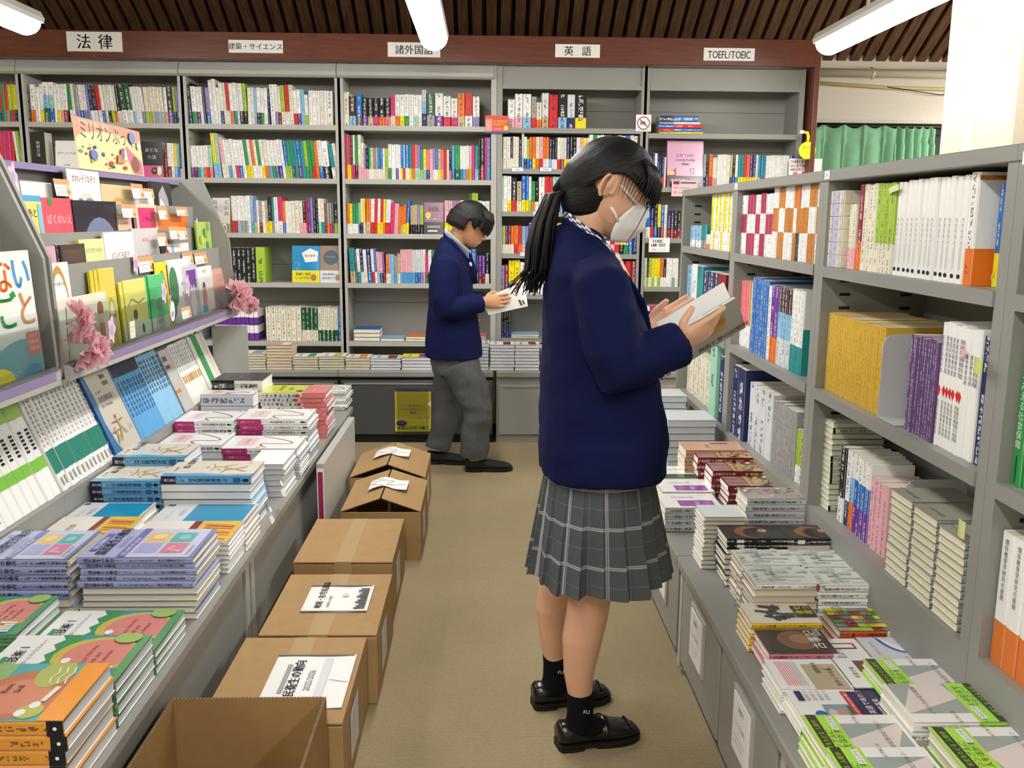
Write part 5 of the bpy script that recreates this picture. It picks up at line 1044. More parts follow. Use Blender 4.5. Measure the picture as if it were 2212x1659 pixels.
LS('textbook', 'green edged nursing skills textbook', 'before the lavender yearbooks, by the aisle', (334, 1405), 3, [(1, (.12, .35, .14))], c_skill((.12, .35, .14)), page='h', pat='s', seed=3)
LS('textbook', 'green edged nursing skills textbook', 'on the rack side, cut by the picture edge', (34, 1372), 5, [(1, (.12, .35, .14))], c_skill((.12, .35, .14)), xr=-.985, page='h', pat='s', seed=4)
LV = (.36, .41, .68)
def c_lav(pl):
    pl.rect(0, 0, 1, 1, (.44, .48, .74)); pl.rect(0, 0, 1, .04, (.2, .25, .55)); pl.rect(.0, .04, 1, .6, (.60, .62, .80))
    for x, y, c in ((.12, .36, (.85, .55, .18)), (.12, .13, (.12, .48, .46)), (.5, .36, (.40, .42, .72)), (.5, .13, (.70, .22, .36))): pl.rect(1-x-.36, y, 1-x-.02, y+.2, c)
    pl.ell(.7, .45, .1, .06, (.9, .7, .35)); pl.ell(.68, .22, .09, .05, (.3, .62, .6)); pl.line([(.2, .16), (.25, .28), (.36, .24)], .01, 'p')
    pl.rect(.0, .59, 1, .66, (.19, .18, .5)); pl.text(.05, .605, .011, '厚生の指標　増刊　第72巻', 'w'); pl.text(.06, .78, .03, '国民衛生の動向', 'k', bold=.05, squeeze=.9); pl.text(.3, .69, .018, '2025/2026', (.2, .18, .45)); pl.rect(.2, .88, .8, .95, (.19, .18, .5)); pl.text(.25, .895, .014, '厚生労働統計', 'w'); pl.text(.05, .06, .008, '厚生労働統計協会', 'E')
def s_lav(pl, th): pl.text(.5, .94, th*.62, '国民衛生の動向', 'k', vert=True, bold=.05); pl.text(.5, .57, th*.4, '2025／2026', 'n', vert=True); pl.text(.5, .3, th*.45, '厚生労働統計協会', 'k', vert=True)
kw = dict(page=lin('e8e2c6'), spine=s_lav, jit=.008)
LS('yearbook', 'lavender statistics yearbook', 'beside the aisle', (416, 1204), 10, [(1, LV)], c_lav, pat='sssss'+'p'*5, seed=5, **kw)
LS('yearbook', 'lavender statistics yearbook', 'on the rack side', (145, 1208), 8, [(1, LV)], c_lav, xr=-.99, pat='sssss'+'p'*3, seed=6, **kw)
def c_yel(pl): pl.rect(0, 0, 1, 1, (.82, .78, .7)); pl.rect(0, 0, 1, .5, (.80, .5, .08)); pl.rect(0, .42, 1, .5, 'R'); [pl.line([(.1+.1*i, .05), (.15+.1*i, .35)], .006, ('r', 'y', 'o')[i % 3]) for i in range(8)]; pl.text(.1, .7, .02, '解剖生理', 'E')
LS('textbook', 'white textbook with yellow and red cover', 'behind the lavender yearbooks, by the aisle', (492, 1170), 7, [(1, 'w')], c_yel, dep=.17, page='w', pat='spppppp', seed=7); LS('textbook', 'white textbook with yellow and red cover', 'behind the lavender yearbooks, rack side', (262, 1160), 5, [(1, 'w')], c_yel, xr=-.985, dep=.17, page='w', pat='spppp', seed=8)
def c_cyan(pl): pl.rect(0, 0, 1, 1, 'h'); pl.rect(.04, .03, .96, .66, (.005, .28, .52)); pl.text(.3, .72, .016, '看護実践', 'e'); pl.text(.12, .84, .012, '免疫アレルギー', 'e'); pl.rect(.85, .9, .95, .98, 'E')
s_cy = lambda pl, th: (pl.rect(0, .84, 1, 1, (.05, .3, .42)), pl.text(.5, .75, th*.45, '看護学実践', 'E', vert=True), pl.rect(.3, .03, .7, .1, 'E'))
LS('textbook', 'white textbook with big cyan panel', 'before the blue spined ones, by the aisle', (528, 1127), 5, [(1, 'w')], c_cyan, pat='spppp', dep=.17, page=(.8, .72, .62), spine=s_cy, seed=9); LS('textbook', 'white textbook with big cyan panel', 'before the blue spined ones, rack side', (293, 1125), 5, [(1, 'w')], c_cyan, xr=-1.0, dep=.17, pat='spppp', spine=s_cy, seed=10)
CB = (.13, .40, .68)
def c_adult(pl):
    pl.rect(0, 0, 1, 1, (.76, .72, .62)); pl.poly([(0, 0), (.16, 0), (.12, .3), (.2, .6), (.15, .8), (.2, 1), (0, 1)], CB); pl.text(.5, .8, .024, '成人看護学', 'k', bold=.04); pl.text(.3, .9, .01, '成人看護学', 'E')
    for x, y, s in ((.55, .4, 1), (.4, .25, .8)): pl.line([(x-.2, y+.12), (x, y+.1), (x+.22, y+.14)], .004, (.55, .28, .1)); pl.line([(x, y+.1), (x+.05, y), (x-.12, y-.14)], .007, (.7, .42, .12)); pl.line([(x+.05, y), (x+.2, y-.12)], .005, (.4, .45, .2)); pl.ell(x, y+.18, .02, .02, (.5, .25, .1))
    pl.line([(.8, .15), (.88, .12)], .003, 'E')
s_ad = lambda pl, th: (pl.rect(0, .835, 1, 1, (.02, .018, .06)), pl.text(.5, .97, th*.4, '南江堂シリーズ', 'w', vert=True), pl.text(.5, .7, th*.55, '成人看護学概論', (.01, .04, .12), vert=True), pl.rect(.2, .12, .8, .2, (.03, .1, .3)), pl.rect(.3, .03, .7, .09, 'k'))
LS('textbook', 'blue spined adult nursing textbook', 'by the aisle, on tall white page edges', (542, 1029), 7, [(1, CB)], c_adult, xr=-.722, pat='s'+'p'*6, dep=.18, page='w', spine=s_ad, seed=11, jit=.012); LS('textbook', 'blue spined adult nursing textbook', 'rack side, three spines showing', (345, 1040), 7, [(1, CB)], c_adult, xr=-1.0, dep=.18, page='w', spine=s_ad, seed=12)
LS('textbook', 'blue spined chronic nursing textbook', 'behind the three showing spines', (398, 988), 6, [(1, CB)], c_adult, xr=-.98, dep=.18, page='w', spine=s_ad, seed=13)
def c_wbl(pl): pl.rect(0, 0, 1, 1, 'w'); pl.rect(0, .8, 1, 1, 'C'); pl.rect(0, 0, .2, 1, 'C'); [pl.text(.35+.2*i, .7, .016, '看護過程', 'E', vert=True) for i in range(3)]
LS('textbook', 'white and blue workbook', 'behind the tall white page edges', (612, 1003), 6, [(1, 'w')], c_wbl, w=.12, dep=.2, pat='p', page='h', seed=14, jit=.01); LS('textbook', 'plain white page edged workbook', 'at the rim before the red swirl books', (647, 1003), 5, [(1, 'w')], None, w=.085, xr=-.692, dep=.18, pat='p', page='h', seed=15)
MG = (.45, .025, .16)
def c_swirl(pl):
    pl.rect(0, 0, 1, 1, 'w'); pl.rect(.2, .62, .8, .86, (.82, .68, .70)); pl.text(.3, .72, .016, '在宅看護論', 'P')
    P = []
    for v in np.linspace(0, 1, 40): P.append((.08+.8*v+.1*math.sin(v*9), .3+.22*math.sin(v*7.5+.6)+.06*v))
    pl.line(P, .006, (.30, .02, .07)); pl.line([(.85, .08), (.92, .05)], .005, 'k'); pl.line([(.06, .55), (.1, .5)], .004, 'k')
s_sw = lambda pl, th: (pl.rect(0, .66, 1, 1, MG), pl.text(.5, .95, th*.4, '看護シリーズ', 'p', vert=True), pl.text(.5, .52, th*.5, '母性看護学概論', 'E', vert=True), pl.rect(.35, .04, .65, .1, 'k'))
LS('textbook', 'white textbook with red swirl', 'behind the blue spined ones, by the aisle', (640, 969), 5, [(1, 'w')], c_swirl, page='h', pat='ssppp', spine=s_sw, seed=16, jit=.012)
LS('textbook', 'white textbook with red swirl', 'behind the chronic nursing books, rack side', (478, 962), 5, [(1, 'w')], c_swirl, xr=-.975, page='h', pat='spppp', spine=s_sw, seed=17)
LS('textbook', 'white textbook with red swirl', 'before the coral anatomy books, by the aisle', (664, 906), 8, [(1, 'w')], c_swirl, page='h', pat='sssspppp', spine=s_sw, seed=18, jit=.01)
LS('textbook', 'white textbook with red swirl', 'before the coral anatomy books, rack side', (503, 911), 7, [(1, 'w')], c_swirl, xr=-.985, page='h', pat='sspppp', spine=s_sw, seed=19)
CO = (.78, .22, .22)
def c_jin(pl): pl.rect(0, 0, 1, 1, (.50, .64, .72)); pl.rect(0, .3, 1, 1, (.66, .68, .06)); pl.poly([(0, .3), (.3, .5), (.5, .32), (.8, .45), (1, .3), (1, .2), (0, .2)], (.45, .58, .3)); pl.rect(0, 0, 1, .36, CO); pl.text(.3, .7, .024, '人体の構造', 'd'); pl.text(.3, .55, .024, 'と機能', 'd'); pl.text(.2, .2, .014, '解剖生理学', 'p'); pl.ell(.25, .42, .1, .05, 'n')
def s_jin(pl, th):
    pl.rect(0, .0, 1, .36, CO)
    for i, (ch, c) in enumerate(zip('人体の構造と機能', 'EEEnnEgg')): pl.text(.5, .97-.067*i, th*.62, ch, c, vert=True, bold=.04)
    pl.ell(.5, .42, .32, .035, 'r'); pl.text(.5, .12, th*.35, '医学書', 'p', vert=True)
LS('textbook', 'white and coral anatomy textbook', 'tallest by the aisle', (703, 850), 10, [(.64, 'w'), (.36, CO)], c_jin, w=.29, page='h', spine=s_jin, seed=20, jit=.012)
LS('textbook', 'white and coral anatomy textbook', 'rack side', (546, 878), 6, [(.64, 'w'), (.36, CO)], c_jin, xr=-1.0, page='h', spine=s_jin, seed=21)
LS('textbook', 'white textbook', 'beyond the coral anatomy books, by the aisle', (748, 846), 7, [(1, 'w')], c_swirl, xr=-.70, w=.2, dep=.19, page='h', seed=22, jit=.015)
def c_night(pl): pl.rect(0, 0, 1, 1, (.035, .028, .06)); pl.rect(.2, .3, .75, .8, (.4, .4, .45)); pl.rect(.215, .31, .735, .79, (.02, .02, .025)); pl.text(.4, .5, .012, '解剖生理学', 'e'); pl.ell(.5, .1, .02, .02, 'e')
LS('textbook', 'night purple textbook with black spine', 'at the far rack side end', (566, 822), 5, [(.45, 'k'), (.55, 'w')], c_night, xr=-.99, w=.27, page='w', spine=lambda pl, th: (pl.text(.5, .9, th*.5, '解剖生理学', 'e', vert=True), pl.text(.5, .45, th*.4, '系統看護', 'k', vert=True)), seed=23)
LS('textbook', 'pale grey textbook', 'between the night purple and coral books', (546, 852), 4, [(1, 'h')], c_swirl, xr=-.99, w=.24, dep=.1, page='w', seed=24)
# hanging paper slips at the rim
for px, py, lb in ((583, 1128, 'beside the cyan panel books'), (607, 1070, 'beside the tall white page edges')):
    a = atX(px, py, -.678); mb = MB()
    P = [(0, 0, .05), (.006, .0, .035), (.002, .002, .02), (.012, -.002, 0)]
    for i in range(3): mb.add([(P[i][0], P[i][1]-.008-.004*i, P[i][2]), (P[i][0], P[i][1]+.008+.004*i, P[i][2]), (P[i+1][0], P[i+1][1]+.012+.004*i, P[i+1][2]), (P[i+1][0], P[i+1][1]-.012-.004*i, P[i+1][2])], [[0, 1, 2, 3]], 'w' if i < 2 else 'h')
    o = mb.build('paper_slip', M_PAPER); o.location = a; tag(o, f'white paper order slip hanging over the rim {lb}', 'paper slip')
# board with a magenta notice at the far counter end
bd = thing('sale_board', 'grey board on edge with a magenta strip, between counter and boxes', 'board', (-.64, 3.37, 0))
mb = MB(); mb.bevbox((0, 0, 0), (.03, .82, .40), .003); mb.build('panel', M_STEEL2, bd)
mb = MB(); pl = Plane(mb, (.002, -.0006, .1), (.026, 0, 0), (0, 0, .28)); pl.rect(0, 0, 1, 1, 'w'); pl.rect(.15, .05, .85, .95, (.42, .02, .12)); mb.build('notice_strip', M_PAPER, bd)
# ================================================================== people
def skinmat(name, c):
    m = mat(name, c, .5, .35, noise_scale=18, noise_amt=.05); b = m.node_tree.nodes['Principled BSDF']
    b.inputs['Subsurface Weight'].default_value = .12; b.inputs['Subsurface Radius'].default_value = (.02, .008, .004); b.inputs['Subsurface Scale'].default_value = .3
    return m
M_SKIN1 = skinmat('fair skin', 'd9aa8c'); M_SKIN2 = skinmat('tan skin', 'c08e69')
M_NAVY = mat('navy wool', '12183f', .85, .1, noise_scale=60, noise_amt=.05, bump=.2, bscale=900)
M_GWOOL = mat('grey wool', '57595a', .85, .15, noise_scale=50, noise_amt=.1, bump=.25, bscale=800)
M_SOCK = mat('black knit', '0d0e14', .85, .15, bump=.3, bscale=700)
M_LEATH = mat('black polished leather', '131112', .22, .5, noise_scale=30, noise_amt=.1, bump=.06, bscale=250)
M_SOLE = mat('black rubber', '0b0b0b', .6)
M_SNEAK = mat('black canvas', '15161a', .75)
M_MASK = mat('white pleated mask cloth', 'e2dfdf', .8, .2, bump=.15, bscale=600)
M_METAL = mat('silver button metal', 'b9b9b9', .25, .5, .9)
def hairmat(name, c):
    m, t, b = nt(name); b.inputs['Base Color'].default_value = (*lin(c), 1); b.inputs['Roughness'].default_value = .5; b.inputs['Specular IOR Level'].default_value = .3; b.inputs['Anisotropic'].default_value = .5
    uv = t.nodes.new('ShaderNodeUVMap'); uv.uv_map = 'UV'; mp = t.nodes.new('ShaderNodeMapping'); mp.inputs['Scale'].default_value = (70, 1.5, 1); t.links.new(uv.outputs[0], mp.inputs[0])
    n = t.nodes.new('ShaderNodeTexNoise'); n.inputs['Scale'].default_value = 2; n.inputs['Detail'].default_value = 3; t.links.new(mp.outputs[0], n.inputs['Vector'])
    bp = t.nodes.new('ShaderNodeBump'); bp.inputs['Strength'].default_value = .5; bp.inputs['Distance'].default_value = .004; t.links.new(n.outputs['Fac'], bp.inputs['Height']); t.links.new(bp.outputs[0], b.inputs['Normal']); return m
M_HAIR = hairmat('black hair', '110f10')
def check_mat(name, s, c0, c1):
    m, t, b = nt(name); uv = t.nodes.new('ShaderNodeUVMap'); uv.uv_map = 'UV'; ck = t.nodes.new('ShaderNodeTexChecker'); ck.inputs['Scale'].default_value = s
    ck.inputs['Color1'].default_value = (*lin(c0), 1); ck.inputs['Color2'].default_value = (*lin(c1), 1); t.links.new(uv.outputs[0], ck.inputs['Vector']); t.links.new(ck.outputs['Color'], b.inputs['Base Color']); b.inputs['Roughness'].default_value = .8; return m
M_GING = check_mat('navy gingham shirting', 1.0, 'eceef2', '3a4468')
M_SHIRT = mat('pale blue shirting', 'b4c0d4', .8, .2)
def vox(mb, size, smooth, name, mats, parent=None, amp=0, ns=(8, 8, 8), colmat=True):
    ob = mb.build(name+'_tmp', mats); md = ob.modifiers.new('r', 'REMESH'); md.mode = 'VOXEL'; md.voxel_size = size; md.use_smooth_shade = True
    if smooth: sm = ob.modifiers.new('s', 'SMOOTH'); sm.iterations = smooth; sm.factor = .5
    dg = bpy.context.evaluated_depsgraph_get(); me = bpy.data.meshes.new_from_object(ob.evaluated_get(dg)); me.name = name
    bpy.data.objects.remove(ob)
    if amp:
        n = len(me.vertices); co = np.empty(n*3, np.float32); no = np.empty(n*3, np.float32); me.vertices.foreach_get('co', co); me.vertices.foreach_get('normal', no); co = co.reshape(-1, 3); no = no.reshape(-1, 3)
        d = np.array([noise.noise(Vector((c[0]*ns[0], c[1]*ns[1], c[2]*ns[2]))) + .5*noise.noise(Vector((c[0]*ns[0]*2.3+5, c[1]*ns[1]*2.3, c[2]*ns[2]*2.3))) for c in co], np.float32)
        co += no*(d*amp)[:, None]; me.vertices.foreach_set('co', co.ravel())
    me.materials.clear()
    for q in mats: me.materials.append(q)
    me.polygons.foreach_set('use_smooth', np.ones(len(me.polygons), bool)); me.update()
    o = bpy.data.objects.new(name, me); COL.objects.link(o)
    if parent is not None: o.parent = parent
    return o
def ering(cx, cy, z, rx, ry, n=28, p=2.3, tilt=0):
    out = []
    for j in range(n):
        a = 2*math.pi*j/n; c, s = math.cos(a), math.sin(a)
        x = rx*math.copysign(abs(c)**(2/p), c); y = ry*math.copysign(abs(s)**(2/p), s)
        out.append((cx+x, cy+y, z+tilt*x))
    return out
HEAD = [(0, -.0, .062, .018), (.012, -.02, .08, .034), (.03, -.045, .086, .05), (.055, -.07, .088, .061), (.08, -.086, .09, .067), (.105, -.095, .087, .071), (.13, -.1, .089, .074), (.155, -.1, .085, .073), (.18, -.088, .07, .064), (.2, -.06, .044, .045), (.21, -.02, .008, .018)]
def head(mb, M, s=1.0, ears=True, nose=True):
    """M places the head: chin at its origin, face toward +x, crown toward +z"""
    R = []
    for h, b, f, w in HEAD: R.append([M @ Vector((x*s, y*s, z*s)) for x, y, z in ering((b+f)/2, 0, h, (f-b)/2, w, 32, 2.15)])
    mb.loft(R)
    if nose:
        for y in (-.009, .009): mb.tube([M @ Vector((.088*s, y*s, .064*s)), M @ Vector((.094*s, y*s, .066*s))], .0075*s, 8)
        mb.tube([M @ Vector((.082*s, 0, .105*s)), M @ Vector((.092*s, 0, .085*s)), M @ Vector((.101*s, 0, .068*s)), M @ Vector((.09*s, 0, .06*s))], [.006*s, .008*s, .0105*s, .006*s], 8)
        for z, q in ((.046, .0905), (.036, .089)): mb.tube([M @ Vector(((q-.012)*s, -.022*s, z*s)), M @ Vector((q*s, 0, (z+.001)*s)), M @ Vector(((q-.012)*s, .022*s, z*s))], [.003*s, .0058*s, .003*s], 8)
        for y in (-.032, .032): mb.tube([M @ Vector((.072*s, (y-.018)*s, .118*s)), M @ Vector((.084*s, y*s, .122*s)), M @ Vector((.083*s, (y+.016 if y < 0 else y-.016)*s, .118*s))], .006*s, 8)
    if ears:
        for sg in (-1, 1):
            c = Vector((-.005, sg*.071, .098))
            P = []
            for j in range(15):
                a = math.radians(-60+j*21)
                P.append(M @ Vector(((c.x-.008+.017*math.cos(a+.5)-.004)*s, (c.y+sg*(.006+.006*math.cos(a-2.6)))*s, (c.z+.03*math.sin(a+.5))*s)))
            mb.tube(P, .0048*s, 8)
            mb.tube([M @ Vector(((c.x-.006)*s, (c.y-sg*.004)*s, (c.z-.024)*s)), M @ Vector(((c.x-.01)*s, (c.y+sg*.004)*s, c.z*s)), M @ Vector(((c.x-.008)*s, (c.y+sg*.001)*s, (c.z+.022)*s))], [.008*s, .012*s, .009*s], 8, flat=.6)
def hand(mb, W, d, n, side, s=1.0, curls=(.5, .5, .5, .5), thumb=(.5, .6, .3), spread=.05):
    """W wrist, d along the fingers, n out of the palm, side toward the thumb"""
    W = Vector(W); d = Vector(d).normalized(); n = (Vector(n)-d*Vector(n).dot(d)).normalized(); sd_ = (Vector(side)-d*Vector(side).dot(d)-n*Vector(side).dot(n)).normalized()
    pl = .082*s; R = []
    for f, w, t in ((-.15, .026, .021), (.1, .028, .02), (.45, .036, .017), (.8, .039, .015), (1.0, .038, .012), (1.06, .034, .008)):
        c = W+d*(pl*f); R.append([c+sd_*(w*s*math.cos(a))+n*(t*s*math.sin(a)) for a in np.linspace(0, 2*math.pi, 16, endpoint=False)])
    mb.loft(R)
    for i, (ln, off) in enumerate(((.07, .03), (.078, .0105), (.072, -.0095), (.056, -.0285))):
        p = W+d*(pl*(.93 if i in (0, 2) else (.97 if i == 1 else .86)))+sd_*(off*s); q = d*math.cos(spread*(1.5-i))+sd_*math.sin(spread*(1.5-i)); a = 0; P = [p-q*.012*s, p]; cu = curls[i]
        for fr, k in ((.45, .7), (.3, 1.0), (.25, .7)):
            a += cu*k; p = p+(q*math.cos(a)+n*math.sin(a))*(ln*fr*s); P.append(p)
        mb.tube(P, [.0088*s, .0088*s, .0082*s, .0075*s, .0058*s], 10)
    td, tn, tl = thumb; p = W+d*(pl*.22)+sd_*(.022*s); q = (sd_*td+d*tl+n*tn).normalized(); q2 = (sd_*td*.3+d*(tl+.5)+n*tn).normalized()
    mb.tube([p-q*.01, p+q*.012*s, p+q*.034*s, p+q*.034*s+q2*.028*s, p+q*.034*s+q2*.048*s], [.013*s, .0135*s, .0105*s, .0095*s, .007*s], 10)
def shoe(root, M, mat_, sole, L=.235, loafer=True):
    """M: heel at origin on the floor, toe toward +x"""
    W = lambda x, y, z: M @ Vector((x, y, z))
    sec = [(-.004, .024, .02, .062), (.006, .032, .014, .07), (.04, .034, .013, .066), (.085, .034, .012, .062), (.125, .039, .012, .058), (.165, .043, .011, .05), (.2, .04, .012, .044), (.225, .028, .014, .034), (.235, .014, .018, .026)]
    k = L/.235; mb = MB(); R = []
    for x, w, zb, zt in sec:
        n = 18; r = []
        for j in range(n):
            a = 2*math.pi*j/n; c, s = math.cos(a), math.sin(a)
            yy = w*math.copysign(abs(c)**.8, c); zz = (zb+zt)/2+(zt-zb)/2*math.copysign(abs(s)**(.85 if s > 0 else .6), s)
            r.append(W(x*k, yy*(1-.18*max(0, s)), zz))
        R.append(r)
    mb.loft(R); up = mb.build('shoe', mat_, root)
    mb = MB(); n = 22
    out = [((-.008+.0)*k, 0)]
    prof = [(-.006, .02), (.0, .03), (.03, .036), (.085, .036), (.13, .042), (.17, .046), (.205, .042), (.23, .028), (.24, .01)]
    poly = [(x*k, w) for x, w in prof]+[(x*k, -w) for x, w in prof[::-1]]
    mb.loft([[W(x, y, z) for x, y in poly] for z in (.009, .018)], smooth=False)
    hp = [(x*k, w) for x, w in prof[:3]]+[(.062*k, .036), (.062*k, -.036)]+[(x*k, -w) for x, w in prof[:3][::-1]]
    mb.loft([[W(x, y, z) for x, y in hp] for z in (.0005, .012)], smooth=False)
    fp = [(.1*k, .036)]+[(x*k, w) for x, w in prof[4:]]+[(x*k, -w) for x, w in prof[4:][::-1]]+[(.1*k, -.036)]
    mb.loft([[W(x, y, z) for x, y in fp] for z in (.0005, .011)], smooth=False)
    mb.build('sole', sole, up)
    if loafer:
        mb = MB(); mb.tube([W(.115*k, -.042, .03), W(.125*k, -.03, .056), W(.13*k, 0, .064), W(.125*k, .03, .056), W(.115*k, .042, .03)], (.012, .003), 8); mb.build('strap', mat_, up)
        mb = MB(); mb.tube([W(.205*k, .03*c, .043+.004*s) for c, s in ((-1, -1), (-.6, .2), (0, .6), (.6, .2), (1, -1))], .0025, 6); mb.build('toe_seam', mat_, up)
def T4(x, y, z): return Matrix.Translation((x, y, z))
def hair_uv(me, tie, axis):
    """streak direction for combed hair: u turns about the axis through the tie, v runs along it"""
    ax2 = axis.normalized(); e1 = ax2.orthogonal().normalized(); e2 = ax2.cross(e1)
    co = np.empty(len(me.vertices)*3, np.float32); me.vertices.foreach_get('co', co); co = co.reshape(-1, 3)-np.array(tie)
    u = np.arctan2(co @ np.array(e2), co @ np.array(e1))/(2*math.pi); v = np.linalg.norm(co, axis=1)*8
    li = np.empty(len(me.loops), np.int32); me.loops.foreach_get('vertex_index', li)
    ul = me.uv_layers.new(name='UV'); ul.data.foreach_set('uv', np.stack([u[li], v[li]], axis=1).astype(np.float32).ravel())
# ---------------------------------------------------------------- schoolgirl
GX, GY = .275, 2.2
mb = MB()
HM = T4(-.031, 0, 1.30) @ Matrix.Rotation(math.radians(30), 4, 'Y')
head(mb, HM, 1.0, nose=True)
mb.tube([(-.075, 0, 1.2), (-.055, 0, 1.27), (-.02, 0, 1.335), (.01, 0, 1.36)], [.056, .05, .05, .05], 18)
mb.loft([ering(-.01, 0, z, rx, ry) for z, rx, ry in ((.55, .10, .13), (.7, .105, .135), (.9, .085, .11), (1.08, .09, .125), (1.18, .08, .13), (1.24, .05, .06))])
for sg, kx, ky, ax, ay in ((-1, -.022, -.08, -.034, -.078), (1, -.078, .105, -.082, .125)):
    mb.tube([(-.01, sg*.07, .6), ((-.01+kx)/2, sg*.085, .52), (kx+.006, ky, .42), (kx+.0, ky, .36), (kx-.012, ky, .29), (ax-.006, (ky+ay)/2, .2), (ax, ay, .12), (ax, ay, .05)], [.075, .072, .054, .052, .05, .038, .028, .028], 18)
    mb.tube([(ax-.01, ay, .04), (ax+.04, ay+.01, .034), (ax+.1, ay+.025, .03)], [.026, .024, .014], 12)
WN = Vector((.155, -.163, 1.04)); WF = Vector((.138, .108, 1.04))
mb.tube([(-.03, -.12, 1.17), (-.01, -.17, 1.15), (.0, -.195, .99), (.06, -.188, 1.0), WN], [.05, .045, .038, .034, .025], 12)
mb.tube([(-.03, .12, 1.17), (-.01, .17, 1.15), (.01, .2, .99), (.06, .185, 1.01), WF], [.05, .045, .038, .034, .025], 12)
hand(mb, WN, (.85, .06, .46), (-.36, .73, .57), (-.39, -.6, .7), .92, (.08, .3, .38, .42), (.75, .55, .55), .02)
hand(mb, WF, (.84, -.1, .5), (-.3, -.75, .5), (-.3, .2, .8), .9, (.12, .15, .18, .22), (.3, .55, .8), .0)
girl = vox(mb, .0033, 4, 'person', [M_SKIN1]); girl.location = (GX, GY, 0)
tag(girl, 'schoolgirl with a ponytail and white face mask reading an open book beside the tall shelving', 'person')
# hair: cap, bangs, ponytail
def dome(mb, c, r, cut, M=None, n=64, m_=18, off=0):
    R0 = []
    for k in range(m_+1):
        row = []
        for j in range(n):
            ph = 2*math.pi*j/n; zc = cut(ph); tb = math.acos(max(-1, min(1, zc/r[2]))); th = tb*k/m_
            rr = 1+.006*math.sin(ph*17+k*.2)+.004*math.sin(ph*41)
            p = Vector((c[0]+r[0]*rr*math.sin(th)*math.cos(ph), c[1]+r[1]*rr*math.sin(th)*math.sin(ph), c[2]+r[2]*rr*math.cos(th)))
            row.append(M @ p if M is not None else p)
        R0.append(row)
    inner = [[(Vector(c) if M is None else M @ Vector(c)).lerp(p, .93) for p in R0[-1]]]+[[(Vector(c) if M is None else M @ Vector(c)).lerp(p, .9) for p in R0[m_//2]]]
    mb.loft(R0+inner, smooth=True, cap=True, uv=list(np.linspace(0, 1, len(R0)+2)))
mb = MB()
def gcut(ph):
    a = abs((math.degrees(ph)+180) % 360-180)
    return float(np.interp(a, [0, 35, 55, 72, 88, 100, 125, 180], [.01, .006, .008, .018, .02, .004, -.05, -.085]))
dome(mb, (-.006, 0, .116), (.108, .087, .105), gcut, HM)
mb.tube([(-.03, 0, 1.41), (-.065, .0, 1.398), (-.088, 0, 1.388), (-.1, 0, 1.378)], [.075, .055, .03, .018], 20)
mb.tube([(-.02, 0, 1.385), (-.04, 0, 1.358), (-.052, 0, 1.335), (-.056, 0, 1.322)], [.07, .062, .052, .04], 20)
hair_ = vox(mb, .0042, 5, 'hair', [M_HAIR], girl); hair_uv(hair_.data, Vector((-.105, 0, 1.375)), Vector((1, 0, .35)))
def strands(name, root, specs, mat_=None):
    mb = MB()
    for P, r0, r1, fl in specs:
        n = len(P); rr = [(r0+(r1-r0)*i/(n-1), (r0+(r1-r0)*i/(n-1))*fl) for i in range(n)]
        k = len(mb.v); mb.tube(P, rr, 7)
    o = mb.build(name, mat_ or M_HAIR, root); return o
rn = random.Random(5); SP_ = []
for i in range(95):
    a = rn.uniform(0, 6.28); q = rn.random()**.5; oy = math.cos(a)*q*1.25; ox = math.sin(a)*q*1.3
    e = rn.uniform(-1, 1); tipx = -.165+.062*(rn.random()-.5)+.03*ox; tipz = 1.155-.02*rn.random()+.08*max(0, rn.random()-.7)
    SP_.append(([(-.092+.008*ox, .012*oy, 1.383+.01*ox), (-.118+.014*ox, .022*oy, 1.362+.012*rn.random()), (-.136+.022*ox, .032*oy, 1.31), (-.145+.027*ox, .036*oy, 1.25), (-.148+.03*ox+.004*e, .034*oy, 1.2), (tipx, .028*oy, tipz)], .0085, .0012, .8))
strands('ponytail', girl, SP_)
mb = MB(); mb.tube([(-.086, .0, 1.402), (-.099, 0, 1.381), (-.1, 0, 1.37)], [.021, .022, .016], 14); mb.build('hair_tie', M_SOCK, girl)
SP_ = []
H3 = lambda x, y, z: tuple(HM @ Vector((x, y, z)))
for i in range(34):
    y = -.07+.14*i/33; e = rn.uniform(-.004, .004); k = 1-(y/.085)**2; fx = .104*max(.3, k)**.5
    SP_.append(([H3(fx-.035+e, y*.9, .19), H3(fx-.006, y, .165), H3(fx+.004+e, y*1.03, .135), H3(fx+.004, y*1.05, .10+.018*rn.random())], .008, .0012, .7))
SP_.append(([H3(.075, -.06, .13), H3(.088, -.062, .10), H3(.09, -.066, .055), H3(.088, -.066, -.005)], .003, .0008, .6))
for i in range(7): SP_.append(([H3(.05-.009*i, -.079, .15), H3(.052-.008*i, -.08, .12), H3(.05-.006*i+rn.uniform(-.004, .004), -.0755, .085+.006*rn.random())], .0032, .0006, .5))
strands('bangs', girl, SP_)
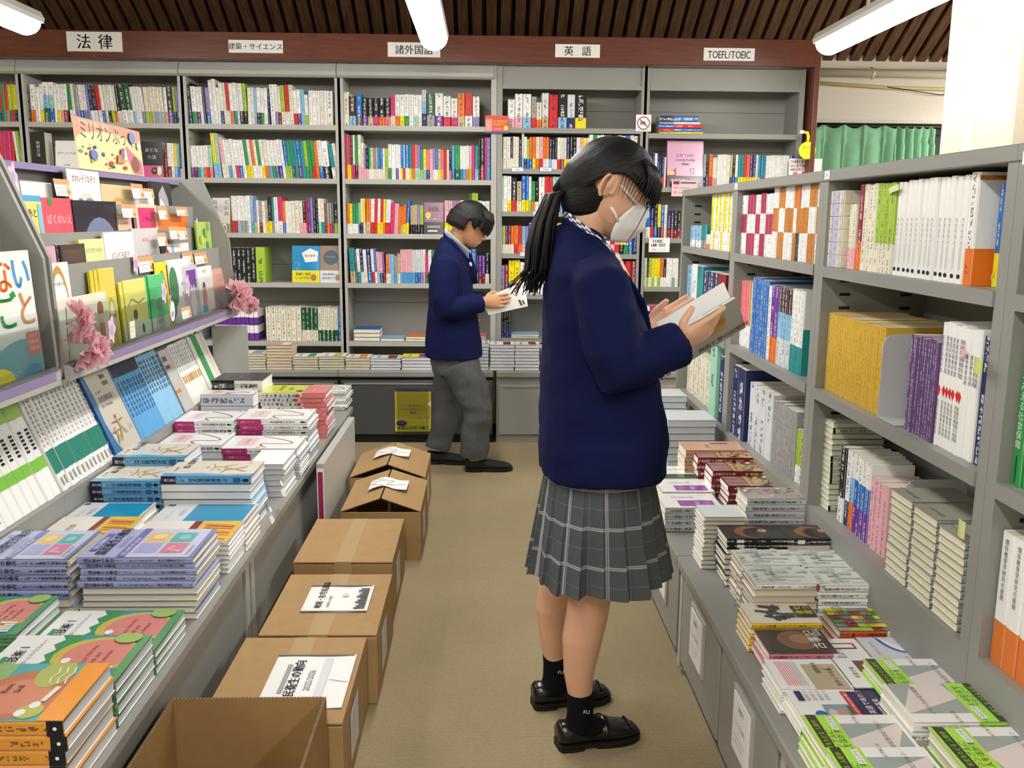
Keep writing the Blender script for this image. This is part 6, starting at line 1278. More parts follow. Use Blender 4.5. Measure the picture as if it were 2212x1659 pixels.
# face mask
mb = MB(); nu, nv = 17, 11; P = []
def q3(v, a, b, c): return Vector(a)*((1-v)*(1-2*v))+Vector(b)*(4*v*(1-v))+Vector(c)*(v*(2*v-1))
for iv in range(nv):
    v = iv/(nv-1); C = q3(v, (.1, 0, 1.36), (.106, 0, 1.308), (.062, 0, 1.262)); S = q3(v, (.072, .056, 1.350), (.026, .071, 1.312), (.014, .058, 1.266))
    for iu in range(nu):
        u = -1+2*iu/(nu-1); w = abs(u)**1.6; p = C*(1-w)+S*w; p.y = S.y*math.copysign(abs(u)**.85, u)
        pl_ = .0022*(1 if (iv//2) % 2 else -1)*(1-abs(u)**3); P.append((p.x+pl_, p.y, p.z))
F = [[i*nu+j, (i+1)*nu+j, (i+1)*nu+j+1, i*nu+j+1] for i in range(nv-1) for j in range(nu-1)]
mb.add(P, F, smooth=True); msk = mb.build('face_mask', M_MASK, girl); sf = msk.modifiers.new('s', 'SOLIDIFY'); sf.thickness = .0025
for sg in (-1, 1):
    mb = MB(); mb.tube([(.030, sg*.0735, 1.395), (.052, sg*.07, 1.373), (.074, sg*.057, 1.351)], (.0008, .0035), 8); mb.tube([(.010, sg*.079, 1.345), (.02, sg*.0765, 1.33), (.028, sg*.072, 1.312)], (.0008, .0035), 8); mb.build('ear_loop', M_MASK, msk)
# blazer
mb = MB()
BR = [(.705, .014, .157, .19), (.79, .012, .158, .188), (.9, .006, .147, .176), (1.0, -.004, .134, .168), (1.08, -.016, .12, .168), (1.15, -.026, .108, .172), (1.2, -.036, .092, .165), (1.24, -.046, .075, .13), (1.275, -.056, .058, .088), (1.3, -.062, .045, .064)]
mb.loft([ering(c, 0, z, rx, ry, 36, 2.4) for z, c, rx, ry in BR])
for sg, W in ((-1, WN), (1, WF)):
    e = Vector((.012, sg*.205, .988)); d = (W-e).normalized(); cf = W+d*.008
    mb.tube([(-.03, sg*.125, 1.198), (-.02, sg*.165, 1.175), (-.004, sg*.192, 1.1), (.006, sg*.205, 1.03), e, e+d*.055+Vector((0, 0, -.004)), e+d*.1, cf], [.05, .066, .066, .063, .06, .058, .055, .053], 22)
blz = vox(mb, .0055, 7, 'blazer', [M_NAVY], girl, amp=.0075, ns=(9, 9, 11))
mb = MB()    # hem and cuff openings read dark from below; lapel and collar follow the neck
path = [(-.092, .0, 1.304), (-.084, -.047, 1.296), (-.054, -.075, 1.27), (-.009, -.082, 1.233), (.04, -.07, 1.18), (.085, -.05, 1.12), (.125, -.03, 1.03)]
mb.tube(path, [(.006, .022), (.006, .022), (.007, .022), (.008, .024), (.009, .028), (.008, .024), (.004, .006)], 10); mb.tube([(x, -y, z) for x, y, z in path], [(.006, .022), (.006, .022), (.007, .022), (.008, .024), (.009, .028), (.008, .024), (.004, .006)], 10)
lp = vox(mb, .004, 3, 'lapel', [M_NAVY], blz)
for i in range(3):
    p = WN+Vector((-.008-.012*i, -.018-.002*i, -.05-.0085*i)); mb = MB(); mb.tube([p+Vector((0, -.001, -.002)), p+Vector((.001, -.004, -.006))], [.006, .005], 12); mb.build('cuff_button', M_METAL, blz)
mb = MB(); ring0, ring1 = [], []
cp = [(-.092, 0, 1.336), (-.08, -.044, 1.33), (-.046, -.066, 1.303), (-.004, -.07, 1.268), (.034, -.056, 1.225), (.055, -.03, 1.18)]
for side in (-1, 1):
    L0 = [Vector((x, side*abs(y), z)) for x, y, z in cp]; k = len(mb.v)
    pts = L0+[p+Vector((.002, -.002*(-side), -.016)) for p in L0]+[p*1.0+Vector((-.004, side*.004, -.002)) for p in L0]
    n = len(L0)
    for a, b in ((0, n),):
        F = [[a+i, a+i+1, b+i+1, b+i] for i in range(n-1)]; U = [[(i*3.5, 0), ((i+1)*3.5, 0), ((i+1)*3.5, 3), (i*3.5, 3)] for i in range(n-1)]
        mb.add(pts, F, uv=U)
sc_ = mb.build('shirt_collar', M_GING, girl); sf = sc_.modifiers.new('s', 'SOLIDIFY'); sf.thickness = .004
mb = MB(); mb.loft([ering(c, 0, z, rx, ry, 26, 2.2) for z, c, rx, ry in ((1.05, -.004, .118, .14), (1.12, -.018, .10, .12), (1.18, -.03, .08, .085), (1.225, -.04, .062, .066), (1.255, -.05, .052, .056))], 'w', uv=[0, 5, 10, 14, 17]); mb.build('shirt_front', M_SHIRT, girl)
# pleated plaid skirt
m, t, b = nt('grey plaid wool'); uv = t.nodes.new('ShaderNodeUVMap'); uv.uv_map = 'UV'; sx = t.nodes.new('ShaderNodeSeparateXYZ'); t.links.new(uv.outputs[0], sx.inputs[0])
def stripe(v, c, w): return math_(t, 'LESS_THAN', math_(t, 'ABSOLUTE', math_(t, 'SUBTRACT', v, c)), w)
fu = math_(t, 'FRACT', sx.outputs[0]); fv = math_(t, 'FRACT', sx.outputs[1])
bold = math_(t, 'MAXIMUM', math_(t, 'MAXIMUM', stripe(fu, .482, .011), stripe(fu, .518, .011)), math_(t, 'MAXIMUM', stripe(fv, .475, .017), stripe(fv, .525, .017)))
thin = math_(t, 'MAXIMUM', stripe(fu, .02, .012), stripe(fv, .02, .012))
mask = math_(t, 'MAXIMUM', math_(t, 'MULTIPLY', bold, .85), math_(t, 'MULTIPLY', thin, .16))
mx = t.nodes.new('ShaderNodeMix'); mx.data_type = 'RGBA'; t.links.new(mask, mx.inputs['Factor']); mx.inputs['A'].default_value = (*lin('505558'), 1); mx.inputs['B'].default_value = (*lin('a9abb0'), 1)
t.links.new(mx.outputs['Result'], b.inputs['Base Color']); b.inputs['Roughness'].default_value = .9; b.inputs['Specular IOR Level'].default_value = .15; M_PLAID = m
mb = MB(); NP = 20; per = 10; rings = []; vs = []
SZ = [.735, .70, .65, .6, .55, .5, .445]
for z in SZ:
    f = (.735-z)/.29; rx = .128+.046*f; ry = .155+.05*f; cx = .006+.006*f; row = []
    for i in range(NP):
        for k in range(per):
            u = k/per; ph = 2*math.pi*(i+(u if u < .8 else .8+(u-.8)*.2))/NP
            dep = (.0+.020*f)*(u/.8 if u < .8 else 1-(u-.8)/.2*1.0)*1.0-.008*f
            wob = .006*f*math.sin(i*2.1)
            row.append((cx+(rx+dep+wob)*math.cos(ph), (ry+dep+wob)*math.sin(ph), z-.006*f*math.sin(i*1.7)*(1 if z < .46 else 0)))
    rings.append(row)
n = NP*per; pts = [p for r in rings for p in r]; F = []; U = []
for i in range(len(rings)-1):
    for j in range(n):
        k = (j+1) % n; F.append([i*n+j, (i+1)*n+j, (i+1)*n+k, i*n+k])
        uu = (j/per)*.5; u1 = ((j+1)/per)*.5; v0 = (SZ[i]-.472)/.09; v1 = (SZ[i+1]-.472)/.09; U.append([(uu, v0), (uu, v1), (u1, v1), (u1, v0)])
mb.add(pts, F, uv=U, smooth=False); sk = mb.build('pleated_skirt', M_PLAID, girl); sf = sk.modifiers.new('s', 'SOLIDIFY'); sf.thickness = .003
# socks and loafers
for (ax, ay), (hx, hy, yaw) in (((-.034, -.078), (-.088, -.085, 15)), ((-.082, .125), (-.14, .115, 12))):
    mb = MB(); mb.tube([(ax-.001, ay, .15), (ax, ay, .12), (ax, ay, .08), (ax-.004, ay, .05)], [.0345, .0335, .034, .037], 20); mb.tube([(ax-.01, ay, .06), (ax+.03, ay+.008, .045), (ax+.06, ay+.015, .04)], [.033, .031, .024], 14)
    so = vox(mb, .004, 2, 'sock', [M_SOCK], girl)
    mb = MB(); pl = Plane(mb, (ax+.004, ay-.036, .108), (1, 0, 0), (0, 0, 1)); pl.text(0, 0, .014, 'FU', 'h'); mb.build('emblem', M_PAPER, so)
    shoe(girl, T4(hx, hy, 0) @ Matrix.Rotation(math.radians(yaw), 4, 'Z'), M_LEATH, M_SOLE, .215)
# ---------------------------------------------------------------- the book she holds
A = Vector((.178, -.06, .966)); Bv = Vector((.34, -.06, 1.068)); ax_ = (Bv-A).normalized(); Ls = (Bv-A).length
ob_ = thing('open_book', 'open book with grey green cover and orange band held by the schoolgirl', 'book', (GX, GY, 0))
dn = Vector((.0, -.072, .092)); dn = (dn-ax_*dn.dot(ax_)).normalized(); df = Vector((0, .1, .075)); df = (df-ax_*df.dot(ax_)).normalized()
BW = .125
def slab(mb, o, u, v, w, L, t, col, n):
    p = [o, o+u*L, o+u*L+v*w, o+v*w]; q = [x+n*t for x in p]
    mb.add(p+q, [[0, 3, 2, 1], [4, 5, 6, 7], [0, 1, 5, 4], [2, 3, 7, 6], [3, 0, 4, 7], [1, 2, 6, 5]], col)
nn = ax_.cross(dn).normalized(); nn = nn if nn.z > 0 else -nn; nf = ax_.cross(df).normalized(); nf = nf if nf.z > 0 else -nf
mb = MB(); slab(mb, A, ax_, dn, BW, Ls, .002, (.36, .37, .31), nn); slab(mb, A, ax_, df, BW, Ls, .002, (.36, .37, .31), nf)
pl = Plane(mb, A-nn*.0006, ax_*Ls, dn*BW)
if pl.n.dot(nn) > 0: pl.n = -pl.n
pl.rect(0, 0, .22, 1, (.55, .25, .03)); pl.rect(.08, .15, .14, .7, (.25, .1, .02)); pl.text(.1, .9, .012, '岩波', 'd', rot=-90)
pl.ell(.66, .62, .13, .2, (.48, .27, .05), 16); pl.poly([(.54, .5), (.5, .62), (.55, .7), (.75, .5), (.74, .35), (.6, .35)], (.48, .27, .05)); pl.ell(.62, .72, .08, .05, (.3, .16, .04)); pl.ell(.72, .6, .06, .08, (.38, .2, .04), 9)
A_, B_ = pl.ux, pl.uy
pl.text(.34, .1, .017, '海馬と夢の記憶録', 'R', bold=.03); rn = random.Random(8)
for i in range(12): x, y = rn.uniform(.26, .95), rn.uniform(.25, .95); pl.line([(x, y), (x+.03, y+.04), (x+.05, y-.02)], .0008, (.25, .26, .21))
mb.build('cover', M_PAPER, ob_)
mb = MB(); slab(mb, A+nn*.002+ax_*.003, ax_, dn, BW-.004, Ls-.006, .007, 'w', nn); slab(mb, A+nf*.002+ax_*.003, ax_, df, BW-.004, Ls-.006, .007, 'w', nf)
slab(mb, A+nn*.0095+ax_*.004, ax_, (dn*.5+df*.5+Vector((0, 0, .2))).normalized(), BW*.9, Ls-.008, .0006, 'w', nn)
mb.build('page_block', M_PAPER, ob_)
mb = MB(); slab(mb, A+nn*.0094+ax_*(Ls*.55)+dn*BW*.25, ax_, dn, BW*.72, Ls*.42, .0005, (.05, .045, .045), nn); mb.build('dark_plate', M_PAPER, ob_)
# ---------------------------------------------------------------- schoolboy
BX, BY = -.1, 4.76
mb = MB()
HB = T4(-.028, 0, 1.193) @ Matrix.Rotation(math.radians(27), 4, 'Y')
head(mb, HB, .98)
mb.tube([(-.09, 0, 1.1), (-.07, 0, 1.17), (-.035, 0, 1.235), (.0, 0, 1.27)], [.056, .048, .048, .048], 18)
mb.loft([ering(c, 0, z, rx, ry) for z, c, rx, ry in ((.55, -.06, .085, .12), (.65, -.07, .095, .13), (.85, -.08, .085, .115), (1.0, -.085, .09, .13), (1.09, -.085, .075, .13), (1.15, -.085, .05, .06))])
VN = Vector((.088, -.158, .898)); VF = Vector((.09, .13, .88))
mb.tube([(-.09, -.12, 1.09), (-.1, -.17, 1.05), (-.095, -.195, .86), (-.03, -.18, .86), VN], [.05, .045, .038, .034, .026], 12)
mb.tube([(-.09, .12, 1.09), (-.1, .17, 1.05), (-.085, .195, .86), (-.03, .18, .86), VF], [.05, .045, .038, .034, .026], 12)
hand(mb, VN, (1, .02, .1), (.0, .95, -.1), (.1, .2, 1), .92, (.1, .16, .2, .24), (.7, .5, .6), .04)
hand(mb, VF, (1, -.1, .1), (.0, -.6, .8), (.1, -.8, .5), .92, (.2, .3, .3, .4), (.6, .3, .8))
LEGS = ((-1, [(-.05, -.08, .6), (.06, -.085, .36), (.05, -.08, .2), (.04, -.075, .06)], (-.0, -.075, 4)), (1, [(-.07, .08, .6), (-.1, .085, .36), (-.13, .085, .22), (-.16, .085, .1)], (-.215, .085, -3)))
for sg, P, _ in LEGS: mb.tube(P, [.058, .05, .042, .034], 14)
boy = vox(mb, .0036, 4, 'person', [M_SKIN2]); boy.location = (BX, BY, 0)
tag(boy, 'schoolboy in navy blazer and grey trousers walking with a white book before the far shelves', 'person')
mb = MB()
def bcut(ph):
    a = abs((math.degrees(ph)+180) % 360-180)
    return float(np.interp(a, [0, 40, 60, 72, 90, 104, 125, 180], [-.002, -.004, -.004, -.004, .008, -.005, -.045, -.07]))
dome(mb, (-.006, 0, .116), (.109, .092, .106), bcut, HB); PENDING = mb
SP_ = []; HBf = lambda x, y, z: tuple(HB @ Vector((x, y, z)))
for i in range(36):
    y = -.08+.16*i/35; k = 1-(y/.094)**2; fx = .106*max(.25, k)**.5; e = rn.uniform(-.004, .004)
    SP_.append(([HBf(fx-.03+e, y*.9, .2), HBf(fx-.002, y, .165), HBf(fx+.006, y*1.02, .125), HBf(fx+.002+e, y*1.04, .078+.02*rn.random())], .0085, .0014, .8))
for i in range(30):
    a = math.radians(95+170*i/29); x, y = -.006+.108*math.cos(a), .09*math.sin(a)
    SP_.append(([HBf(x*1.02, y*1.02, .13), HBf(x*1.04, y*1.04, .08), HBf(x*.96, y*.96, .045+.012*rn.random())], .0085, .0014, .7))
for sg in (-1, 1):
    for i in range(4): SP_.append(([HBf(.03-.008*i, sg*.083, .15), HBf(.034-.008*i, sg*.082, .11), HBf(.034-.008*i, sg*.077, .075+.008*i)], .006, .001, .6))
for P, r0, r1, fl in SP_: PENDING.tube(P, [(r0+(r1-r0)*i/(len(P)-1)+.0012, (r0+(r1-r0)*i/(len(P)-1))*fl+.0012) for i in range(len(P))], 7)
hb_ = vox(PENDING, .0042, 2, 'hair', [M_HAIR], boy); hair_uv(hb_.data, HB @ Vector((-.03, 0, .225)), HB.to_3x3() @ Vector((0, 0, -1)))
for sg in (-1, 1):
    mb = MB(); mb.tube([HBf(.084, sg*.046, .107), HBf(.0925, sg*.034, .105), HBf(.0925, sg*.02, .107)], (.0018, .0028), 6); mb.build('eyelashes', M_HAIR, boy)
mb = MB()
BRB = [(.605, -.068, .152, .185), (.7, -.07, .146, .18), (.8, -.072, .134, .17), (.9, -.076, .122, .168), (1.0, -.082, .112, .175), (1.06, -.085, .103, .18), (1.11, -.09, .088, .17), (1.15, -.092, .07, .13), (1.185, -.09, .056, .08), (1.215, -.09, .045, .06)]
mb.loft([ering(c, 0, z, rx, ry, 36, 2.4) for z, c, rx, ry in BRB])
for sg, W in ((-1, VN), (1, VF)):
    e = Vector((-.098, sg*.205, .865)); d = (W-e).normalized()
    mb.tube([(-.09, sg*.13, 1.105), (-.095, sg*.17, 1.08), (-.103, sg*.198, 1.0), (-.106, sg*.207, .91), e, e+d*.06+Vector((0, 0, -.006)), e+d*.13, W-d*.002], [.05, .066, .064, .06, .058, .058, .054, .05], 20)
bz = vox(mb, .006, 7, 'blazer', [M_NAVY], boy, amp=.006, ns=(7, 7, 9))
mb = MB()
for sg in (-1, 1): mb.tube([(-.115, 0, 1.225), (-.105, sg*.05, 1.212), (-.07, sg*.074, 1.18), (-.025, sg*.07, 1.12), (.01, sg*.05, 1.03), (.03, sg*.03, .93)], [(.006, .02), (.006, .02), (.007, .022), (.008, .026), (.008, .03), (.004, .008)], 10)
vox(mb, .0045, 3, 'lapel', [M_NAVY], bz)
mb = MB()
for sg in (-1, 1): mb.tube([(-.112, 0, 1.245), (-.095, sg*.045, 1.235), (-.05, sg*.06, 1.195), (.0, sg*.05, 1.145), (.01, sg*.03, 1.11)], [(.004, .018), (.004, .02), (.004, .022), (.004, .024), (.003, .006)], 10)
vox(mb, .004, 2, 'shirt_collar', [M_SHIRT], boy)
mb = MB(); mb.tube([(-.01, 0, 1.15), (.01, -.005, 1.12), (.026, -.01, 1.06), (.04, -.01, .98)], [(.012, .016), (.008, .02), (.006, .024), (.006, .02)], 10, up=(1, 0, 0)); tie = mb.build('necktie', M_NAVY, boy)
mb = MB(); mb.tube([(.018, -.035, 1.085), (.026, -.01, 1.077), (.028, .015, 1.073)], (.004, .01), 8); mb.build('tie_stripe', M_MASK, tie)
for i in range(3): mb = MB(); p = VN+Vector((-.05+.013*i, -.052, -.012)); mb.tube([p, p+Vector((0, -.006, 0))], [.006, .005], 10); mb.build('cuff_button', M_METAL, bz)
mb = MB(); mb.tube([(.062, -.05, .795), (.068, -.056, .795)], [.009, .008], 12); mb.build('front_button', M_METAL, bz)
mb = MB()
mb.loft([ering(c, 0, z, rx, ry, 30, 2.3) for z, c, rx, ry in ((.72, -.07, .115, .145), (.6, -.062, .128, .155), (.52, -.05, .128, .155))])
for (sg, P, _), R in zip(LEGS, ([.095, .085, .075, .07, .072], [.09, .082, .072, .066, .068])):
    q = [(P[0][0]+.005, P[0][1], .58), (P[1][0]-.03*(sg < 0)+.0, P[1][1], .43), (P[1][0], P[1][1], .33), (P[2][0], P[2][1], .2), (P[3][0]+.0, P[3][1], .075 if sg < 0 else .085)]
    mb.tube(q, R, 22, flat=1.05)
vox(mb, .006, 5, 'trousers', [M_GWOOL], boy, amp=.009, ns=(6, 6, 10))
for sg, P, (hx, hy, yaw) in LEGS:
    tl = 8 if sg > 0 else -4
    shoe(boy, T4(hx, hy, .0 if sg > 0 else .002) @ Matrix.Rotation(math.radians(yaw), 4, 'Z'), M_SNEAK, M_SOLE, .24, loafer=False)
# the white book he holds
wb = thing('open_book', 'white book with a small red square held by the schoolboy', 'book', (BX, BY, 0))
cA = atY(1055, 680, 4.62)-Vector((BX, BY, 0)); cB = atY(1140, 661, 4.64)-Vector((BX, BY, 0)); cC = atY(1117, 616, 4.62)-Vector((BX, BY, 0)); cD = atY(1040, 648, 4.60)-Vector((BX, BY, 0))
mb = MB(); nrm = (cB-cA).cross(cD-cA).normalized(); nrm = nrm if nrm.y < 0 else -nrm
back = [p-nrm*.002 for p in (cA, cB, cC, cD)]
mb.add([cA, cB, cC, cD]+back, [[0, 1, 2, 3], [7, 6, 5, 4], [0, 4, 5, 1], [1, 5, 6, 2], [2, 6, 7, 3], [3, 7, 4, 0]], 'w')
pl = Plane(mb, cA, cB-cA, cD-cA)
if pl.n.dot(nrm) < 0: pl.n = -pl.n
pl.rect(.36, .42, .56, .82, (.72, .05, .08)); pl.rect(.84, .12, .89, .5, 'E'); pl.rect(.92, .15, .96, .42, 'E')
up_ = (cD-cA).normalized()
f2 = [cA, cB, cB+Vector((-.01, .12, .085)), cA+Vector((-.01, .12, .085))]
mb.add(f2+[p-Vector((0, -.001, .002)) for p in f2], [[0, 1, 2, 3], [7, 6, 5, 4], [0, 4, 5, 1], [1, 5, 6, 2], [2, 6, 7, 3], [3, 7, 4, 0]], 'w')
mb.build('cover', M_PAPER, wb)
mb = MB(); q = [cA-nrm*.003+(cB-cA)*.02, cB-nrm*.003-(cB-cA)*.02, cC-nrm*.003, cD-nrm*.003]; mb.add(q+[p-nrm*.008 for p in q], [[0, 1, 2, 3], [7, 6, 5, 4], [0, 4, 5, 1], [1, 5, 6, 2], [2, 6, 7, 3], [3, 7, 4, 0]], 'h', 1)
mb.build('page_block', BOOKM, wb)
# ================================================================== cardboard boxes along the counter
M_TAPE = mat('brown packing tape', 'b08a5e', .25, .5); M_CTAPE = mat('clear packing tape', 'b99d72', .2, .5)
def addr(mb, w, d, big, small, o=(0, 0, .0006)):
    pl = Plane(mb, o, (w, 0, 0), (0, d, 0)); return pl
def box(label, x0, x1, y0, y1, h, peak=0, sheet=None, tape=True):
    t = thing('cardboard_box', label, 'box', ((x0+x1)/2, y0, 0), 0, 'brown cardboard boxes along the counter'); w = x1-x0; d = y1-y0
    mb = MB(); s = .004
    mb.bevbox((-w/2, 0, 0), (w/2, d, h-(.004 if not peak else 0)), .003) if not peak else None
    if peak:
        for a, c in (((-w/2, 0, 0), (w/2, s, h)), ((-w/2, d-s, 0), (w/2, d, h)), ((-w/2, s, 0), (-w/2+s, d-s, h)), ((w/2-s, s, 0), (w/2, d-s, h)), ((-w/2+s, s, 0), (w/2-s, d-s, s))): mb.box(a, c)
    mb.build('box_body', M_CARD, t)
    for sg in (-1, 1):
        mb = MB()
        hx = sg*w/2; ix = sg*.003
        z0, z1 = h+.0005, h+peak+.0005
        p = [(hx, 0, z0), (ix, 0, z1), (ix, d, z1), (hx, d, z0)]
        if peak: p[1] = (ix, .012, z1); p[0] = (hx, 0, z0)
        mb.add(p+[(x, y, z+.004) for x, y, z in p], [[0, 1, 2, 3], [7, 6, 5, 4], [0, 4, 5, 1], [1, 5, 6, 2], [2, 6, 7, 3], [3, 7, 4, 0]])
        mb.build('flap', M_CARD, t)
    if tape:
        mb = MB(); mb.box((-.028, -.001, h+.0047), (.028, d+.001, h+.0052)); mb.box((-.028, -.0012, h-.05), (.028, -.0004, h+.0052)); mb.box((-.028, d+.0004, h-.05), (.028, d+.0012, h+.0052)); mb.build('tape', M_CTAPE, t)
    if sheet:
        sx_, sy_, sw, sd__, rot, fn, zz = sheet
        mb = MB(); k = 8; dz = h+peak+.0065+(.004 if peak else 0)+zz
        P = [(-sw/2+sw*i/k, q, (.004*math.sin(i*.9)+.006*(i/k)**3)*(1 if zz else .25)-(abs(-sw/2+sw*i/k+sx_)*peak/(w/2)*.95 if peak else 0)) for q in (0, sd__) for i in range(k+1)]
        mb.add(P+[(a, b_, c-.0006) for a, b_, c in P], [[i, i+1, k+2+i, k+1+i] for i in range(k)], 'w')
        pl = Plane(mb, (-sw/2, 0, .0016), (sw, 0, 0), (0, sd__, 0)); 
        if fn: fn(pl)
        o = mb.build('paper_label', M_PAPER, t); o.location = (sx_, sy_, dz); o.rotation_euler = (0, 0, math.radians(rot))
    # waybill on the aisle side
    mb = MB(); pl = Plane(mb, (w/2+.0008, d*.25, h*.2), (0, d*.3, 0), (0, 0, h*.62)); pl.rect(0, 0, 1, 1, 'h'); [pl.line([(.08, .1+.1*i), (.9 if i % 3 else .6, .1+.1*i)], .0015, 'e') for i in range(8)]; mb.build('waybill', M_PAPER, t)
    return t
def sh_koku(pl): pl.rect(0, .975, 1, 1, 'E'); pl.text(.22, .12, .028, '国民衛生の動向', 'k', rot=0) if False else None; pl.text(.38, .08, .03, '国民衛生の動向', 'k', rot=90, bold=.04); pl.text(.55, .3, .022, '2025/2026', 'E', rot=90); pl.rect(.18, .25, .24, .8, 'e'); pl.rect(.62, .08, .72, .92, 'h'); pl.line([(.75, .5), (.98, .45)], .002, 'E')
def sh_chiiki(pl): pl.rect(0, .96, 1, 1, 'E'); pl.rect(0, 0, 1, .03, 'E'); pl.text(.28, .12, .024, '地域・在宅看護論', 'k', rot=90, bold=.05); pl.text(.4, .15, .01, '地域医療と多職種', 'E', rot=90); [pl.rect(.78+.03*(i % 3), .1+.07*i, .95, .15+.07*i, 'E') for i in range(11)]; pl.ell(.6, .6, .05, .06, 'h')
def sh_sw(pl): pl.line([(.5+.4*math.sin(v*5)*v, .15+.6*v) for v in np.linspace(0, 1, 24)], .004, 'E'); pl.text(.12, .4, .012, '在宅', 'e', rot=60); pl.rect(0, 0, 1, .03, 'E')
box('brown box with bulging flaps and a curled white sheet, farthest of the row', -.59, -.262, 3.86, 4.27, .20, .055, (.0, .17, .16, .13, 0, sh_sw, .002), False)
box('brown box with bulging flaps and a white sheet, second from the far end', -.558, -.25, 3.405, 3.825, .195, .05, (.01, .15, .155, .13, 0, sh_sw, .002), False)
box('plain taped brown box without a paper sheet', -.625, -.303, 2.85, 3.285, .205)
box('taped brown box with white sheet reading 地域・在宅看護論', -.612, -.294, 2.33, 2.757, .2, 0, (.02, .14, .19, .19, 0, sh_chiiki, 0))
box('taped brown box with white sheet reading 国民衛生の動向', -.64, -.318, 1.888, 2.315, .2, 0, (.05, .06, .2, .26, 0, sh_koku, 0))
for px, py, rt in ((497, 1471, 10), (703, 1477, -8)):
    pass
t = thing('cardboard_box', 'open empty brown cardboard box, nearest of the row', 'box', (-.515, 1.46, 0), 0, 'brown cardboard boxes along the counter'); w, d, h, s = .335, .405, .282, .005
mb = MB()
for a, c in (((-w/2, 0, 0), (w/2, s, h)), ((-w/2, d-s, 0), (w/2, d, h)), ((-w/2, s, 0), (-w/2+s, d-s, h)), ((w/2-s, s, 0), (w/2, d-s, h)), ((-w/2+s, s, 0), (w/2-s, d-s, s))): mb.box(a, c)
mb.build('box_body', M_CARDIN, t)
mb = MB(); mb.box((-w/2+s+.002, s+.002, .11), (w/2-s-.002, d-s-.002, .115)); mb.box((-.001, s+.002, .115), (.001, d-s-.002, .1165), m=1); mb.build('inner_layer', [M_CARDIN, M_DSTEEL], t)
mb = MB()      # corrugated rim
for q0, q1, ax2 in (((-w/2, d-s), (w/2, d-s), 0), ((w/2-s, 0), (w/2-s, d), 1), ((-w/2, 0), (-w/2, d), 1)):
    L = w if ax2 == 0 else d; n = int(L/.008)
    for i in range(n):
        o = i*.008+.001
        a = (q0[0]+o, q0[1]+.0008, h+.0001) if ax2 == 0 else (q0[0]+.0008, q0[1]+o, h+.0001)
        c = (a[0]+(.004 if ax2 == 0 else .0034), a[1]+(.0034 if ax2 == 0 else .004), h+.0008)
        mb.box(a, c, m=0)
mb.build('corrugated_rim', M_DSTEEL, t)['kind'] = 'stuff'
# ================================================================== piles and face-out books along the far wall
def BS(name, desc, where, pxl, pxr, pyt, n, bands, cover=None, y=5.325, z=.43, dep=.15, page='W', pat='p', parts=False, **k):
    a = atY(pxl, pyt, y); c = atY(pxr, pyt, y)
    stack(name, desc, where, 'book', a.x+.001, c.x-.001, y, dep, z+.0006, a.z, n, bands, cover, page=page, pat=pat, group=f'{desc} pile {where}', parts=parts, jit=.003, **k)
FW = 'on the far worktop'
cr_ = lin('d8d2b4')
simple = lambda bg, c: (lambda pl: (pl.rect(0, 0, 1, 1, bg), pl.rect(.1, .55, .9, .85, c), pl.rect(.2, .2, .8, .3, 'e')))
BS('novel', 'cream edged novel with landscape cover', FW, 501, 574, 764, 6, [(1, 'w')], simple('w', 'e'), page=cr_, pat='sppppp', seed=1) if False else None
for pxl, pxr, pyt, n, desc, cv, pg in ((501, 573.5, 764, 6, 'cream edged novel with grey picture cover', simple('w', 'e'), cr_), (574, 630.5, 746, 8, 'cream edged novel with pink cover', simple((.62, .3, .28), 'W'), lin('dcc9a8')), (631, 687, 771, 5, 'cream edged novel with green marked cover', simple('w', 'g'), cr_),
                                       (687.5, 744, 770, 5, 'cream edged novel with green label cover', simple('w', 'l'), cr_), (744.5, 799, 773, 4, 'cream edged novel with orange banded cover', simple('W', 'o'), cr_), (799.5, 866, 775, 4, 'white edged book with red edged cover', simple('h', 'R'), 'h'),
                                       (867, 934, 772, 4, 'white edged book with yellow and purple cover', simple('y', 'v'), 'h'), (935, 960, 778, 3, 'white edged book with green cover', simple('l', 'w'), 'h'), (1036, 1057, 742, 8, 'white edged book with pale cover', simple('w', 'e'), 'h'),
                                       (1057.5, 1112, 745, 8, 'white edged book with red patterned cover', simple('w', 'R'), 'h'), (1112.6, 1167, 745, 8, 'white edged book with red checked cover', simple('W', 'R'), 'h'), (1167.6, 1215, 752, 7, 'white edged book with blue cover', simple('w', 'b'), 'h')):
    a = atY(pxl, pyt, 5.325); c = atY(pxr, pyt, 5.325); sd[0] += 1
    stack('novel', desc, FW, 'book', a.x+.001, c.x-.001, 5.325, .15, .4306, a.z, n, [(1, 'w')], None, page=pg, pat='p', group=f'{desc} pile', parts=False, jit=.003, seed=sd[0])
    top = [o for o in COL.objects if o.get('group') == f'{desc} pile'][-1]
    mb = MB(); th = (a.z-.4306)/n*.985; L = c.x-a.x-.002; pl = Plane(mb, (th, .15, 0) if False else (th+.0003, 0, 0), (0, .15, 0), (0, 0, L)); cv(pl); mb.build('cover_print', M_PAPER, top)
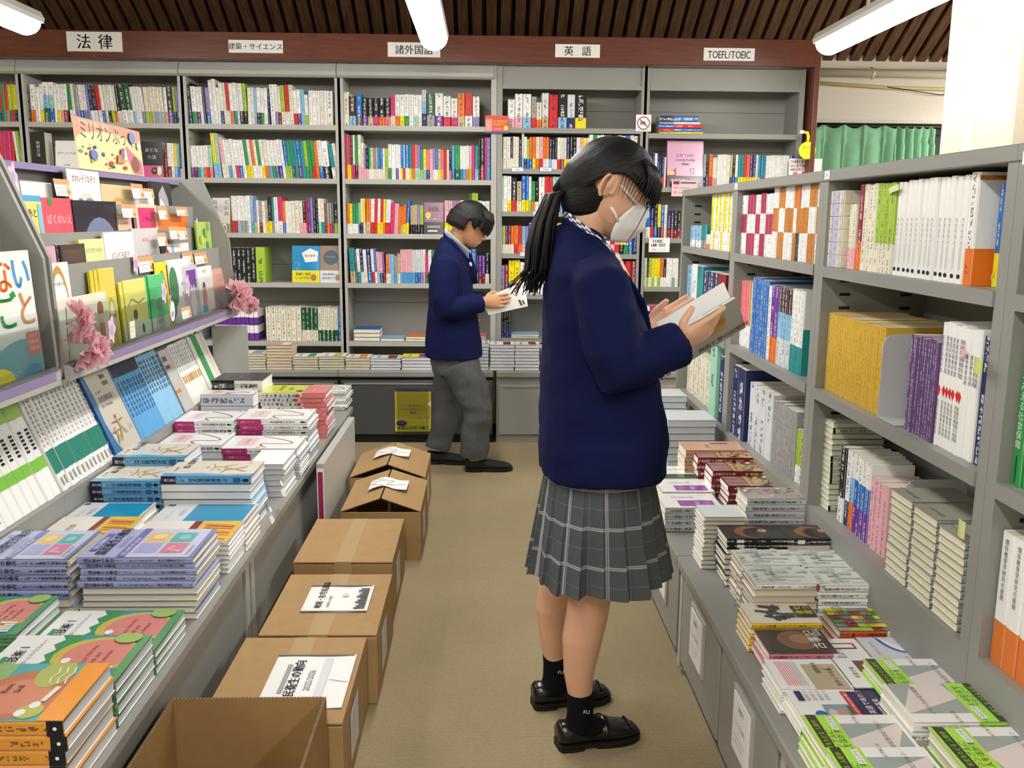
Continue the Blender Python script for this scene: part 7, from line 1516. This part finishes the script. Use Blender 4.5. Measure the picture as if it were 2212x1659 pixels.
for pxl, pxr, pyt, n, zz, c, desc, where in ((763, 820, 711, 3, .57, 'b', 'cream edged book with blue cover', 'low in the foreign language bay'), (822, 873, 731, 1, .57, 'c', 'pale blue thin book', 'low in the foreign language bay'), (876, 925, 727, 2, .57, 'o', 'cream edged book with orange cover', 'low in the foreign language bay, beside the boy'),
                                         (1104, 1165, 722, 2, .594, 'c', 'white edged book with blue and yellow cover', 'low in the english bay'), (1000, 1050, 733, 3, .57, 'P', 'cream edged book with coral cover', 'low in the foreign language bay, behind the boy')):
    y = DS+.015; a = atY(pxl, pyt, y); c2 = atY(pxr, pyt, y)
    stack('novel', desc, where, 'book', a.x, c2.x, y, .16, zz+.001, max(a.z, zz+.012*n), n, [(1, c)], None, page='W', pat='p', group=f'{desc} pile', parts=False, jit=.002, seed=n)
tx = atY(1428, 250, DS+.02).x
for i, (bc, x0, x1) in enumerate((('yl', 1424, 1519), ('br', 1424, 1516), ('rb', 1424, 1516), ('we', 1425, 1512), ('bn', 1425, 1506))):
    a = atY(x0, 280, DS+.02); c2 = atY(x1, 280, DS+.02); th = (.012, .02, .022, .013, .034)[i]; z0 = 1.813+(0, .0122, .0324, .0546, .0678)[i]
    stack('exam_book', f'{NAME[bc[0]]} and {NAME[bc[1]]} spined exam book', f'{("lowest", "second", "middle", "fourth", "topmost")[i]} of the flat pile on the exam bay', 'book', a.x, c2.x, DS+.02, .15, z0, z0+th, 1, [(.35, bc[1]), (.65, bc[0])], None, page='w', parts=False, spine=stext('TOEFL 英単語', 'w'), group='flat pile of exam books')
def BF(name, label, pxl, pxr, pyt, z, t, spinec, cover, cat='book', dy=.012, lean=8):
    y = DS+dy+.03; A = atY(pxl, pyt+30, y); B = atY(pxr, pyt+30, y); h = (atY(pxl, pyt, y+.02).z-z)/math.cos(math.radians(lean))
    face_book(name, label, cat, B.x-A.x, h, t, spinec, cover, Matrix.Translation((A.x, DS+dy, z+.0015)) @ Matrix.Rotation(math.radians(-lean), 4, 'X'))
BF('exam_book', 'pink exam book numbered 12 standing face out', 1441, 1519, 305, 1.502, .02, 'm', cov((.66, .36, .52), ('r', 0, 0, 1, .25, (.07, .02, .035)), ('p', [(0, .25), (.25, .42), (.25, .25)], (.3, .03, .12)), ('r', .02, .27, .2, .35, (.7, .55, .1)), T(.5, .66, .021, '公式 TOEIC', (.2, .05, .3)), T(.5, .57, .021, 'Listening Reading', (.2, .05, .3), squeeze=.75), T(.5, .48, .015, '問題集', (.2, .05, .3)), ('t', .62, .29, .05, '12', (.15, .03, .1)), T(.5, .12, .022, '受験準備なら公式', 'w')))
BF('language_book', 'purple exam book numbered 6 standing face out', 916, 958, 438, 1.216, .02, 'v', cov((.26, .09, .17), ('r', 0, 0, 1, .38, (.02, .01, .015)), ('t', .25, .72, .036, 'HSK', 'k', dict(bold=.06)), ('e', .22, .6, .13, .09, 'y'), ('t', .17, .565, .024, '6', 'k'), T(.5, .45, .014, '級まで聞ける', 'w'), T(.5, .2, .016, '出題頻度順', 'w'), ('r', .2, .08, .7, .12, 'w')))
BF('science_book', 'blue workbook with a white pentagon and yellow band face out', 632, 691, 531, .923, .03, 'c', cov((.01, .28, .6), ('p', [(.35, .8), (.65, .93), (.95, .84), (.92, .58), (.48, .55)], 'w'), T(.65, .7, .016, '重点整理', 'n'), ('t', .08, .34, .075, '2', 'c', dict(bold=.02)), ('r', 0, 0, 1, .33, (.80, .74, .03)), T(.4, .2, .018, '基礎と発展', 'k'), T(.4, .1, .016, 'しっかり学ぶ', 'k'), ('e', .78, .14, .1, .09, (.5, .2, .08))))
BF('science_book', 'brown paper workbook with a dark blue disc face out', 692, 739, 531, .923, .03, 's', cov((.29, .19, .11), ('e', .5, .68, .34, .2, (.03, .07, .11)), T(.5, .68, .014, '化学基礎', 'e'), ('t', .62, .36, .05, '2', 'e'), ('r', 0, 0, 1, .33, 'h'), T(.4, .2, .016, '登録準備は', 'k'), T(.4, .1, .016, '過去問から', 'k'), ('e', .8, .14, .1, .09, (.4, .18, .1))))
BF('science_book', 'cream book with brushed characters partly hidden by the rack side', 460, 498, 428, 1.216, .04, 'W', cov((.5, .45, .38), ('e', .5, .7, .2, .12, 'e'), ('t', .15, .95, .035, '有建', 'k', dict(vert=True)), ('t', .8, .95, .032, '名築典', 'k', dict(vert=True)), ('r', 0, 0, 1, .26, (.2, .12, .07)), ('o', .7, .12, .1, .13, 'W')))
BF('law_book', 'black law book with white title and pink band face out', 306, 353, 307, 1.533, .03, 'k', cov('k', ('r', 0, 0, 1, .33, (.65, .1, .25)), T(.5, .72, .026, 'おとな', 'w'), T(.5, .52, .026, '六法', 'w'), ('e', .62, .18, .15, .1, (.03, .02, .02)), T(.62, .16, .022, '10', 'y'), ('e', .85, .18, .1, .13, 'W')))
BF('law_book', 'plain white law book face out beside the black boxed one', 122, 171, 305, 1.533, .035, 'h', cov('w', T(.5, .62, .018, 'ポケット六法', 'E'), T(.5, .3, .012, '有斐閣', 'e'), ('r', .2, .12, .8, .15, 'h')))
BF('law_book', 'thick black boxed law book with yellow band beside the white one', 72, 103, 287, 1.533, .09, 'd', cov((.02, .015, .015), ('r', 0, 0, 1, .2, (.72, .62, .05)), ('t', .5, .8, .022, '判例六法', 'h', dict(vert=True)), ('r', .25, .04, .4, .17, 'k'), ('r', .6, .04, .75, .17, 'k')), lean=0)
for i in range(3):
    a = atY(1013+5*i, 470, DS+.012); o = book_mb(.0125, .245, .15, [(1, ('l', 'W', 'y')[i])]).build('language_book', BOOKM); o.matrix_world = Matrix.Translation((a.x, DS+.19, 1.2175)); tag(o, f'{("lime", "cream", "yellow")[i]} tall booklet sticking up above the boy, behind the front row', 'book', 'tall booklets behind the language books')
# notices
plate('notice_card', 'white card with a crossed out camera in a red ring', 'sign', 1373, 248, 1407, 284, DS-.006, .002, lambda w, h: [('o', .5, .5, .36, .42, (.25, .02, .04), 24, w/h), ('r', .3, .4, .62, .58, (.06, .03, .04)), ('o', .45, .49, .06, .09, 'w', 12, w/h), ('l', [(.25, .72), (.75, .3)], .006, (.25, .02, .04)), ('r', .1, .06, .9, .09, 'e')])
plate('notice_card', 'red and blue price card hanging at the post between two bookcases', 'sign', 1048, 250, 1098, 288, DS-.012, .002, lambda w, h: [('r', 0, 0, 1, 1, (.72, .08, .06)), ('r', 0, 0, 1, .1, (.05, .08, .35)), ('r', .02, .12, .3, .8, (.75, .35, .3)), ('t', .34, .62, .016, 'CDで英語を学ぶ', 'y', dict(squeeze=.8)), ('t', .34, .45, .016, '音も聴けます', 'y', dict(squeeze=.8)), ('e', .9, .3, .1, .14, 'y'), ('r', .36, .2, .8, .23, 'p'), ('r', .36, .28, .7, .31, 'p')])
plate('notice_card', 'handwritten white card in black capitals under the exam shelf', 'sign', 1401, 514, 1447, 546, DS-.008, .002, lambda w, h: [('t', .14, .68, .026, 'TOEIC', 'k', dict(bold=.08, squeeze=.9)), ('t', .1, .42, .026, 'L&R TEST', 'k', dict(bold=.08, squeeze=.75)), ('t', .15, .15, .015, '特急シリーズ', 'e', dict(squeeze=.9)), ('r', 0, 0, 1, .05, 'n')])
plate('notice_card', 'pale pink card hanging below the pink face out book', 'sign', 1450, 390, 1506, 424, DS-.008, .002, lambda w, h: [('r', 0, 0, 1, 1, (.78, .55, .6)), ('r', .06, .75, .3, .95, 'R'), ('r', .35, .8, .95, .9, 'E'), ('e', .15, .55, .06, .08, 'P'), ('e', .15, .25, .06, .08, 'P'), ('r', .28, .5, .7, .56, 'e'), ('r', .28, .2, .7, .26, 'e')])
plate('notice_card', 'white card with maroon lettering at the end of the exam shelf', 'sign', 1703, 343, 1776, 378, DS-.02, .002, lambda w, h: [('t', .04, .72, .022, 'TOEIC 英単語', (.28, .02, .08), dict(bold=.08, squeeze=.85)), ('t', .04, .48, .02, 'はじめて聞くなら', (.28, .02, .08), dict(bold=.08, squeeze=.85)), ('t', .04, .26, .02, '600点を目指す方', (.28, .02, .08), dict(bold=.08, squeeze=.9)), ('e', .2, .1, .08, .1, 'P'), ('r', .4, .03, .5, .2, 'r'), ('r', .6, .03, .7, .2, 'P')])
a = atY(1744, 325, DS-.1); wt = thing('shelf_wobbler', 'round yellow shelf wobbler on the brown side panel', 'shelf wobbler', (a.x, DS-.1, a.z))
mb = MB(); mb.loft([[(.05*math.cos(v), q, .05*math.sin(v)) for v in np.linspace(0, 2*math.pi, 28, endpoint=False)] for q in (.0015, 0)], (.75, .75, .02), smooth=False); pl = Plane(mb, (0, -.0003, 0), (1, 0, 0), (0, 0, 1)); pl.text(-.028, .012, .012, '売れてます', 'E', squeeze=.9)
mb.build('disc', M_PAPER, wt)
mb = MB(); mb.tube([(0, .001, .045), (.002, .001, .075), (-.005, .001, .1), (-.03, .004, .104)], (.01, .001), 6, up=(0, 1, 0)); mb.build('hanger_strip', mat('yellow plastic', 'e0dc18', .4), wt)
mb = MB(); mb.box((-.05, -.004, .095), (-.028, .012, .113)); mb.build('clip', M_WHITE, wt)
for px, py, tx_, lb in ((1118, 366, 'TOEIC', 'under the second english shelf, nearest the post'), (1179, 366, '英単語', 'under the second english shelf, next along'), (1136, 549, 'リスニング', 'under the fourth english shelf'), (1164, 461, '文法', 'under the third english shelf')):
    plate('shelf_label', f'white blue-edged shelf label {lb}', 'shelf label', px-13, py-5, px+13, py+5, DS-.0035, .001, lambda w, h: [('r', 0, 0, 1, 1, 'b'), ('r', .03, .1, .97, .9, 'w'), ('t', .5, .28, h*.5, tx_, 'k', dict(center=True, squeeze=.8))], group='blue edged shelf labels')
# yellow poster on the dark drawers
po = plate('drawer_poster', 'yellow exam book poster numbered 5 in a clear sleeve on the dark drawers', 'poster', 854, 846, 931, 932, DC+.0005, .002, lambda w, h: [('r', 0, 0, 1, 1, (.52, .42, .03)), ('r', 0, 0, 1, .32, (.62, .56, .06)), ('p', [(1, .62), (1, .78), (.86, .7)], 'W'), T(.5, .62, .02, '公式 TOEIC', 'W'), T(.5, .53, .022, 'Listening & Reading', 'W', squeeze=.75), T(.5, .45, .014, '問題集', 'W'), ('t', .72, .26, .055, '5', 'W'), ('e', .18, .21, .15, .07, (.03, .03, .12)), T(.18, .195, .011, '新形式', 'W'), T(.5, .06, .024, '本番は公式で解く', (.03, .03, .06))])
a = atY(858, 944, DC); c2 = atY(926, 836, DC); mb = MB(); mb.box((a.x, DC-.0045, a.z), (c2.x, DC-.004, c2.z)); o = mb.build('clear_sleeve', M_ACR); o.parent = po; o.matrix_parent_inverse = po.matrix_world.inverted() if False else Matrix.Translation(po.location).inverted()
# sticky notes between the tall volumes
def sticky(label, X, px, py, w, h, c, rot=0):
    a = atX(px, py, X); mb = MB(); n = 5
    P = [(-.004*math.sin(i/n*2.5), -w*i/n, z) for z in (0, h) for i in range(n+1)]
    mb.add(P+[(x+.0006, y, z) for x, y, z in P], [[i, i+1, n+2+i, n+1+i] for i in range(n)]+[[3*n+3+i, 3*n+4+i-(0), 2*n+3+i, 2*n+2+i] for i in range(n)], c)
    o = mb.build('sticky_note', M_PAPER); o.location = a; o.rotation_euler = (rot, 0, 0); tag(o, label, 'sticky note', 'sticky notes on the tall shelving')
sticky('pale yellow sticky note across the lime capped books', .935, 1920, 420, .055, .014, (.72, .75, .45), -.15); sticky('pink sticky note on the white and red workbooks', .936, 2075, 768, .02, .015, 'p'); sticky('lime sticky note at the edge of the green run', .90, 2103, 805, .03, .03, (.62, .70, .2)); sticky('lime sticky note beside the orange footed run', .925, 2068, 1155, .03, .035, (.68, .75, .3))
# ================================================================== curtain, pipes and pillar fittings
cu = thing('curtain', 'green pleated curtain across the far window', 'curtain', (2.0, FY-.12, 0))
M_CURT = mat('green curtain cloth', '86bd98', .85, .15, noise_scale=30, noise_amt=.05, bump=.2, bscale=500)
def curtain(x0, x1, n, tight):
    rows = []; N = n*16
    for z, am in ((1.945, .45), (1.9, .5), (1.85, .35), (1.82, .9), (1.6, 1.1), (1.2, 1.2), (.7, 1.2)):
        r = []
        for i in range(N+1):
            u = i/16; ph = u % 1; pin = math.exp(-((ph-.5)/.09)**2)
            y = -.03*am*math.cos(2*math.pi*u)*(.6+.4*tight)-.02*pin*(1 if z < 1.86 else .4)+.008*math.sin(u*5.1)
            r.append((x0+(x1-x0)*i/N+.012*am*math.sin(2*math.pi*u), y, z-(.012*math.cos(2*math.pi*u) if z > 1.93 else 0)))
        rows.append(r)
    mb = MB(); mb.loft(rows, closed=False, cap=False); o = mb.build('cloth', M_CURT, cu); sf = o.modifiers.new('s', 'SOLIDIFY'); sf.thickness = .003
curtain(-.05, .78, 6, 0); curtain(.78, 1.06, 5, 1)
mb = MB(); mb.tube([(-.06, .0, 1.962), (2.4, .0, 1.962)], .008, 8); mb.build('rail', M_FRAME, cu)
M_PIPE = mat('painted pipe', 'cfc7ae', .4)
pp = thing('wall_pipe', 'cream painted pipe running along the top of the far wall', 'pipe', (2.0, FY-.07, 2.30)); mb = MB(); mb.tube([(0, 0, .005), (2.4, 0, -.005)], .028, 14); mb.build('pipe_run', M_PIPE, pp)
mb = MB(); mb.tube([(.62, 0, -.035), (.62, -.034, 0), (.62, 0, .036), (.62, .03, .045)], (.012, .004), 8); mb.build('clamp', M_PIPE, pp)
cb = thing('cable_trunking', 'thin pale yellow cable trunking under the pipe', 'trunking', (2.0, FY-.035, 2.245)); mb = MB(); mb.tube([(0, 0, .01), (.75, 0, -.03), (2.3, 0, -.05)], .011, 8); mb.build('trunk_run', mat('yellowed plastic', 'cdbf7e', .5), cb)
mb = MB(); mb.tube([(.74, -.012, -.028), (1.1, -.014, -.075), (1.5, -.012, -.06)], .003, 6); mb.build('loose_cable', M_SOLE, cb)
for y, z0, z1, lb, X, ang in ((3.86, 0, 2.12, 'white cable conduit with bent top box on the lit pillar face', PX0, 0),):
    cd = thing('conduit', lb, 'conduit', (X-.012, y, 0)); mb = MB(); mb.box((-.006, -.014, z0), (.0115, .014, z1)); mb.build('channel', M_WHITE, cd)
    mb = MB(); mb.loft([[(x, q, z) for x, z in ((.0115, 2.12), (-.03, 2.13), (-.05, 2.2), (-.03, 2.26), (.0115, 2.27))] for q in (-.035, .035)], smooth=False); mb.build('corner_box', M_WHITE, cd)
    mb = MB(); mb.tube([(-.02, -.015, 2.265), (-.02, -.015, 3.2)], .012, 8); mb.tube([(-.02, .016, 2.265), (-.02, .016, 3.2)], .012, 8); mb.build('riser_pipe', M_PIPE, cd)
cd = thing('conduit', 'white cable conduit on the shaded pillar face', 'conduit', (2.11, PY0-.012, 0)); mb = MB(); mb.box((-.013, -.006, 0), (.013, .0115, 2.05)); mb.box((-.016, -.01, 1.85), (.016, .0115, 1.95)); mb.build('channel', M_WHITE, cd)
mb = MB(); mb.bevbox((-.03, -.05, 2.05), (.03, .0115, 2.2), .006); mb.build('corner_box', M_WHITE, cd)
